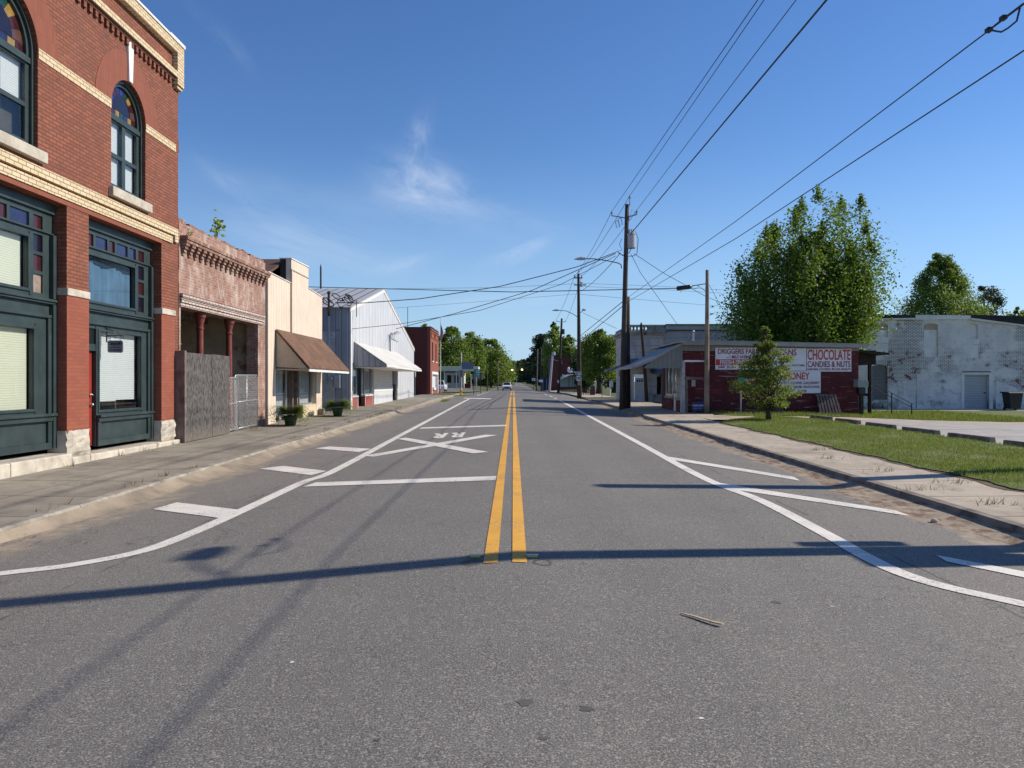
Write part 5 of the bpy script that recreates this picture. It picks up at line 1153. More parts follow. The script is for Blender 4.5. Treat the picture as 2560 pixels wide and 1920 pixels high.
# service mast head with its coils of wire
MH = root('service_mast', 'thick service mast with tangled wires rising beside the cream false front', 'service mast', (xm_, ya - .16, 5.2))
mb = MB(); mb.path([(xm_, ya - .16, 4.9), (xm_, ya - .16, 6.05)], .06, 8); mb.ball((xm_, ya - .16, 6.06), .1, n=8); mb.build('mast', M['pole'], MH); MB().path([(xm_ + 1.28, ya + .3, 4.9), (xm_ + 1.28, ya + .3, 5.75)], .02, 5).build('side_mast', M['pole'], MH)
mb = MB(); rnd = random.Random(4)
for k in range(9):
    c = (xm_ + rnd.uniform(-.25, 1.2), ya - .2 + rnd.uniform(-.1, .1), 5.75 + rnd.uniform(-.25, .12)); ra = rnd.uniform(.12, .28); rb = rnd.uniform(.1, .25); ph = rnd.random()*3
    mb.path([(c[0] + ra*math.cos(t+ph), c[1], c[2] + rb*math.sin(t)) for t in np.linspace(0, 5.2, 14)], .022, 4)
mb.build('wire_loops', M['wire'], MH)
# awning
ax0, ax1 = F4 + .005, F4 + 1.66; y0_, y1_ = 38.6, 53.2
mb = MB(); mb.prism([(ax0, 3.66), (ax1, 2.52), (ax1, 2.57), (ax0, 3.71)], 'y', y0_, y1_); aw = mb.build('awning', M['awning_metal'], B4)
mb = MB(); mb.box(ax1 + .002, ax1 + .03, y0_, 42.6, 2.42, 2.53); mb.box(ax1 + .002, ax1 + .03, 42.63, y1_, 2.40, 2.50); mb.box(ax0, ax1, y0_ + .05, y1_ - .05, 2.38, 2.40); mb.build('fascia', M['white_trim'], aw)
MB().prism([(ax0, 3.64), (ax0, 2.42), (ax1 - .03, 2.42), (ax1 - .03, 2.50)], 'y', y0_ + .02, y0_ + .05).build('gable_board', M['metal_side'], aw)
# shopfront: brick bulkheads, windows, painted block wall, door
xr = F4 - .12; zf = .36
def bulk(a, b, x): 
    o = MB().box(x, x - .2, a, b, .28, .86).build('bulkhead', M['red_panel'], B4)
    mb = MB(); mb.box(x + .03, x - .22, a - .04, b + .04, .86, .93); mb.box(x + .05, x - .2, a - .05, b + .05, .2, .279); mb.box(x + .015, x + .001, a, a + .07, .28, .86); mb.box(x + .015, x + .001, b - .07, b, .28, .86); mb.build('sill', M['white_trim'], o)
bulk(38.45, 40.0, xr + .05); bulk(41.9, 44.2, xr + .05)
MB().box(xr - 1.2, xr - 1.4, 40.0, 41.9, .3, .86).build('bulkhead', M['red_panel'], B4)
shopwin(B4, 38.4, 40.0, .935, 2.56, xr); shopwin(B4, 41.9, 44.2, .935, 2.56, xr)
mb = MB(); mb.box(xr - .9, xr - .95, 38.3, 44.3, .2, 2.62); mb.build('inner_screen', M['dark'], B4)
mb = MB()
for k in range(12): mb.box(xr - .80, xr - .82, 40.05, 41.85, .95 + k*.13, 1.03 + k*.13)
mb.build('slatted_shutter', M['grey_wood'], B4)
MB().box(F4 - .005, F4 - .12, 44.24, 51.0, 1.36, 2.6).build('block_wall', M['white_block'], B4)
mb = MB(); mb.box(F4 + .02, F4 - .12, 44.24, 51.0, 1.10, 1.357); mb.build('white_course', M['white_trim'], B4)
MB().box(F4 + .005, F4 - .12, 44.24, 51.0, .25, 1.097).build('dado', M['blue_block'], B4)
dd = MB().box(F4 - .3, F4 - .36, 51.2, 52.4, .42, 2.5).build('door', M['dark'], B4)
MB().ball((F4 - .28, 52.25, 1.4), .04, n=8).build('handle', M['steel'], dd)
MB().box(F4 - .3, F4 - .4, 51.0, 52.75, .35, 2.6).build('door_frame', M['grey_wood'], B4)
MB().box(F4 + .12, F4 - .0, 51.05, 51.5, 1.5, 2.36).build('meter_box', M['sign_grey'], B4)
mb = MB(); yq = 49.4; mb.path([(F4 + .1, yq, 3.0), (F4 + .1, yq, 4.72), (F4 + .16, yq + .1, 4.84), (F4 + .26, yq + .2, 4.78)], .05, 7)
for k in range(4): mb.path([(F4 + .24 + .22*math.cos(t) + .1*k, yq + .3, 4.62 + (.2+.05*k)*math.sin(t)) for t in np.linspace(.6, 5, 10)], .016, 4)
mb.build('weatherhead', M['sign_grey'], B4)
YS = root('yield_sign', 'narrow edge-on road sign on a post beyond the metal building', 'road sign', (-8.45, 65.5, gh(-8.45, 65.5)))
z = gh(-8.45, 65.5); MB().box(-8.475, -8.43, 65.48, 65.52, z - .1, z + 2.1).build('post', M['galv'], YS)
MB().prism([(65.44 + .38*math.cos(math.pi/8+i*math.pi/4)*1.0, z + 2.0 + .42*math.sin(math.pi/8+i*math.pi/4)) for i in range(8)], 'x', -8.425, -8.418).build('sign_plate', M['sign_back'], YS)

# ------------------------------------------------------------------ dark brick two storey building past the side street gap
F5 = -7.9
B5 = root('dark_brick_building', 'flat roofed dark red brick building with white trimmed shop window', 'building', (F5 - 5, 76.5, gh(-8.5, 76.5)))
ya, yb, zt = 72.6, 80.4, 6.92; zb_ = .3
wins = [(74.0, 74.9), (77.3, 78.2)]
MB().wall('x', F5, F5 - .3, [(ya, zb_), (73.6, zb_), (73.6, 2.7), (79.6, 2.7), (79.6, zb_), (yb, zb_), (yb, zt), (ya, zt)], [rect(a, b, 3.75, 5.55) for a, b in wins]).build('wall', M['front_brick'], B5)
mb = MB(); mb.box(F5 - .302, -24, ya, ya + .3, zb_, zt - .05); mb.box(F5 - .302, -24, yb - .3, yb, zb_, zt - .05); mb.box(-23.7, -24, ya + .31, yb - .31, zb_, zt - .05); mb.build('side_wall', M['dark_brick'], B5)
mb = MB(); mb.box(F5 - .31, -23.7, ya + .31, yb - .31, 6.4, 6.5); mb.build('roof', M['tar'], B5)
mb = MB(); mb.box(F5 + .05, F5 - .33, ya - .05, yb + .05, zt + .002, zt + .07); mb.box(F5 - .332, -24.05, ya - .05, ya + .32, zt - .048, zt + .02); mb.build('coping', M['tar'], B5)
mb = MB()
for a, b in ((73.0, 76.2), (76.7, 80.0)):
    for q in (rect(a, a + .14, 5.95, 6.55), rect(b - .14, b, 5.95, 6.55), rect(a + .14, b - .14, 6.45, 6.55), rect(a + .14, b - .14, 5.95, 6.02)): mb.box(F5 + .06, F5 + .002, q[0][0], q[1][0], q[0][1], q[2][1])
mb.box(F5 + .08, F5 + .002, ya, yb, 6.68, 6.80); split(mb, 'brick_panel', M['front_brick'], B5)
for a, b in wins:
    w = MB().box(F5 - .15, F5 - .18, a, b, 3.75, 5.55).build('window', M['dark'], B5)
    MB().box(F5 + .08, F5 - .1, a - .08, b + .08, 3.62, 3.745).build('sill', M['white_trim'], w)
mb = MB(); mb.box(F5 + .06, F5 - .3, 73.6, 73.95, .35, 2.7); mb.box(F5 + .06, F5 - .3, 79.25, 79.6, .35, 2.7); mb.box(F5 + .06, F5 - .3, 73.96, 79.24, 2.45, 2.7); mb.box(F5 + .04, F5 - .3, 75.5, 77.6, .9, 1.15); split(mb, 'white_surround', M['white_trim'], B5)
MB().box(F5 - .2, F5 - .3, 73.96, 79.24, 1.16, 2.44).build('window', M['blue_block'], B5)
MB().box(F5 - .1, F5 - .3, 73.96, 79.24, .3, .89).build('stall_riser', M['front_brick'], B5)
MB().path([(F5 - 2.4, 74.2, zt - .4), (F5 - 2.4, 74.2, 9.0)], .03, 5).build('antenna', M['black'], B5)
axm = XP(802, 56); AN = MB().path([(axm, 56, 4.5), (axm, 56, ZP(668, 56)), (axm, 56, ZP(660, 56))], [.075, .065, .012], 6).build('antenna_mast', M['black'], org=(axm, 56, 4.5)); tag(AN, 'thin dark antenna mast poking above the metal roof ridge', 'antenna')

# ------------------------------------------------------------------ right side: low maroon shop with painted signs
YF = 34.6; XW, XE = 7.7, 15.72
R1 = root('maroon_shop', 'low maroon painted brick shop with sloped grey roof hood', 'building', (11.5, YF + 2.3, gh(11.5, YF)))
zg = .20; ye = 39.4
MB().wall('y', YF, YF + .3, [(XW + .02, zg), (XE, zg), (XE, 3.05), (XW + .02, 3.05)]).build('wall', M['maroon_brick'], R1)
mb = MB(); mb.box(XE - .3, XE - .002, YF + .302, ye, zg, 3.0); mb.box(XW + 1.0, XE - .31, ye - .3, ye, zg, 3.0); mb.build('side_wall', M['maroon_brick'], R1)
mb = MB(); mb.box(XW, 9.6, YF - .02, YF + .2, 3.052, 3.36); mb.box(9.602, XE + .02, YF - .005, YF + .2, 3.052, 3.30); mb.build('siding_band', M['grey_siding'], R1)
mb = MB(); mb.prism([(XW - .05, 3.315), (9.0, 3.31), (XE + .30, 3.175), (XE + .30, 3.325), (9.0, 3.475), (XW - .05, 3.46)], 'y', YF - .34, YF - .30); mb.build('fascia', M['grey_fascia'], R1)
mb = MB(); mb.prism([(XW - .3, 3.40), (9.0, 3.478), (XE + .32, 3.323), (XE + .32, 3.36), (9.0, 3.515), (XW - .3, 3.46)], 'y', YF - .36, 42.2); mb.build('roof', M['grey_fascia'], R1)
mb = MB(); mb.box(XW + .01, XE + .28, YF - .298, YF - .022, 3.34, 3.365); mb.build('soffit', M['grey_siding'], R1)
# street face under the hood
mb = MB(); mb.box(XW, XW + .3, 38.55, ye, zg, 2.4); mb.box(XW + .0, XW + .28, YF + .302, 36.0, zg, .78); mb.box(XW, XW + .28, 36.75, 38.54, zg, .85); mb.build('street_wall', M['maroon_brick'], R1)
mb = MB(); mb.box(XW - .03, XW + .12, YF - .03, YF + .3, zg - .05, 2.62); mb.build('corner_board', M['peel_white'], R1)
mb = MB(); mb.box(XW + .03, XW + .2, YF + .31, 36.0, .92, 2.6); mb.build('clapboards', M['lap'], R1)
mb = MB(); mb.box(XW - .04, XW + .2, YF + .3, 36.0, .785, .915); mb.box(XW - .04, XW + .2, 36.75, 38.54, .855, .96); mb.build('window_sill', M['tan_gable'], R1)
wd_ = MB().wall('x', XW + .02, XW + .12, rect(36.8, 38.5, .965, 2.6), [rect(36.9, 37.6, 1.05, 2.5), rect(37.7, 38.4, 1.05, 2.5)]).build('window', M['white_trim'], R1)
MB().box(XW + .08, XW + .085, 36.9, 38.4, 1.05, 2.5).build('pane', M['car_glass'], wd_)
dd = MB().wall('x', XW + .05, XW + .10, rect(36.04, 36.72, zg, 2.45), [rect(36.15, 36.6, 1.1, 2.3)]).build('door', M['white_trim'], R1)
MB().box(XW + .07, XW + .075, 36.15, 36.6, 1.1, 2.3).build('pane', M['car_glass'], dd); MB().ball((XW + .03, 36.62, 1.15), .035, n=8).build('handle', M['steel'], dd)
MB().box(XW + .02, XW + .3, YF + .3, ye, 2.61, 3.4).build('header', M['grey_siding'], R1)
# hood over the pavement
hx = 5.42; prof = [(XW + .02, 3.38), (XW - .55, 3.12), (XW - 1.25, 2.72), (XW - 1.85, 2.44), (hx, 2.30)]
mb = MB(); mb.prism(prof + [(x, z + .07) for x, z in reversed(prof)], 'y', YF - .12, 39.2); hd = mb.build('hood', M['grey_roof'], R1)
mb = MB(); mb.prism([(x, z + .072) for x, z in prof] + [(x, z - .05) for x, z in reversed(prof)], 'y', YF - .16, YF - .122); mb.box(hx - .03, hx - .005, YF - .16, 39.2, 2.24, 2.38); mb.build('barge_board', M['grey_fascia'], hd)
mb = MB(); mb.prism([(XW, 3.32), (XW - .55, 3.06), (XW - 1.25, 2.66), (XW - 1.7, 2.36), (XW - 1.75, 2.26), (XW, 2.26)], 'y', YF - .04, YF + .02); mb.build('gable_board', M['grey_siding'], hd)
mb = MB(); mb.path([(XP(1733, 37), 37, 3.4), (XP(1733, 37), 37, ZP(829, 37))], .05, 8); mb.ball((XP(1733, 37), 37, ZP(829, 37)), .085, n=8); mb.path([(XP(1733, 37), 37, ZP(832, 37)), (XP(1726, 37), 37, ZP(836, 37)), (XP(1720, 37), 37, ZP(846, 37))], .02, 4); mb.build('weatherhead', M['galv'], R1)
MB().box(XP(1728, YF), XP(1737, YF), YF - .12, YF - .002, ZP(966, YF), ZP(950, YF)).build('meter_box', M['can'], R1)
# timber conduit frame from the wall corner to the bare pole
TF = root('timber_frame', 'grey plank frame bridging the shop corner and the bare pole', 'timber frame', (XP(1716, 34.2), 34.2, gh(8, 34.2)))
mb = MB(); mb.box(XP(1713.5, 34.2), XP(1719, 34.2), 34.15, 34.25, .1, ZP(944, 34.2)); mb.build('post', M['grey_wood'], TF)
mb = MB(); mb.box(XP(1710, 34.2), XP(1763, 34.2), 34.08, 34.148, ZP(949, 34.2), ZP(943, 34.2)); mb.build('rail', M['grey_wood'], TF)
mb = MB(); mb.box(XP(1710, 34.2), XP(1763, 34.2), 34.08, 34.148, ZP(905, 34.2), ZP(900.5, 34.2)); mb.build('rail', M['white_trim'], TF)
# painted sign boards on the long wall
def X3(px): return XP(px, YF - .05)
def Z3(py): return ZP(py, YF - .05)
def board(name, label, px0, px1, py0, py1, lines, strips=()):
    R = root(name, label, 'sign', ((X3(px0)+X3(px1))/2, YF - .03, Z3(py1)), 'painted signs on the maroon wall')
    MB().box(X3(px0), X3(px1), YF - .045, YF - .012, Z3(py1), Z3(py0)).build('board', M['sign_white'], R, bevel=.006)
    for a, b, c, d, m in strips: MB().box(X3(a), X3(b), YF - .050, YF - .0455, Z3(d), Z3(c)).build('stripe', M[m], R)
    for body, pl, pr, pt, pb, m, bo in lines:
        text(body, ((X3(pl)+X3(pr))/2, YF - .056, (Z3(pt)+Z3(pb))/2), 1.0, M[m], R, bold=bo, fit=(X3(pr)-X3(pl), Z3(pt)-Z3(pb)))
    return R
board('wall_sign', 'white sign with a red stripe offering fresh produce', 1788.5, 1905, 869, 924,
      [('DRIGGERS FARM', 1795, 1899, 871.5, 885, 'sign_maroon', .014), ('– 1 MILE AHEAD –', 1816, 1884, 888.5, 896, 'sign_maroon', .008), ('FRESH PRODUCE', 1800, 1898, 899.5, 911.5, 'sign_white', .012), ('JAMS  JELLIES · CIDER · PECANS', 1795, 1903, 914.5, 922, 'sign_maroon', .008)], [(1789.5, 1904, 898, 913, 'sign_red')])
board('wall_sign', 'white sign mostly hidden by the cypress with PECANS in maroon', 1912, 2015.5, 870.5, 927, [('PECANS', 1930, 1991, 873, 888, 'sign_maroon', .014), ('ANYTIME,', 1978, 2013, 911, 916.5, 'sign_maroon', .008)])
board('wall_sign', 'white sign at the right end of the wall advertising chocolate candies', 2017, 2128.6, 871.5, 929, [('CHOCOLATE', 2019, 2126, 874, 900, 'sign_red', .016), ('CANDIES & NUTS', 2019, 2126, 903, 918, 'sign_maroon', .014), ('ALMONDS, COCONUT, PECANS, PEANUTS', 2018, 2126.5, 920.5, 926.5, 'sign_maroon', .008)])
board('wall_sign', 'lower white sign advertising honey beneath the other signs', 1945, 2052, 928, 983, [('HONEY', 1964, 2024, 931, 949, 'sign_red', .016), ('HOLLY, CLOVER, GALLBERRY', 1949, 2049, 954, 961.5, 'sign_maroon', .008), ('ORANGE BLOSSOM, WILDFLOWER', 1947, 2049, 964, 971, 'sign_maroon', .008), ('POLLEN', 1995, 2016, 974, 981, 'sign_maroon', .008)])
YD = root('yard_sign', 'dark blue campaign yard sign propped against the maroon wall', 'sign', (X3(1745), 34.3, gh(9, 34.3)))
xa, xb = XP(1730, 34.3), XP(1760, 34.3); mb = MB(); mb.prism([(xa + .03, ZP(1028, 34.3)), (xb, ZP(1025, 34.3)), (xb - .02, ZP(1003, 34.3)), (xa, ZP(1006, 34.3))], 'y', 34.29, 34.31); mb.build('board', M['sign_blue'], YD)
text('SHAWN SIKES', ((xa+xb)/2, 34.286, ZP(1014, 34.3)), .115, M['sign_white'], YD, .66, bold=.003); text('COUNTY COMMISSIONER', ((xa+xb)/2, 34.286, ZP(1020.5, 34.3)), .05, M['sign_white'], YD, .66)
mb = MB(); mb.path([(xa + .12, 34.32, ZP(1028, 34.3) + .1), (xa + .12, 34.32, .15)], .008, 4); mb.path([(xb - .12, 34.32, ZP(1028, 34.3) + .1), (xb - .12, 34.32, .15)], .008, 4); mb.build('stake', M['galv'], YD)
# street name sign and pale board on posts
NS = root('street_name_sign', 'small green street name sign on a thin post before the maroon wall', 'sign', (XP(1852, 33.4), 33.4, gh(10, 33.4)))
z0_ = gh(10, 33.4); MB().path([(XP(1852, 33.4), 33.4, z0_ - .1), (XP(1852, 33.4), 33.4, ZP(955, 33.4))], .03, 8).build('post', M['galv'], NS)
MB().box(XP(1844, 33.4), XP(1861, 33.4), 33.39, 33.40, ZP(956, 33.4), ZP(944, 33.4)).build('sign_plate', M['sign_green'], NS)
MB().box(XP(1862, 33.4), XP(1906, 33.4), 33.41, 33.44, ZP(953, 33.4), ZP(947, 33.4)).build('long_plate', M['sign_back'], NS)
def pallet(name, label, x0, x1, y, zt, lean, group):
    z = gh((x0+x1)/2, y); R = root(name, label, 'pallet', ((x0+x1)/2, y, z), group); n = 7; w = (x1-x0)/n
    P = lambda x, t, o: (x - .10*t*(x-x0)/(x1-x0), y + lean*t - o, z + (zt-z)*t)
    mb = MB()
    for k in range(n):
        a, b = x0 + w*k + .02, x0 + w*(k+1) - .03
        vs = [P(a, 0, .0), P(b, 0, .0), P(b, 1, .0), P(a, 1, .0), P(a, 0, .025), P(b, 0, .025), P(b, 1, .025), P(a, 1, .025)]; mb.add(vs, [(0,1,2,3), (4,5,6,7), (0,1,5,4), (1,2,6,5), (2,3,7,6), (3,0,4,7)])
    mb.build('deck_boards', M['grey_wood'], R)
    for t in (.06, .5, .94):
        vs = [P(a, tt, o) for o in (-.01, -.09) for a, tt in ((x0, t-.05), (x1, t-.05), (x1, t+.05), (x0, t+.05))]; MB().add(vs, [(0,1,2,3), (4,5,6,7), (0,1,5,4), (1,2,6,5), (2,3,7,6), (3,0,4,7)]).build('runner', M['grey_wood'], R)
    return R
GP = 'pallets leaning on the maroon wall'
pallet('pallet', 'grey wooden pallet leaning on the wall under the chocolate sign', XP(2046, 34.1), XP(2103, 34.1), 33.95, ZP(985, 34.2), .45, GP)
pallet('pallet', 'grey pallet half hidden behind the cypress under the honey sign', XP(1930, 34.1), XP(1960, 34.1), 33.95, ZP(996, 34.2), .45, GP)
BX = root('utility_box', 'grey green utility box on a dark post at the right end of the maroon wall', 'utility box', (XP(2150, 34.0), 34.0, gh(15.5, 34.0)))
x0, x1 = XP(2138.5, 34), XP(2164.5, 34); mb = MB(); mb.prism([(x0, ZP(968, 34)), (x1, ZP(968, 34)), (x1, ZP(954, 34)), (x1 - .12, ZP(949.5, 34)), (x0 + .03, ZP(949, 34)), (x0, ZP(951, 34))], 'y', 33.75, 34.2); mb.build('cabinet', M['box_green'], BX, bevel=.008)
MB().box(x0 - .015, x1 + .015, 33.735, 33.76, ZP(957.5, 34), ZP(956, 34)).build('lid_edge', M['box_green'], BX)
MB().box(XP(2149, 34), XP(2156.5, 34), 33.9, 34.1, gh(15.5, 34) - .1, ZP(968.2, 34)).build('post', M['pole_dark'], BX)
mb = MB(); mb.box(XP(2144, 34), XP(2160, 34), 33.85, 34.15, ZP(985, 34), ZP(968.5, 34)); mb.build('meter_base', M['black'], BX)
# dark open porch between the shop and the warehouse
PO = root('side_porch', 'dark open porch with stair rail between the maroon shop and white warehouse', 'porch', (17.3, 38, gh(17, 38)))
mb = MB(); mb.box(XE + .01, 17.9, 37.5, 41, 2.5, 3.2); mb.prism([(XE, 3.2), (18.1, 2.95), (18.1, 3.05), (XE, 3.3)], 'y', 36.6, 42); mb.build('roof', M['tar'], PO)
mb = MB(); mb.box(16.0, 17.7, 40.0, 40.1, 1.0, 2.5); mb.build('back_screen', M['dark'], PO)
for x_ in (16.35, 17.55): MB().box(x_, x_ + .14, 37.5, 37.64, gh(17, 38) - .1, 2.5).build('post', M['pole_dark'], PO)
mb = MB(); mb.box(XE + .05, 17.7, 37.7, 41, .95, 1.08); mb.build('deck', M['pole_dark'], PO)
MB().box(XE + .02, XE + .32, 36.9, 37.2, .2, 3.2).build('brick_post', M['front_brick'], PO)
mb = MB()
for dz in (0, -.26): mb.path([(17.6, 37.4, 1.65 + dz), (19.6, 37.3, .55 + dz*.6)], .018, 5)
for t in (0, .5, .98): mb.path([(17.6 + 2.0*t, 37.4 - .1*t, 1.65 - 1.1*t), (17.6 + 2.0*t, 37.4 - .1*t, .05)], .028, 5)
split(mb, 'stair_rail', M['tar'], PO)

# ------------------------------------------------------------------ white warehouse
YWH = 46.0
W = root('white_warehouse', 'long white painted brick warehouse with peeling walls and blocked windows', 'building', (30, YWH + 6, gh(30, YWH)))
wx = lambda px: XP(px, YWH); wz = lambda py: ZP(py, YWH)
def sarch(px0, px1, py0, py1, rise=.10):
    a, b, t, z = wx(px0), wx(px1), wz(py0), wz(py1); n = 10
    return [(a, z), (b, z)] + [(b + (a-b)*i/n, t - rise + rise*math.sin(math.pi*i/n)) for i in range(n+1)]
H = [(sarch(2182.7, 2220, 807.3, 842.6), 'top'), (sarch(2310, 2345, 807, 892), 'top'), (sarch(2409, 2444.6, 809, 846.7), 'low'), (sarch(2180, 2218.7, 911.8, 999), 'block'), (rect(wx(2410), wx(2472), -.1, wz(936.8)), 'door')]
xl, xr_ = 20.2, 44
MB().wall('y', YWH, YWH + .4, [(xl, -.4), (xr_, -.4), (xr_, 4.4), (wx(2560), wz(814)), (wx(2424), wz(797)), (wx(2286), wz(799)), (wx(2156), wz(800)), (xl, wz(801))], [h for h, k in H]).build('wall', M['ware_brick'], W)
mb = MB(); mb.box(xl, xl + .4, YWH + .402, 66, -.4, 5.3); mb.box(xl + .41, xr_, 65.6, 66, -.4, 4.9); mb.build('side_wall', M['ware_brick'], W)
mb = MB(); mb.prism([(xl - .1, wz(800) + .02), (wx(2286), wz(798)), (wx(2286), wz(788)), (xl - .1, wz(784))], 'y', YWH - .10, YWH + .5); mb.prism([(wx(2424), wz(797)), (wx(2560), wz(812)), (xr_, 4.45), (xr_, 4.75), (wx(2560), wz(791)), (wx(2424), wz(787))], 'y', YWH - .10, YWH + .5); mb.box(xl + .4, xr_ - .1, YWH + .51, 65.5, 4.3, 4.36); mb.build('roof', M['tar'], W)
mb = MB(); mb.prism([(wx(2286.5), wz(799.5)), (wx(2424), wz(798)), (wx(2424), wz(789)), (wx(2286.5), wz(787.5))], 'y', YWH - .12, YWH + .3); mb.build('coping', M['ware_plain'], W)
mb = MB(); mb.prism([(xl, wz(801)), (wx(2286), wz(799.2)), (wx(2286), wz(795)), (xl, wz(797))], 'y', YWH - .13, YWH - .102); mb.prism([(wx(2424.5), wz(800)), (wx(2560), wz(817)), (wx(2560), wz(812.5)), (wx(2424.5), wz(795))], 'y', YWH - .13, YWH - .102); split(mb, 'eave_board', M['canopy'], W)
for h, k in H:
    xs2 = [p[0] for p in h]; zs2 = [p[1] for p in h]; a, b, c, d = min(xs2), max(xs2), min(zs2), max(zs2)
    if k == 'door':
        o = MB().box(a, b, YWH + .16, YWH + .20, c, d).build('roller_door', M['roll_door'], W)
        MB().box(b - .22, b - .10, YWH + .13, YWH + .158, .95, 1.02).build('handle', M['black'], o)
        mb = MB(); mb.box(a - .18, a - .002, YWH - .05, YWH + .1, -.1, d + .14); mb.box(b + .002, b + .22, YWH - .05, YWH + .1, -.1, d + .14); mb.box(a, b, YWH - .05, YWH + .1, d + .002, d + .14); split(mb, 'door_frame', M['ware_plain'], W)
        MB().box(a - .1, b + .1, YWH - .06, YWH - .01, d + .142, d + .20).build('rusty_lintel', M['rust_roof'], W)
    elif k == 'block': MB().prism(h, 'y', YWH + .12, YWH + .2).build('blocked_window', M['ware_infill'], W)
    else:
        o = MB().prism(h, 'y', YWH + .12, YWH + .2).build('blocked_window', M['ware_plain'], W)
        if k == 'top': MB().prism([(a + .01, d - .42), (b - .01, d - .42), (b - .01, d - .12), ((a+b)/2, d - .03), (a + .01, d - .12)], 'y', YWH + .115, YWH + .118).build('plywood_panel', M['tan_gable'], o)
mb = MB(); mb.box(wx(2181), wx(2221), YWH - .02, YWH - .001, wz(858), wz(843.5)); mb.box(wx(2181), wx(2220), YWH - .015, YWH - .001, wz(889), wz(860)); mb.box(wx(2408), wx(2447), YWH - .02, YWH - .001, wz(861), wz(848)); mb.box(wx(2408), wx(2446), YWH - .015, YWH - .001, wz(895), wz(863)); split(mb, 'render_patch', M['ware_plain'], W)
mb = MB(); mb.prism([(wx(2220), .02), (wx(2288), .02), (wx(2288), wz(958)), (wx(2262), wz(952)), (wx(2221), wz(964))], 'y', YWH - .018, YWH - .001); mb.prism([(wx(2292), .02), (wx(2403), .02), (wx(2403), wz(936)), (wx(2360), wz(928)), (wx(2292), wz(936))], 'y', YWH - .018, YWH - .001)
mb.prism([(wx(2489), .02), (wx(2560), .02), (wx(2560), wz(978)), (wx(2535), wz(968)), (wx(2489), wz(950))], 'y', YWH - .018, YWH - .001); split(mb, 'dado_render', simple('stained_dado_render', (.72, .685, .64), .9, .15, 1.2, ov=[((.09, .08, .08), 1.1, .54, .70, .75), ((.30, .28, .28), 2.4, .5, .75, .5)], bump=.3), W)
BN = root('wheelie_bin', 'black wheeled rubbish bin beside the roller door of the white warehouse', 'bin', (28.9, 44.0, gh(28.9, 44)))
z = gh(28.9, 44); mb = MB(); vs = []
for zz, w, d in ((z + .1, .30, .30), (z + 1.0, .40, .36)): vs += [(28.9 - w, 44 - d, zz), (28.9 + w, 44 - d, zz), (28.9 + w, 44 + d, zz), (28.9 - w, 44 + d, zz)]
mb.add(vs, [(0,3,2,1), (4,5,6,7), (0,1,5,4), (1,2,6,5), (2,3,7,6), (3,0,4,7)]); mb.build('body', M['black'], BN, bevel=.03)
mb = MB(); mb.prism([(44 - .42, z + 1.002), (44 + .42, z + 1.002), (44 + .40, z + 1.09), (44 - .36, z + 1.07)], 'x', 28.9 - .46, 28.9 + .46); mb.build('lid', M['black'], BN, bevel=.015)
for sx_ in (-.34, .30): MB().disc((28.9 + sx_, 44.22, z + .11), .11, 'x', .05, 14).build('wheel', M['rubber'], BN)

# wheel stops along the edge of the car park
labs = ('concrete wheel stop farthest along the car park edge, by the driveway', 'second wheel stop from the driveway end', 'third wheel stop from the driveway end, mid row', 'fourth wheel stop from the driveway end', 'second nearest wheel stop, with a tuft of grass at its end', 'nearest wheel stop at the right rim of the photo')
ws0 = None
for i, yq in enumerate((29.5, 27.2, 24.7, 22.3, 19.9, 17.5)):
    if ws0 is None:
        z = gh(11.95, yq); ws0 = root('wheel_stop', labs[0], 'wheel stop', (11.95, yq, z), 'wheel stops along the car park edge')
        MB().prism([(11.95 - .09, z - .02), (11.95 + .09, z - .02), (11.95 + .065, z + .13), (11.95 - .065, z + .13)], 'y', yq - .92, yq + .92).build('block', M['kerb_r'], ws0, bevel=.015)
    else: dup(ws0, (11.95 + .02*math.sin(i*2), yq, gh(11.95, yq)), labs[i], .01*math.sin(i*5))

# ------------------------------------------------------------------ marble bank and its rear wing
YB = 50.0; XB0 = 7.45
BK = root('marble_bank', 'grey marble block bank with balustrade parapet and arched awnings', 'building', (11, 54, gh(11, 52)))
zb_ = .25; zt = 5.45
bx = lambda px: XP(px, YB); bz = lambda py: ZP(py, YB)
xR = bx(1664)
dr = (bx(1579), bx(1617)); dz_ = bz(935); w1 = (bx(1642), bx(1654))
MB().wall('y', YB, YB + .4, [(XB0, zb_), (dr[0], zb_), (dr[0], dz_), (dr[1], dz_), (dr[1], zb_), (xR, zb_), (xR, bz(832)), (XB0, bz(832))], [rect(w1[0], w1[1], bz(986), bz(932))]).build('wall', M['marble'], BK)
mb = MB(); mb.box(XB0, XB0 + .4, YB + .402, 55, zb_, bz(832)); mb.box(xR - .4, xR, YB + .402, 55, zb_, bz(832)); mb.build('side_wall', M['marble'], BK)
mb = MB(); mb.box(XB0 - .25, xR + .05, YB - .25, 55.2, bz(832) + .002, bz(826)); mb.box(XB0 - .12, xR + .02, YB - .12, 55.1, bz(838), bz(832)); mb.build('cornice', M['stone_trim'], BK)
mb = MB(); zc0, zc1 = bz(826) + .002, bz(814)
for a, b in ((XB0 - .05, bx(1578)), (bx(1622), xR + .03)): mb.box(a, b, YB - .05, YB + .30, zc0, zc1 - .08)
mb.box(XB0 - .12, xR + .06, YB - .12, YB + .36, zc1 - .078, zc1 + .05); mb.box(XB0 - .05, XB0 + .3, YB + .31, 55, zc0, zc1 - .08); mb.build('parapet', M['stone_trim'], BK)
mb = MB(); xq = bx(1581)
while xq < bx(1622) - .1: mb.lathe(xq + .09, YB + .12, [(.085, zc0), (.085, zc0 + .06), (.05, zc0 + .12), (.085, zc0 + .26), (.05, zc1 - .18), (.075, zc1 - .12), (.075, zc1 - .085)], 8); xq += .235
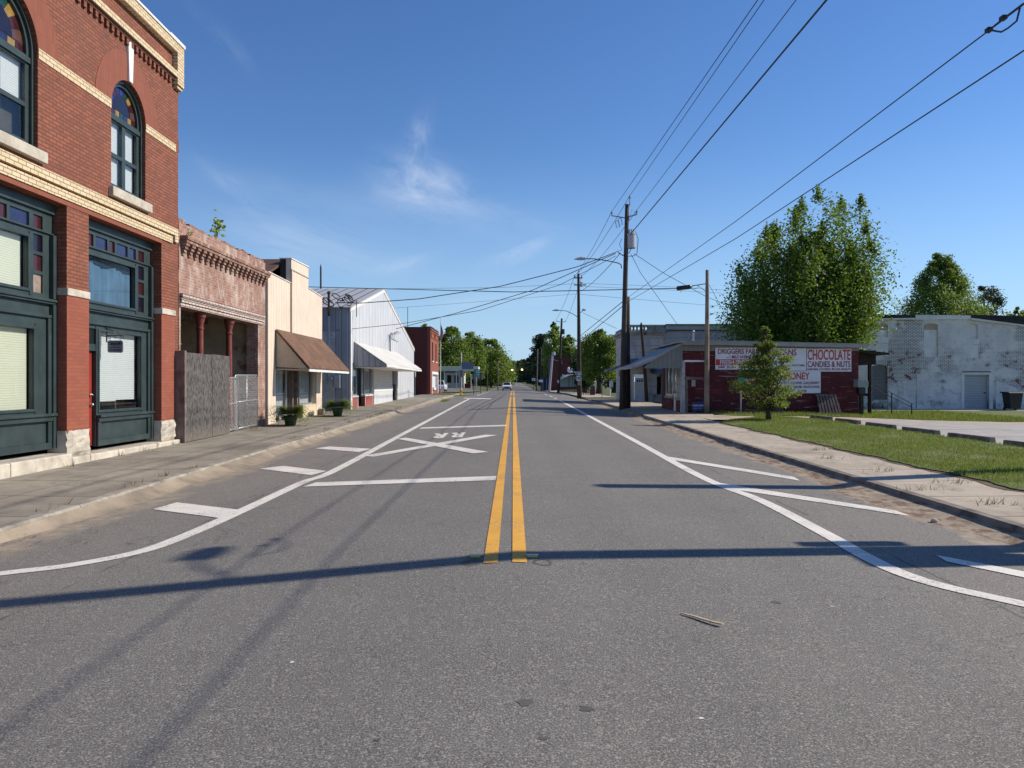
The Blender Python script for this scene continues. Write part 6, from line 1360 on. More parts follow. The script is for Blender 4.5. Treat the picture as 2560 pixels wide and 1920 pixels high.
mb.build('balusters', M['stone_trim'], BK)
for px_, py_ in ((1601, 925),):
    c = (dr[0]+dr[1])/2
    mb = MB(); mb.prism([(c + (1.15+.22)*math.cos(math.pi*i/16), dz_ - .15 + (1.15+.22)*.8*math.sin(math.pi*i/16)) for i in range(17)] + [(c + 1.15*math.cos(math.pi-math.pi*i/16), dz_ - .15 + 1.15*.8*math.sin(math.pi-math.pi*i/16)) for i in range(17)], 'y', YB - .06, YB - .002); mb.build('arch_band', M['stone_trim'], BK)
def dome_awning(name, c, w, z0, h, proj, y):
    mb = MB(); n = 14; vs = []
    for i in range(n+1):
        a = math.pi*i/n; vs.append((c + w*math.cos(a), y, z0 + h*math.sin(a)))
    for i in range(n+1):
        a = math.pi*i/n; vs.append((c + w*1.02*math.cos(a), y - proj, z0 - .1 + h*.28*math.sin(a)))
    mb.add(vs, [(i, i+1, i+1+n+1, i+n+1) for i in range(n)])
    for i in range(n+1): mb.path([vs[i], vs[i+n+1]], .018, 4)
    return mb.build(name, M['blue_awning'], BK)
dome_awning('door_awning', bx(1592), 1.15, bz(920), .62, .9, YB - .01)
o = MB(); o.prism([(XB0, bz(910)), (XB0 - 1.1, bz(925)), (XB0 - 1.1, bz(928)), (XB0, bz(916))], 'y', YB + 1.2, 53.6); o.build('street_awning', M['blue_awning'], BK)
MB().box(dr[0], dr[1], YB + .2, YB + .25, bz(937), dz_).build('fanlight', M['dark'], BK)
mb = MB(); mb.box(dr[0], dr[0] + .18, YB + .1, YB + .2, zb_, dz_); mb.box(dr[1] - .18, dr[1], YB + .1, YB + .2, zb_, dz_); mb.box(dr[0] + .181, dr[1] - .181, YB + .1, YB + .2, bz(942), bz(938)); split(mb, 'door_frame', M['white_trim'], BK)
dd = MB().box(dr[0] + .25, dr[1] - .05, YB + .14, YB + .19, zb_, bz(943)).build('door', M['blue_door'], BK)
mb = MB()
for k in range(4): c = dr[0] + .40 + .155*k; mb.prism(arch(c, .045, bz(955), bz(950), 6), 'y', YB + .132, YB + .139)
mb.build('door_lights', M['dark'], dd)
mb = MB(); mb.box(w1[0], w1[1], YB + .25, YB + .28, bz(986), bz(932)); wq = mb.build('window', M['car_glass'], BK)
mb = MB(); mb.prism([(YB - .01, bz(923)), (YB - .75, bz(934)), (YB - .75, bz(936)), (YB - .01, bz(928))], 'x', bx(1624), bx(1656)); mb.build('window_awning', M['blue_awning'], BK)
mb = MB(); mb.box(bx(1618), xR, YB - .03, YB - .002, .25, bz(986)); mb.build('plinth', M['stone_trim'], BK)
WG = root('bank_wing', 'long grey boarded rear wing of the marble bank behind the low maroon roof', 'building', (16, 52, gh(16, 52)))
x1 = 20.0; mb = MB(); mb.box(xR + .01, x1, YB - .1, YB + .2, .2, bz(826)); mb.box(x1 - .3, x1, YB + .21, 55, .2, bz(826)); mb.build('wall', M['lap'], WG)
mb = MB(); mb.box(xR + .01, x1 + .05, YB - .14, YB + .25, bz(826) + .002, bz(813)); mb.build('parapet', M['lap'], WG)
mb = MB(); mb.box(xR + .012, x1 + .08, YB - .2, YB + .3, bz(813) + .002, bz(810.5)); mb.box(xR + .012, x1 + .06, YB - .20, YB - .142, bz(827), bz(825)); mb.build('coping', M['tar'], WG)
LP_ = MB().path([(XP(1617, 49.2), 49.2, gh(8.6, 49.2) - .1), (XP(1610, 49.2), 49.2, 3.2), (XP(1603, 49.2), 49.2, ZP(812, 49.2)), (XP(1603, 49.2), 49.2, ZP(806, 49.2))], [.13, .10, .085, .03], 8).build('leaning_pole', M['pole_dark'], org=(XP(1617, 49.2), 49.2, gh(8.6, 49.2))); tag(LP_, 'thin dark leaning pole in front of the marble bank door', 'pole')

# ------------------------------------------------------------------ utility poles and wires
def pole(name, label, x, y, ztop, r0, r1, mat, lean=(0, 0), group=None, cat='utility pole'):
    z = gh(x, y); R = root(name, label, cat, (x, y, z), group); n = 8
    MB().path([(x + lean[0]*i/n, y + lean[1]*i/n, z - .3 + (ztop-z+.3)*i/n) for i in range(n+1)], [r0 + (r1-r0)*i/n for i in range(n+1)], 12).build('shaft', M[mat], R, smooth=True)
    return R
def insulator(R, p, up=.22):
    MB().lathe(p[0], p[1], [(.03, p[2]), (.03, p[2] + up*.4), (.065, p[2] + up*.45), (.04, p[2] + up*.6), (.07, p[2] + up*.65), (.035, p[2] + up)], 8).build('insulator', M['porcelain'], R)
    return (p[0], p[1], p[2] + up)
def lamp_arm(R, pts, mat='galv', head=.5, hd=(-1, 0)):
    a = MB().path(pts, .026, 7).build('lamp_arm', M[mat], R, smooth=True)
    e = pts[-1]; mb = MB(); w = .13
    if abs(hd[0]) > .5:
        s = hd[0]; mb.prism([(e[0] - s*.05, e[2] - .05), (e[0] + s*head*.5, e[2] - .06), (e[0] + s*head, e[2] - .02), (e[0] + s*head*.6, e[2] + .05), (e[0] - s*.05, e[2] + .05)], 'y', e[1] - w, e[1] + w)
    else:
        s = hd[1]; mb.prism([(e[1] - s*.05, e[2] - .05), (e[1] + s*head*.5, e[2] - .06), (e[1] + s*head, e[2] - .02), (e[1] + s*head*.6, e[2] + .05), (e[1] - s*.05, e[2] + .05)], 'x', e[0] - w, e[0] + w)
    mb.ball((e[0] + hd[0]*.15, e[1] + hd[1]*.15, e[2] + .08), .045, n=8); mb.build('lamp_head', M['can'], a)
YA = 39.4; XA = XP(1555, YA)
PA = pole('utility_pole', 'tall dark utility pole with transformer and street lamp arm over the road', XA, YA, ZP(511, YA), .165, .105, 'pole', (XP(1562, YA) - XP(1555, YA) + .12, 0))
xt = XA + .27
lI = (XP(1529.5, YA), YA, ZP(539, YA)); rI = (XP(1592, YA), YA, ZP(536, YA)); zt = ZP(542, YA)
mb = MB(); mb.path([(xt, YA, zt - .08), lI], .03, 6); mb.path([(xt, YA, zt - .02), rI], .03, 6); mb.path([(xt + .12, YA - .1, ZP(516, YA)), (xt + .12, YA - .1, ZP(500, YA))], .025, 6); split(mb, 'bracket_arms', M['sign_grey'], PA)
tl, trr, tt = insulator(PA, lI), insulator(PA, rI), insulator(PA, (xt + .12, YA - .1, ZP(501, YA)))
xc = XP(1578, YA); mb = MB(); z0_, z1_ = ZP(620, YA), ZP(588, YA)
mb.lathe(xc, YA - .05, [(.20, z0_ - .03), (.22, z0_), (.22, z1_), (.235, z1_ + .01), (.235, z1_ + .06), (.16, z1_ + .10)], 18); tf = mb.build('transformer', M['can'], PA, smooth=False)
mb = MB()
for dx in (-.1, 0, .1): mb.lathe(xc + dx, YA - .05, [(.03, z1_ + .09), (.045, z1_ + .14), (.025, z1_ + .2), (.04, z1_ + .24), (.015, z1_ + .32)], 8)
mb.build('bushings', M['porcelain'], tf)
mb = MB()
for k, (px, py) in enumerate(((1544, 562), (1551, 556))): 
    x_, z_ = XP(px, YA), ZP(py, YA); mb.path([(x_, YA - .15, z_ + .2), (x_ - .14, YA - .2, z_ + .13), (x_ - .08, YA - .2, z_ - .2), (x_ + .08, YA - .15, z_ - .14), (x_, YA - .15, z_ + .2)], .022, 5)
mb.build('fuse_cutouts', M['porcelain'], PA)
mb = MB(); rnd = random.Random(8)
mb.path([(xc + .22, YA, z1_ + .2), (xc + .36, YA, z1_ - .2), (xc + .3, YA, z0_ - .3), (xc + .1, YA, z0_ - .42), (xt - .1, YA - .15, z0_ - .45), (xt - .45, YA - .1, z0_ - .3)], .018, 5)
mb.path([(xc, YA, z0_), (xc - .1, YA, z0_ - .25), (xt - .25, YA - .15, z0_ - .42), (xt - .5, YA, z0_ - .2)], .02, 5); mb.path([(xt - .3, YA - .1, ZP(598, YA)), (xt - .42, YA - .1, ZP(612, YA)), (xt - .28, YA - .1, ZP(626, YA)), (xt - .6, YA - .1, ZP(630, YA))], .014, 5)
mb.path([rI, (XP(1580, YA), YA, ZP(524, YA)), (XP(1573, YA), YA, ZP(545, YA)), (XP(1570, YA), YA, ZP(575, YA)), (xc, YA, z1_ + .3)], .009, 4)
mb.build('jumper_wires', M['wire'], PA)
lamp_arm(PA, [(XP(1553, YA), YA - .15, ZP(672, YA)), (XP(1551, YA), YA - .2, ZP(663, YA)), (XP(1543, YA), YA - .2, ZP(659, YA)), (XP(1515, YA), YA - .2, ZP(653, YA)), (XP(1482, YA), YA - .2, ZP(648.5, YA)), (XP(1459, YA), YA - .2, ZP(648.5, YA))], 'pole')
PB_ = pole('utility_pole', 'short dark pole stub standing against the tall transformer pole', XP(1569, 39.9), 39.9, ZP(742, 39.9), .165, .14, 'pole_dark', (-.03, 0))
PR = pole('utility_pole', 'bare bleached pole beside the maroon shop holding a black splice case', XP(1766.5, 33.9), 33.9, ZP(675, 33.9), .13, .075, 'pole_pale', (.03, 0))
Y2 = 62.0; P2 = pole('utility_pole', 'brown pole carrying route junction signs beyond the side street', XP(1448.5, Y2), Y2, ZP(684, Y2), .20, .10, 'pole_dark', (-.08, 0))
mb = MB(); mb.box(XP(1434, Y2), XP(1456, Y2), Y2 - .16, Y2 - .06, ZP(696.5, Y2), ZP(694, Y2)); mb.box(XP(1435, Y2), XP(1465, Y2), Y2 - .16, Y2 - .06, ZP(714, Y2), ZP(711.5, Y2)); mb.build('crossarm', M['pole'], P2)
for px in (1436, 1454): insulator(P2, (XP(px, Y2), Y2 - .1, ZP(694, Y2)), .2)
insulator(P2, (XP(1447, Y2), Y2 - .1, ZP(684, Y2)), .25)
mb = MB(); mb.lathe(XP(1453, Y2), Y2 - .25, [(.10, ZP(718, Y2)), (.12, ZP(712, Y2)), (.10, ZP(706, Y2))], 8); mb.build('cutout', M['porcelain'], P2)
lamp_arm(P2, [(XP(1444, Y2), Y2 - .1, ZP(793, Y2)), (XP(1432, Y2), Y2 - .1, ZP(785, Y2)), (XP(1415, Y2), Y2 - .1, ZP(777.5, Y2)), (XP(1395, Y2), Y2 - .1, ZP(776, Y2))], 'pole')
mb = MB(); mb.path([(XP(1448, Y2), Y2 - .1, ZP(784, Y2)), (XP(1456, Y2), Y2 - .3, ZP(778, Y2))], .03, 5); mb.ball((XP(1459, Y2), Y2 - .35, ZP(775.5, Y2)), .14, (1.3, 1, .7), 8); mb.build('flood_lamp', M['can'], P2)
# route signs on the brown pole
JC = root('junction_sign', 'white route junction sign JCT 292 plates on the brown pole', 'road sign', (XP(1447, Y2), Y2 - .3, ZP(953, Y2)))
ys_ = Y2 - .28
MB().box(XP(1440.2, Y2), XP(1452.5, Y2), ys_ - .01, ys_, ZP(937, Y2), ZP(929, Y2)).build('sign_plate', M['sign_white'], JC); text('JCT', (XP(1446.3, Y2), ys_ - .014, ZP(933, Y2)), .26, M['black'], JC, .85, bold=.006)
mb = MB(); mb.prism([(XP(a, Y2), ZP(b, Y2)) for a, b in ((1440.5, 952), (1441, 944), (1440.5, 939), (1448.5, 938.6), (1450.5, 941.5), (1453, 945.5), (1451.5, 951), (1449, 952.3))], 'y', ys_ - .01, ys_); mb.build('sign_plate', M['sign_white'], JC)
text('292', (XP(1446.5, Y2), ys_ - .014, ZP(945.8, Y2)), .27, M['black'], JC, .72, bold=.006)
MB().box(XP(1443.5, Y2), XP(1452, Y2), ys_ - .01, ys_, ZP(963, Y2), ZP(953, Y2)).build('pole_tag', M['sign_back'], JC)
Y3 = 95.0; P3 = pole('utility_pole', 'slightly tilted dark pole with upswept arms before the far maroon building', XP(1395.5, Y3), Y3, ZP(796, Y3), .19, .12, 'pole_dark', (XP(1404.5, Y3) - XP(1395.5, Y3), 0))
mb = MB(); xt3 = XP(1404, Y3); mb.path([(xt3, Y3 - .15, ZP(806, Y3)), (XP(1390.5, Y3), Y3 - .15, ZP(803, Y3)), (XP(1390, Y3), Y3 - .15, ZP(800, Y3))], .04, 5); mb.path([(xt3, Y3 - .15, ZP(806, Y3)), (XP(1414.5, Y3), Y3 - .15, ZP(804, Y3)), (XP(1415, Y3), Y3 - .15, ZP(800.5, Y3))], .04, 5); split(mb, 'bracket_arms', M['sign_grey'], P3)
MB().lathe(xt3 + .2, Y3 - .2, [(.18, ZP(836, Y3)), (.18, ZP(823, Y3))], 10).build('transformer', M['pole'], P3)
Y4 = 122.0; P4 = pole('utility_pole', 'leaning pale grey pole left of the far maroon building', XP(1373, Y4), Y4, ZP(880, Y4), .19, .16, 'galv', (XP(1382, Y4) - XP(1373, Y4), 0)); MB().lathe(XP(1384, Y4), Y4 - .2, [(.26, ZP(888, Y4)), (.26, ZP(880, Y4))], 10).build('transformer', M['can'], P4)
Y5 = 165.0; P5 = pole('utility_pole', 'far slim pole with a lamp arm under the tall pine', XP(1341.5, Y5), Y5, ZP(873, Y5), .18, .12, 'grey_wood', (XP(1344, Y5) - XP(1341.5, Y5), 0)); lamp_arm(P5, [(XP(1343, Y5), Y5 - .2, ZP(912, Y5)), (XP(1330, Y5), Y5 - .2, ZP(907, Y5)), (XP(1322, Y5), Y5 - .2, ZP(906.5, Y5))], 'grey_wood')
Y6 = 185.0; pole('utility_pole', 'far dark pole with white transformer beside the slim lamp pole', XP(1353, Y6), Y6, ZP(872, Y6), .18, .12, 'pole')
pole('utility_pole', 'thin far pole on the left before the oak row', XP(1218, 160), 160, ZP(912, 160), .14, .10, 'pole'); pole('utility_pole', 'thin grey far pole on the left nearest the road', XP(1245, 175), 175, ZP(906, 175), .14, .10, 'grey_wood')
def wire(label, pts, r_=.014, sag=0.0, mat='wire', extra=None):
    P = []
    for a, b in zip(pts, pts[1:]):
        k = 16; P += [tuple(a[c] + (b[c]-a[c])*i/k - (4*sag*(i/k)*(1-i/k) if c == 2 else 0) for c in range(3)) for i in range(k)]
    P.append(tuple(pts[-1])); mb = MB().path(P, r_, 5)
    if extra: extra(mb)
    o = mb.build('overhead_wire', M[mat], org=P[0]); return tag(o, label, 'wire', 'overhead wires')
# the next pole of the line, behind the photographer's right shoulder
PN = pole('utility_pole', 'tall pole of the wire line standing out of view behind the camera on the right', 6.4, -4.5, 10.6, .17, .11, 'pole')
def W3(px, py, Y): return (XP(px, Y), Y, ZP(py, Y))
wire('thin high wire leftmost of the three ending at the transformer pole arms', [tl, W3(1894, 0, 17.3), (4.9, -4.5, 10.2)], .011)
wire('thin high wire ending at the very top pin of the transformer pole', [tt, W3(1910, 0, 18.9), (6.0, -4.5, 10.9)], .011)
wire('thin high wire ending at the right arm of the transformer pole', [trr, W3(1990, 0, 17.5), (7.2, -4.5, 10.2)], .011)
wire('thick twisted wire running from above to the transformer can', [(xc - .1, YA, z1_ - .02), W3(2066, 0, 15.2), (6.5, -4.5, 9.0)], .022)
PBt = (XP(1569, 39.9), 39.9)
wire('upper thick cable along the right side from the top right corner to the pole stub', [W3(1569, 744, 39.9), W3(1840, 552.7, 20.2), W3(2560, 10, 9.0), (6.35, -4.5, 6.1)], .010)
wire('lower thick cable along the right side parallel to the upper thick cable', [W3(1570, 754, 39.9), W3(1840, 596, 20.2), W3(2560, 126, 9.0), (6.35, -4.5, 5.5)], .0105)
def loop(mb): mb.path([W3(2472, 74, 9.9), W3(2490, 78, 9.7), W3(2503, 80, 9.5), W3(2520, 70, 9.35), W3(2542, 52, 9.2), W3(2551, 15, 9.1)], .012, 5); mb.box(*(sorted((XP(2466, 9.9), XP(2478, 9.9)))), 9.86, 9.94, ZP(80, 9.9), ZP(70, 9.9)); mb.box(XP(2502, 9.6), XP(2514, 9.6), 9.56, 9.64, ZP(50, 9.6), ZP(40, 9.6))
wire('looped drip wire hanging from the upper thick cable near the top right corner', [W3(2470, 76, 9.9), W3(2510, 44, 9.58), W3(2558, 8, 9.05)], .008, extra=loop)
wire('upper cable continuing from the pole stub to the brown pole', [W3(1569, 744, 39.9), W3(1443, 846, Y2)], .022); wire('lower cable continuing from the pole stub to the brown pole', [W3(1570, 754, 39.9), W3(1445, 858, Y2)], .022)
for a, b, l in ((tl, (XP(1436, Y2), Y2 - .1, ZP(691, Y2)), 'left'), (tt, (XP(1447, Y2), Y2 - .1, ZP(681, Y2)), 'middle'), (trr, (XP(1454, Y2), Y2 - .1, ZP(691, Y2)), 'right')): wire(f'thin {l} wire between the transformer pole and the brown pole', [a, b], .013, .25)
for a, b, l in ((1436, 1390, 'left'), (1454, 1415, 'right')): wire(f'thin {l} wire from the brown pole to the tilted pole', [(XP(a, Y2), Y2 - .1, ZP(691, Y2)), W3(b, 800, Y3 - .15)], .016, .3)
wire('lower wire from the transformer pole down to the brown pole', [W3(1551, 632, YA), W3(1452, 728, Y2)], .018, .2)
# cable across the street with its splice case
SPA = W3(1767, 709, 33.9)
wire('dark cable crossing the whole street from the bare pole to the left buildings', [SPA, W3(1690, 721, 34.3), W3(1283, 730, 37), (XP(760, 40.5), 40.5, ZP(717, 40.5))], .020)
SC = root('splice_case', 'black cylindrical splice case hanging on the cable by the bare pole', 'splice case', W3(1710, 722, 34.1))
MB().path([W3(1691, 721, 34.2), W3(1692.5, 721, 34.2), W3(1726, 717, 34.0), W3(1728.5, 717, 34.0)], [.03, .10, .10, .05], 10).build('case', M['black'], SC)
mb = MB(); mb.path([W3(1728, 717, 34), W3(1742, 712, 33.95), W3(1746, 718, 33.95), W3(1738, 722, 33.95), W3(1728, 719, 34)], .010, 4); mb.path([W3(1742, 712, 33.95), W3(1764, 728, 33.9)], .012, 4); mb.path([W3(1700, 726, 34.1), W3(1702, 731, 34.1), W3(1705, 727, 34.1)], .008, 4); mb.build('tail_loops', M['wire'], SC)
# service drops
wire('upper sagging service drop from the transformer pole to the mast on the metal building', [W3(1539, 631, YA), W3(1500, 646, 39.3), W3(1440, 668, 39.2), W3(1250, 716, 38.8), W3(1050, 747, 38.3), W3(900, 758, 37.9), W3(838, 756, 37.7)], .022)
wire('lower sagging service drop from the transformer pole to the metal building gable', [W3(1539, 634, YA), W3(1496, 652, 40.5), W3(1330, 726, 44), W3(1140, 783, 47), W3(990, 822, 49.3)], .020)
wire('thin drop wire from the transformer pole to the side of the metal building', [W3(1539, 640, YA), W3(1400, 712, 41), W3(1200, 776, 41), W3(1000, 810, 40), W3(842, 826, 37.7)], .014)
wire('steep guy wire from the transformer pole down to the marble bank wing', [W3(1578, 636, YA), W3(1600, 680, 42), W3(1693, 811, 50)], .014)
wire('guy wire from the transformer pole slanting right over the maroon shop', [W3(1585, 634, YA), W3(1658, 682, 40), W3(1766, 742, 42), W3(1852, 776, 46)], .014)
wire('thin wire from the bare pole down right into the maple', [W3(1773, 712, 33.9), W3(1827, 812, 35)], .009)
for py0, py1, l in ((708, 726, 'upper'), (716, 734, 'lower'), (736, 776, 'lowest')): wire(f'faint {l} wire from the brown pole toward the far right sky', [W3(1450, py0, Y2), W3(1660, py0 + (py1-py0)*.45, 66), W3(2250, py1 + 26, 80)], .012)
wire('faint wire from the brown pole across the street to the left roofs', [W3(1440, 709, Y2), W3(1250, 719, 62), W3(960, 722, 62), W3(760, 722, 62)], .012)
wire('faint lower wire from the brown pole across the street to the left', [W3(1440, 735, Y2), W3(1100, 762, 62), W3(900, 776, 62)], .010)
wire('thin wire from the flood lamp on the brown pole down to the bank roof', [W3(1457, 782, Y2), W3(1541, 821, 51)], .013)
wire('signal span wire hung across the far road', [W3(1206, 912, 175), W3(1275, 921, 176), W3(1310, 919, 176), W3(1344, 912, 165)], .03)
# poles that stand outside the picture on the right and throw their shadows over the road
PX = pole('utility_pole', 'signal pole out of view on the right whose long shadow crosses the near road', 9.6, 8.95, 10.9, .19, .15, 'pole')
MB().box(9.45, 9.75, 8.30, 8.74, 3.1, 4.4).build('equipment_box', M['can'], PX); MB().box(9.5, 9.7, 9.16, 9.36, 3.9, 4.7).build('equipment_box', M['can'], PX)
lamp_arm(PX, [(9.6, 9.0, 8.5), (9.6, 9.6, 8.85), (9.55, 10.0, 8.95)], 'pole', .5, (0, 1))
PY = pole('utility_pole', 'plain pole out of view on the right whose shadow falls on the pavement', 12.6, 14.0, 8.1, .24, .20, 'pole')

# ------------------------------------------------------------------ far left: sign posts, flag, petrol canopy, cars
def rsign(name, label, px, py, Y, r_, shape, mat, base_py=None, cat='road sign', pmat='pole_dark'):
    x = XP(px, Y); zc = ZP(py, Y); z = gh(x, Y); R = root(name, label, cat, (x, Y, z))
    MB().box(x - .03, x + .03, Y - .02, Y + .03, z - .1, zc + r_*.9).build('post', M[pmat], R)
    k = {'oct': 8, 'dia': 4}.get(shape, 8); a0 = math.pi/8 if k == 8 else 0
    MB().prism([(x + r_*math.cos(a0 + 2*math.pi*i/k), zc + r_*math.sin(a0 + 2*math.pi*i/k)) for i in range(k)], 'y', Y + .031, Y + .04).build('sign_plate', M[mat], R); return R
rsign('stop_sign', 'brown back of an octagonal stop sign on a dark post left of the road', 1153, 934, 72.5, .38, 'oct', 'sign_back')
rsign('warning_sign', 'dark grey back of a diamond warning sign left of the road', 1201.5, 941, 84, .36, 'dia', 'sign_grey')
SQ = root('square_sign', 'grey back of a square sign between the stop and diamond signs', 'road sign', (XP(1184, 80), 80, gh(XP(1184, 80), 80)))
xq = XP(1184, 80); MB().box(xq - .025, xq + .025, 79.98, 80.02, gh(xq, 80) - .1, ZP(936, 80)).build('post', M['pole_dark'], SQ); MB().box(xq - .25, xq + .2, 80.021, 80.03, ZP(948, 80), ZP(936, 80)).build('sign_plate', M['sign_grey'], SQ)
GS = root('green_sign', 'green direction sign with white lettering beyond the diamond sign', 'road sign', (XP(1194, 118), 118, gh(XP(1194, 118), 118)))
Yg = 118; xa, xb = XP(1185, Yg), XP(1201, Yg)
MB().box(xa, xb, Yg - .02, Yg, ZP(942, Yg), ZP(923, Yg)).build('sign_plate', M['sign_green'], GS)
mb = MB()
for k, (c, d) in enumerate(((926, 928), (930.5, 932.5), (935, 936.5), (938.5, 940))): mb.box(xb - .72 + .07*k, xb - .06, Yg - .03, Yg - .021, ZP(d, Yg), ZP(c, Yg))
mb.build('lettering', M['sign_white'], GS); MB().box(xa + .1, xa + .17, Yg, Yg + .06, gh(xa, Yg) - .1, ZP(924, Yg)).build('post', M['galv'], GS)
# tall sign on a pole
Yt = 104; xs1 = XP(1153.5, Yt); TS = root('pole_sign', 'blue grey board sign with a house drawing on a tall white pole', 'sign', (xs1, Yt, gh(xs1, Yt)))
MB().path([(xs1, Yt, gh(xs1, Yt) - .1), (xs1, Yt, ZP(881, Yt))], .06, 6).build('post', M['white_trim'], TS)
bd = MB().box(XP(1154.5, Yt), XP(1183.5, Yt), Yt - .08, Yt, ZP(923, Yt), ZP(904.5, Yt)).build('board', simple('board_blue_grey', (.16, .175, .23), .5, .06, 3), TS)
mb = MB(); q = lambda a, b, c, d: mb.box(XP(a, Yt), XP(b, Yt), Yt - .09, Yt - .081, ZP(d, Yt), ZP(c, Yt))
for k in range(11): q(1156 + k*2.35, 1157.6 + k*2.35, 906 - .0, 908.2)
for k in range(13): q(1156 + k*2.05, 1157.4 + k*2.05, 919, 920.6)
q(1163.5, 1175, 912.5, 914); q(1165.5, 1167, 914, 917.5); q(1169, 1170.5, 915.5, 917.5); q(1172, 1173.5, 914, 917.5); q(1166.5, 1171, 910, 911.4); q(1167.5, 1168.6, 909, 910)
mb.build('drawing', M['sign_grey'], bd)
# flag pole
Yf = 82; xf = XP(1100.5, Yf); FP = root('flag_pole', 'white flag pole with a limp striped flag by the dark brick building', 'flag pole', (xf, Yf, gh(xf, Yf)))
MB().path([(xf, Yf, gh(xf, Yf) - .1), (xf + .06, Yf, ZP(795, Yf))], [.06, .03], 6).build('pole', M['white_trim'], FP)
n = 12; zt, zl = ZP(806, Yf), ZP(846, Yf); mb = MB(); L = 7
for k in range(L):
    for i in range(n):
        z0_, z1_ = zt + (zl-zt)*i/n, zt + (zl-zt)*(i+1)/n; f0, f1 = .03 + .2*math.sin(math.pi*min(1, i/n*1.1)), .03 + .2*math.sin(math.pi*min(1, (i+1)/n*1.1))
        wv = lambda kk, f: (xf + .06 + f*kk/L*1.25, Yf - .05 + .05*math.sin(kk*2.0), 0)
        a, b, c, d = wv(k, f0), wv(k+1, f0), wv(k+1, f1), wv(k, f1); mb.add([(a[0], a[1], z0_ - .05*k), (b[0], b[1], z0_ - .05*(k+1)), (c[0], c[1], z1_ - .05*(k+1)), (d[0], d[1], z1_ - .05*k)], [(0,1,2,3)], 2 if i < 4 and k < 4 else k % 2)
mb.build('flag', [M['flag_red'], M['flag_white'], M['flag_blue']], FP)
# petrol canopy
Yc = 168; CN = root('petrol_canopy', 'long cream flat petrol canopy on slim white columns at the far left', 'canopy', (XP(1150, Yc), Yc, gh(-12, Yc)))
MB().box(XP(1050, Yc), XP(1196, Yc), Yc, Yc + 7, ZP(927.5, Yc), ZP(916, Yc)).build('roof', M['canopy'], CN, bevel=.05)
for px, dy in ((1111, 1), (1141, 1), (1153, 1), (1158, 5), (1191, 1)): x_ = XP(px, Yc + dy); MB().box(x_ - .12, x_ + .12, Yc + dy - .12, Yc + dy + .12, gh(x_, Yc) - .2, ZP(927, Yc)).build('column', M['white_trim'], CN)
HS = root('station_house', 'low shaded building under the far petrol canopy', 'building', (XP(1130, 178), 178, gh(-14, 178)))
MB().box(XP(1112, 178), XP(1160, 178), 178, 184, gh(-14, 178) - .3, ZP(931, 178)).build('wall', M['peel_white'], HS); MB().box(XP(1110, 178), XP(1162, 178), 177.8, 184.2, ZP(931, 178) + .01, ZP(928.5, 178)).build('roof', M['tar'], HS)
for a, b in ((1118, 1128), (1136, 1146)): MB().box(XP(a, 178), XP(b, 178), 177.92, 177.98, ZP(957, 178), ZP(938, 178)).build('window', M['dark'], HS)
x_ = XP(1177.5, 160); LPt = MB().path([(x_, 160, gh(x_, 160)), (x_, 160, ZP(939, 160)), (x_, 160, ZP(938.9, 160))], [.07, .06, .06], 6).ball((x_, 160, ZP(938.5, 160)), .22, n=8).build('globe_lamp', M['white_trim'], org=(x_, 160, gh(x_, 160))); tag(LPt, 'short white post with a ball top beside the petrol canopy', 'lamp post')
o = MB().box(XP(1161, 172), XP(1180, 172), 172, 174, gh(-10, 172), gh(-10, 172) + 1.0).build('brick_planter', M['dark_brick'], org=(XP(1170, 172), 172, gh(-10, 172))); tag(o, 'low brown brick wall in the petrol station grounds', 'low wall')
hx_ = XP(1152.3, 79); z = gh(hx_, 79); HY = root('fire_hydrant', 'small pale yellow fire hydrant behind the stop sign', 'fire hydrant', (hx_, 79, z))
MB().lathe(hx_, 79, [(.16, z), (.16, z+.06), (.11, z+.08), (.11, z+.52), (.15, z+.54), (.15, z+.58), (.12, z+.64), (.05, z+.72), (.03, z+.76)], 12).build('barrel', M['hydrant'], HY)
mb = MB(); mb.tube((hx_ - .2, 79, z+.42), (hx_ + .2, 79, z+.42), .055, n=8); mb.tube((hx_, 78.8, z+.38), (hx_, 79, z+.38), .07, n=8); mb.build('nozzles', M['hydrant'], HY)
cx_ = XP(1101, 81); z = gh(cx_, 81); CO = MB().box(cx_ - .14, cx_ + .14, 80.86, 81.14, z, z + .03).lathe(cx_, 81, [(.12, z + .03), (.03, z + .5), (.02, z + .52)], 10).build('traffic_cone', M['orange'], org=(cx_, 81, z)); tag(CO, 'faded orange marker at the foot of the flag pole', 'cone')
for (px, Y, a, b) in ((1110, 77, 2.0, 76.0), (1160, 76, 1.1, 75.5)):
    pass
P = np.array([(XP(1112, 74) + r.normal(0, .55), 74 + r.normal(0, 1.2)) for _ in range(1400)] + [(XP(1152, 72) + r.normal(0, .35), 72.3 + r.normal(0, .8)) for _ in range(700)] + [(XP(1112, 55) + .0 + r.normal(0, .12), 55 + r.normal(0, .7)) for _ in range(500)])
blades('grass', P, .04, .14, .05, M['grass'], 9, 'grass patches on the pavement at the left street corner', 'grass', gh)

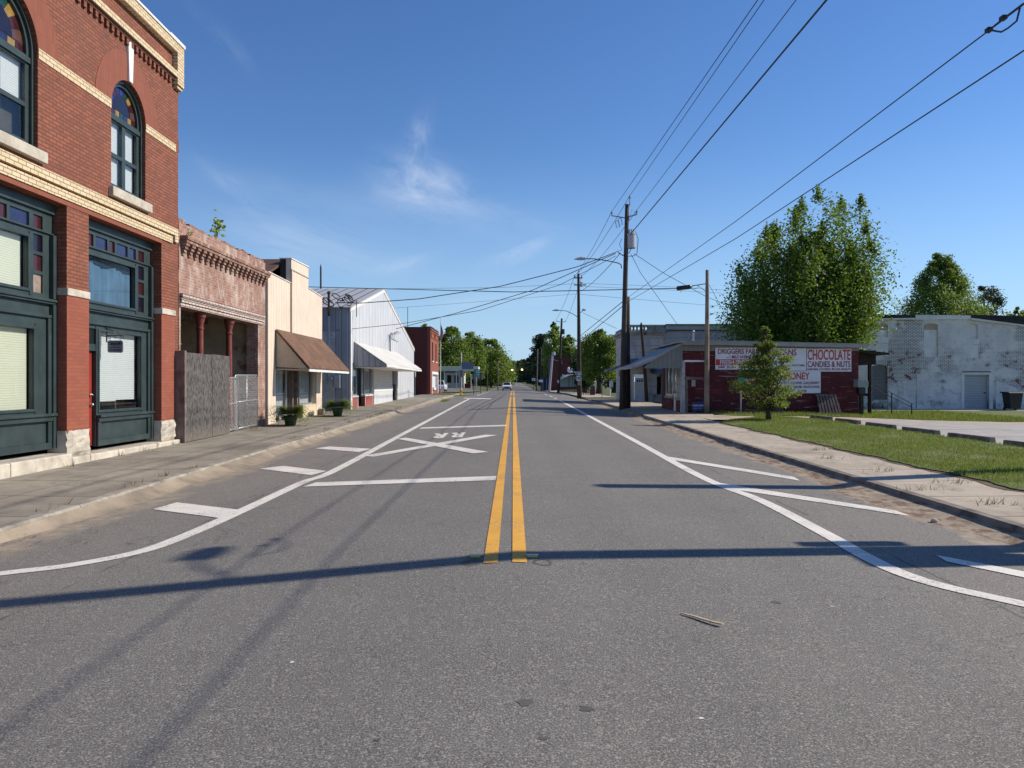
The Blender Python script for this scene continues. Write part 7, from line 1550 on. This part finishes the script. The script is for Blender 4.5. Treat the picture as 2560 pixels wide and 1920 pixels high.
def suv(name, label, x, y, heading, lit=False):
    """a tall five-door car; heading +1 drives towards +y, -1 towards the camera"""
    z = gh(x, y) + .02; R = root(name, label, 'car', (x, y, z)); h = heading; w = .93
    Y = lambda v: y + h*v
    body = [(-2.25, .42), (-2.3, .75), (-2.15, 1.02), (1.05, 1.05), (2.0, .92), (2.25, .72), (2.28, .40), (2.1, .28), (-2.1, .28)]
    MB().prism([(Y(a), z + b) for a, b in body], 'x', x - w, x + w).build('body', M['car_white'], R, bevel=.07)
    vs = []
    for a, b, ww in ((-2.12, 1.03, .90), (1.1, 1.05, .90), (.25, 1.66, .70), (-1.75, 1.66, .72)): vs += [(x - ww, Y(a), z + b), (x + ww, Y(a), z + b)]
    MB().add(vs, [(0,1,3,2), (2,3,5,4), (4,5,7,6), (6,7,1,0), (0,2,4,6), (1,3,5,7)]).build('cabin', M['car_white'], R, bevel=.05)
    mb = MB(); e = .012
    lp = lambda A, B, t: tuple(A[i] + (B[i]-A[i])*t for i in range(3))
    def pane(i, j, k, l, n_, m0=.1):
        A, B_, C_, D = (vs[q] for q in (i, j, k, l)); c = tuple(sum(v[t] for v in (A, B_, C_, D))/4 for t in range(3)); mb.poly([tuple(c[t] + (v[t]-c[t])*.86 + n_[t]*e*1.6 for t in range(3)) for v in (A, B_, C_, D)])
    pane(2, 3, 5, 4, (0, h*.6, .8)); pane(0, 1, 7, 6, (0, -h, .1)); pane(0, 2, 4, 6, (-1, 0, .3)); pane(1, 3, 5, 7, (1, 0, .3)); mb.build('window', M['car_glass'], R)
    for sx_ in (-1, 1):
        for v in (-1.4, 1.4):
            t = MB().tube((x + sx_*(w-.2), Y(v), z + .34), (x + sx_*(w+.02), Y(v), z + .34), .34, n=18).build('wheel', M['rubber'], R); MB().tube((x + sx_*(w+.021), Y(v), z + .34), (x + sx_*(w+.035), Y(v), z + .34), .21, n=14).build('rim', M['steel'], t)
        mb = MB(); mb.box(x + sx_*.55, x + sx_*.9, Y(2.17), Y(2.30), z + .70, z + .84); mb.build('headlight', M['lens'], R)
        MB().box(x + sx_*.95, x + sx_*1.12, Y(.75), Y(.9), z + 1.02, z + 1.2).build('mirror', M['car_white'], R, bevel=.02)
    mb = MB(); mb.box(x - .55, x + .55, Y(2.26), Y(2.315), z + .52, z + .80); mb.build('grille', M['black'], R)
    MB().box(x - .85, x + .85, Y(2.2), Y(2.31), z + .30, z + .44).build('bumper', M['black'], R)
    return R
suv('white_car', 'white sport utility car driving toward the camera in the far left lane', XP(1267.5, 160), 160, -1)
suv('parked_car', 'white car parked beyond the dark brick building behind the flag pole', XP(1106, 118) - .35, 118, 1)
# far right: brick building, food stand with animal figure, fence, small signs
R5 = root('far_maroon_building', 'tall plain dark maroon brick building on the right beyond the poles', 'building', (10.8, 148, gh(9, 148)))
Yr = 145; xa, xb = XP(1378, Yr), XP(1452, Yr); mb = MB(); zt = ZP(891, Yr); mb.box(xa, xb, Yr, Yr + 12, -.5, zt); mb.build('wall', M['dark_brick'], R5)
MB().box(xa - .1, xb + .1, Yr - .1, Yr + 12.1, zt + .002, zt + .18).build('coping', M['tar'], R5); MB().box(xa + .4, xa + .9, Yr + .3, Yr + .8, zt + .18, zt + .95).build('chimney', M['stone_trim'], R5)
MB().path([(xa + .4, Yr - .05, ZP(898, Yr)), (xa + .9, Yr - .05, ZP(901, Yr)), (xa + 2.0, Yr - .05, ZP(902, Yr)), (xa + 2.05, Yr - .05, ZP(910, Yr))], .06, 5).build('conduit', M['galv'], R5)
FS = root('food_stand', 'small teal food stand with a swept white roof before the far maroon building', 'food stand', (8.2, 113, gh(8, 113)))
Ys = 111; fx = lambda p: XP(p, Ys); fz = lambda p: ZP(p, Ys)
mb = MB(); mb.box(fx(1399), fx(1446), Ys, Ys + 4, fz(967), fz(941)); mb.build('wall', M['teal'], FS)
mb = MB(); mb.prism([(fx(1398), fz(947)), (fx(1422), fz(936)), (fx(1466), fz(931.5)), (fx(1466), fz(932.8)), (fx(1424), fz(938.5)), (fx(1398), fz(948.6))], 'y', Ys - 1.4, Ys + 4.2); mb.build('roof', M['white_trim'], FS)
mb = MB(); mb.box(fx(1436), fx(1444), Ys - .03, Ys - .002, fz(960), fz(950)); mb.build('window', M['navy'], FS)
mb = MB()
for p in (1418.5, 1421.5, 1429, 1434): mb.box(fx(p), fx(p + .9), Ys - 1.3, Ys - 1.22, fz(970), fz(938))
mb.build('roof_post', M['black'], FS)
MB().box(fx(1404), fx(1410), Ys - 1.45, Ys - 1.41, fz(942), fz(936.5)).build('sign_plate', M['sign_white'], FS)
# generic white animal figure lying on the stand roof
c = (fx(1430), Ys - .3, fz(926)); s_ = .055
AF = MB().ball(c, .42, (1.35, .7, .62), 14).ball((fx(1440), Ys - .3, fz(920.5)), .27, (1, .9, 1.0), 12).ball((fx(1421.5), Ys - .3, fz(925)), .26, (.8, .8, 1.5), 12)
AF.path([(fx(1420), Ys - .3, fz(925)), (fx(1420.5), Ys - .3, fz(920)), (fx(1420.3), Ys - .3, fz(917.5))], [.15, .11, .03], 8); AF.path([(fx(1422), Ys - .2, fz(922)), (fx(1422.8), Ys - .2, fz(918.3))], [.12, .03], 8)
AF.path([(fx(1437), Ys - .4, fz(917.5)), (fx(1438.5), Ys - .4, fz(916.3))], [.1, .02], 6)
for p in (1424, 1436): AF.path([(fx(p), Ys - .45, fz(928)), (fx(p + 1), Ys - .6, fz(931)), (fx(p + 3.5), Ys - .6, fz(931.6))], [.14, .1, .08], 8)
o = AF.build('animal_figure', M['white_trim'], org=(c[0], c[1], fz(932)), smooth=True); tag(o, 'white animal figure lying on the roof of the teal food stand', 'figure')
FN = root('picket_fence', 'dark board fence below the teal food stand', 'fence', (fx(1425), 107, gh(8, 107)))
mb = MB(); xq = XP(1401, 107)
while xq < XP(1448, 107): mb.box(xq, xq + .10, 107, 107.03, gh(8, 107) - .1, ZP(968.5, 107)); xq += .15
mb.build('pickets', M['pole_dark'], FN); MB().box(XP(1401, 107), XP(1448, 107), 107.031, 107.07, ZP(973, 107), ZP(971, 107)).build('rail', M['pole_dark'], FN)
FN2 = root('picket_fence', 'dark board fence with open gaps right of the brown route sign pole', 'fence', (XP(1465, 72), 72, gh(7, 72)))
mb = MB(); xq = XP(1453, 72)
while xq < XP(1476, 72): mb.box(xq, xq + .09, 72, 72.03, gh(7, 72), ZP(968, 72)); xq += .17
mb.build('pickets', M['pole_dark'], FN2); MB().box(XP(1453, 72), XP(1476, 72), 72.031, 72.07, ZP(975, 72), ZP(973.5, 72)).build('rail', M['pole_dark'], FN2)
o = MB().box(XP(1476, 70), XP(1488, 70), 70, 70.5, gh(7, 70), ZP(974, 70)).build('brick_pedestal', M['dark_brick'], org=(XP(1482, 70), 70, gh(7, 70))); tag(o, 'squat red brick pedestal between the dark fence and the marble bank', 'pedestal')
o = MB().box(XP(1476.5, 70), XP(1487.5, 70), 70.02, 70.45, ZP(973.9, 70), ZP(965, 70)).build('drop_box', M['navy'], org=(XP(1482, 70), 70, ZP(974, 70)), bevel=.02); tag(o, 'dark blue drop box standing on the red brick pedestal', 'box')
BL = root('blue_shed', 'dark blue shed with pale posts left of the far maroon building', 'shed', (XP(1362, 160), 160, gh(7, 160)))
MB().box(XP(1354, 160), XP(1372, 160), 160, 165, gh(7, 160) - .2, ZP(942, 160)).build('wall', M['navy'], BL)
for p in (1357, 1366): MB().box(XP(p, 159.6), XP(p + 1, 159.6), 159.5, 159.6, gh(7, 160) - .2, ZP(945, 159.6)).build('post', M['galv'], BL)
for nm, lb, px, py0, py1, Y, wpx, mt in (('route_sign', 'pair of small white route signs on a dark post before the blue shed', 1352, 949, 955, 140, 10, 'sign_white'), ('route_sign', 'grey white sign cluster on a post under the tall pine', 1334, 945, 952, 185, 9, 'sign_white'), ('notice_sign', 'small pale notice on the base of the tilted dark pole', 1395, 950, 957, 94.6, 4, 'sign_white')):
    x_ = XP(px, Y); R = root(nm, lb, 'road sign', (x_, Y, gh(x_, Y))); hw = wpx/2*Y/F
    MB().box(x_ - hw, x_ - .04, Y - .25, Y - .23, ZP(py1, Y), ZP(py0, Y)).build('sign_plate', M[mt], R); MB().box(x_ + .0, x_ + hw, Y - .25, Y - .23, ZP(py1 + .5, Y), ZP(py0 + .5, Y)).build('sign_plate', M[mt], R)
    if nm == 'route_sign': MB().box(x_ - .05, x_ + .05, Y - .22, Y - .14, gh(x_, Y) - .1, ZP(py0 + 1, Y)).build('post', M['black'], R)
# signals with lit lamps hung on the far span wire
def signal(name, label, px, py, Y):
    x_, z = XP(px, Y), ZP(py, Y); R = root(name, label, 'traffic signal', (x_, Y, z - .5), 'signals on the far span wire')
    MB().box(x_ - .17, x_ + .17, Y - .12, Y + .12, z - .5, z + .45).build('housing', M['black'], R); MB().path([(x_, Y, z + .45), (x_, Y, z + .75)], .02, 4).build('hanger', M['black'], R)
    mb = MB(); mb.disc((x_, Y - .14, z), .22, 'y', .02, 14); mb.build('lamp', M['amber'], R)
signal('traffic_signal', 'lit amber signal hanging at the edge of the left oak row', 1280.5, 925, 176); signal('traffic_signal', 'lit amber signal hanging before the dark pines', 1305, 924, 176)
FR = root('far_house_sign', 'thin white monument sign post left of the marble bank', 'sign post', (XP(1526, 66), 66, gh(8, 66)))
MB().path([(XP(1525, 66), 66, gh(8, 66)), (XP(1525, 66), 66, ZP(952, 66))], .05, 6).build('post', M['white_trim'], FR); MB().prism([(XP(1526, 66), ZP(968, 66)), (XP(1533, 66), ZP(968, 66)), (XP(1533, 66), ZP(955, 66)), (XP(1529.5, 66), ZP(948, 66)), (XP(1526, 66), ZP(955, 66))], 'y', 66, 66.05).build('board', M['blue_block'], FR)
PSg = root('small_post', 'thin black sign post at the right kerb before the trees', 'post', (XP(1505, 57), 61.2, gh(7, 61.2)))
MB().box(XP(1505, 61.2) - .02, XP(1505, 61.2) + .02, 61.18, 61.22, gh(7, 61.2) - .05, ZP(931, 61.2)).build('post', M['black'], PSg)
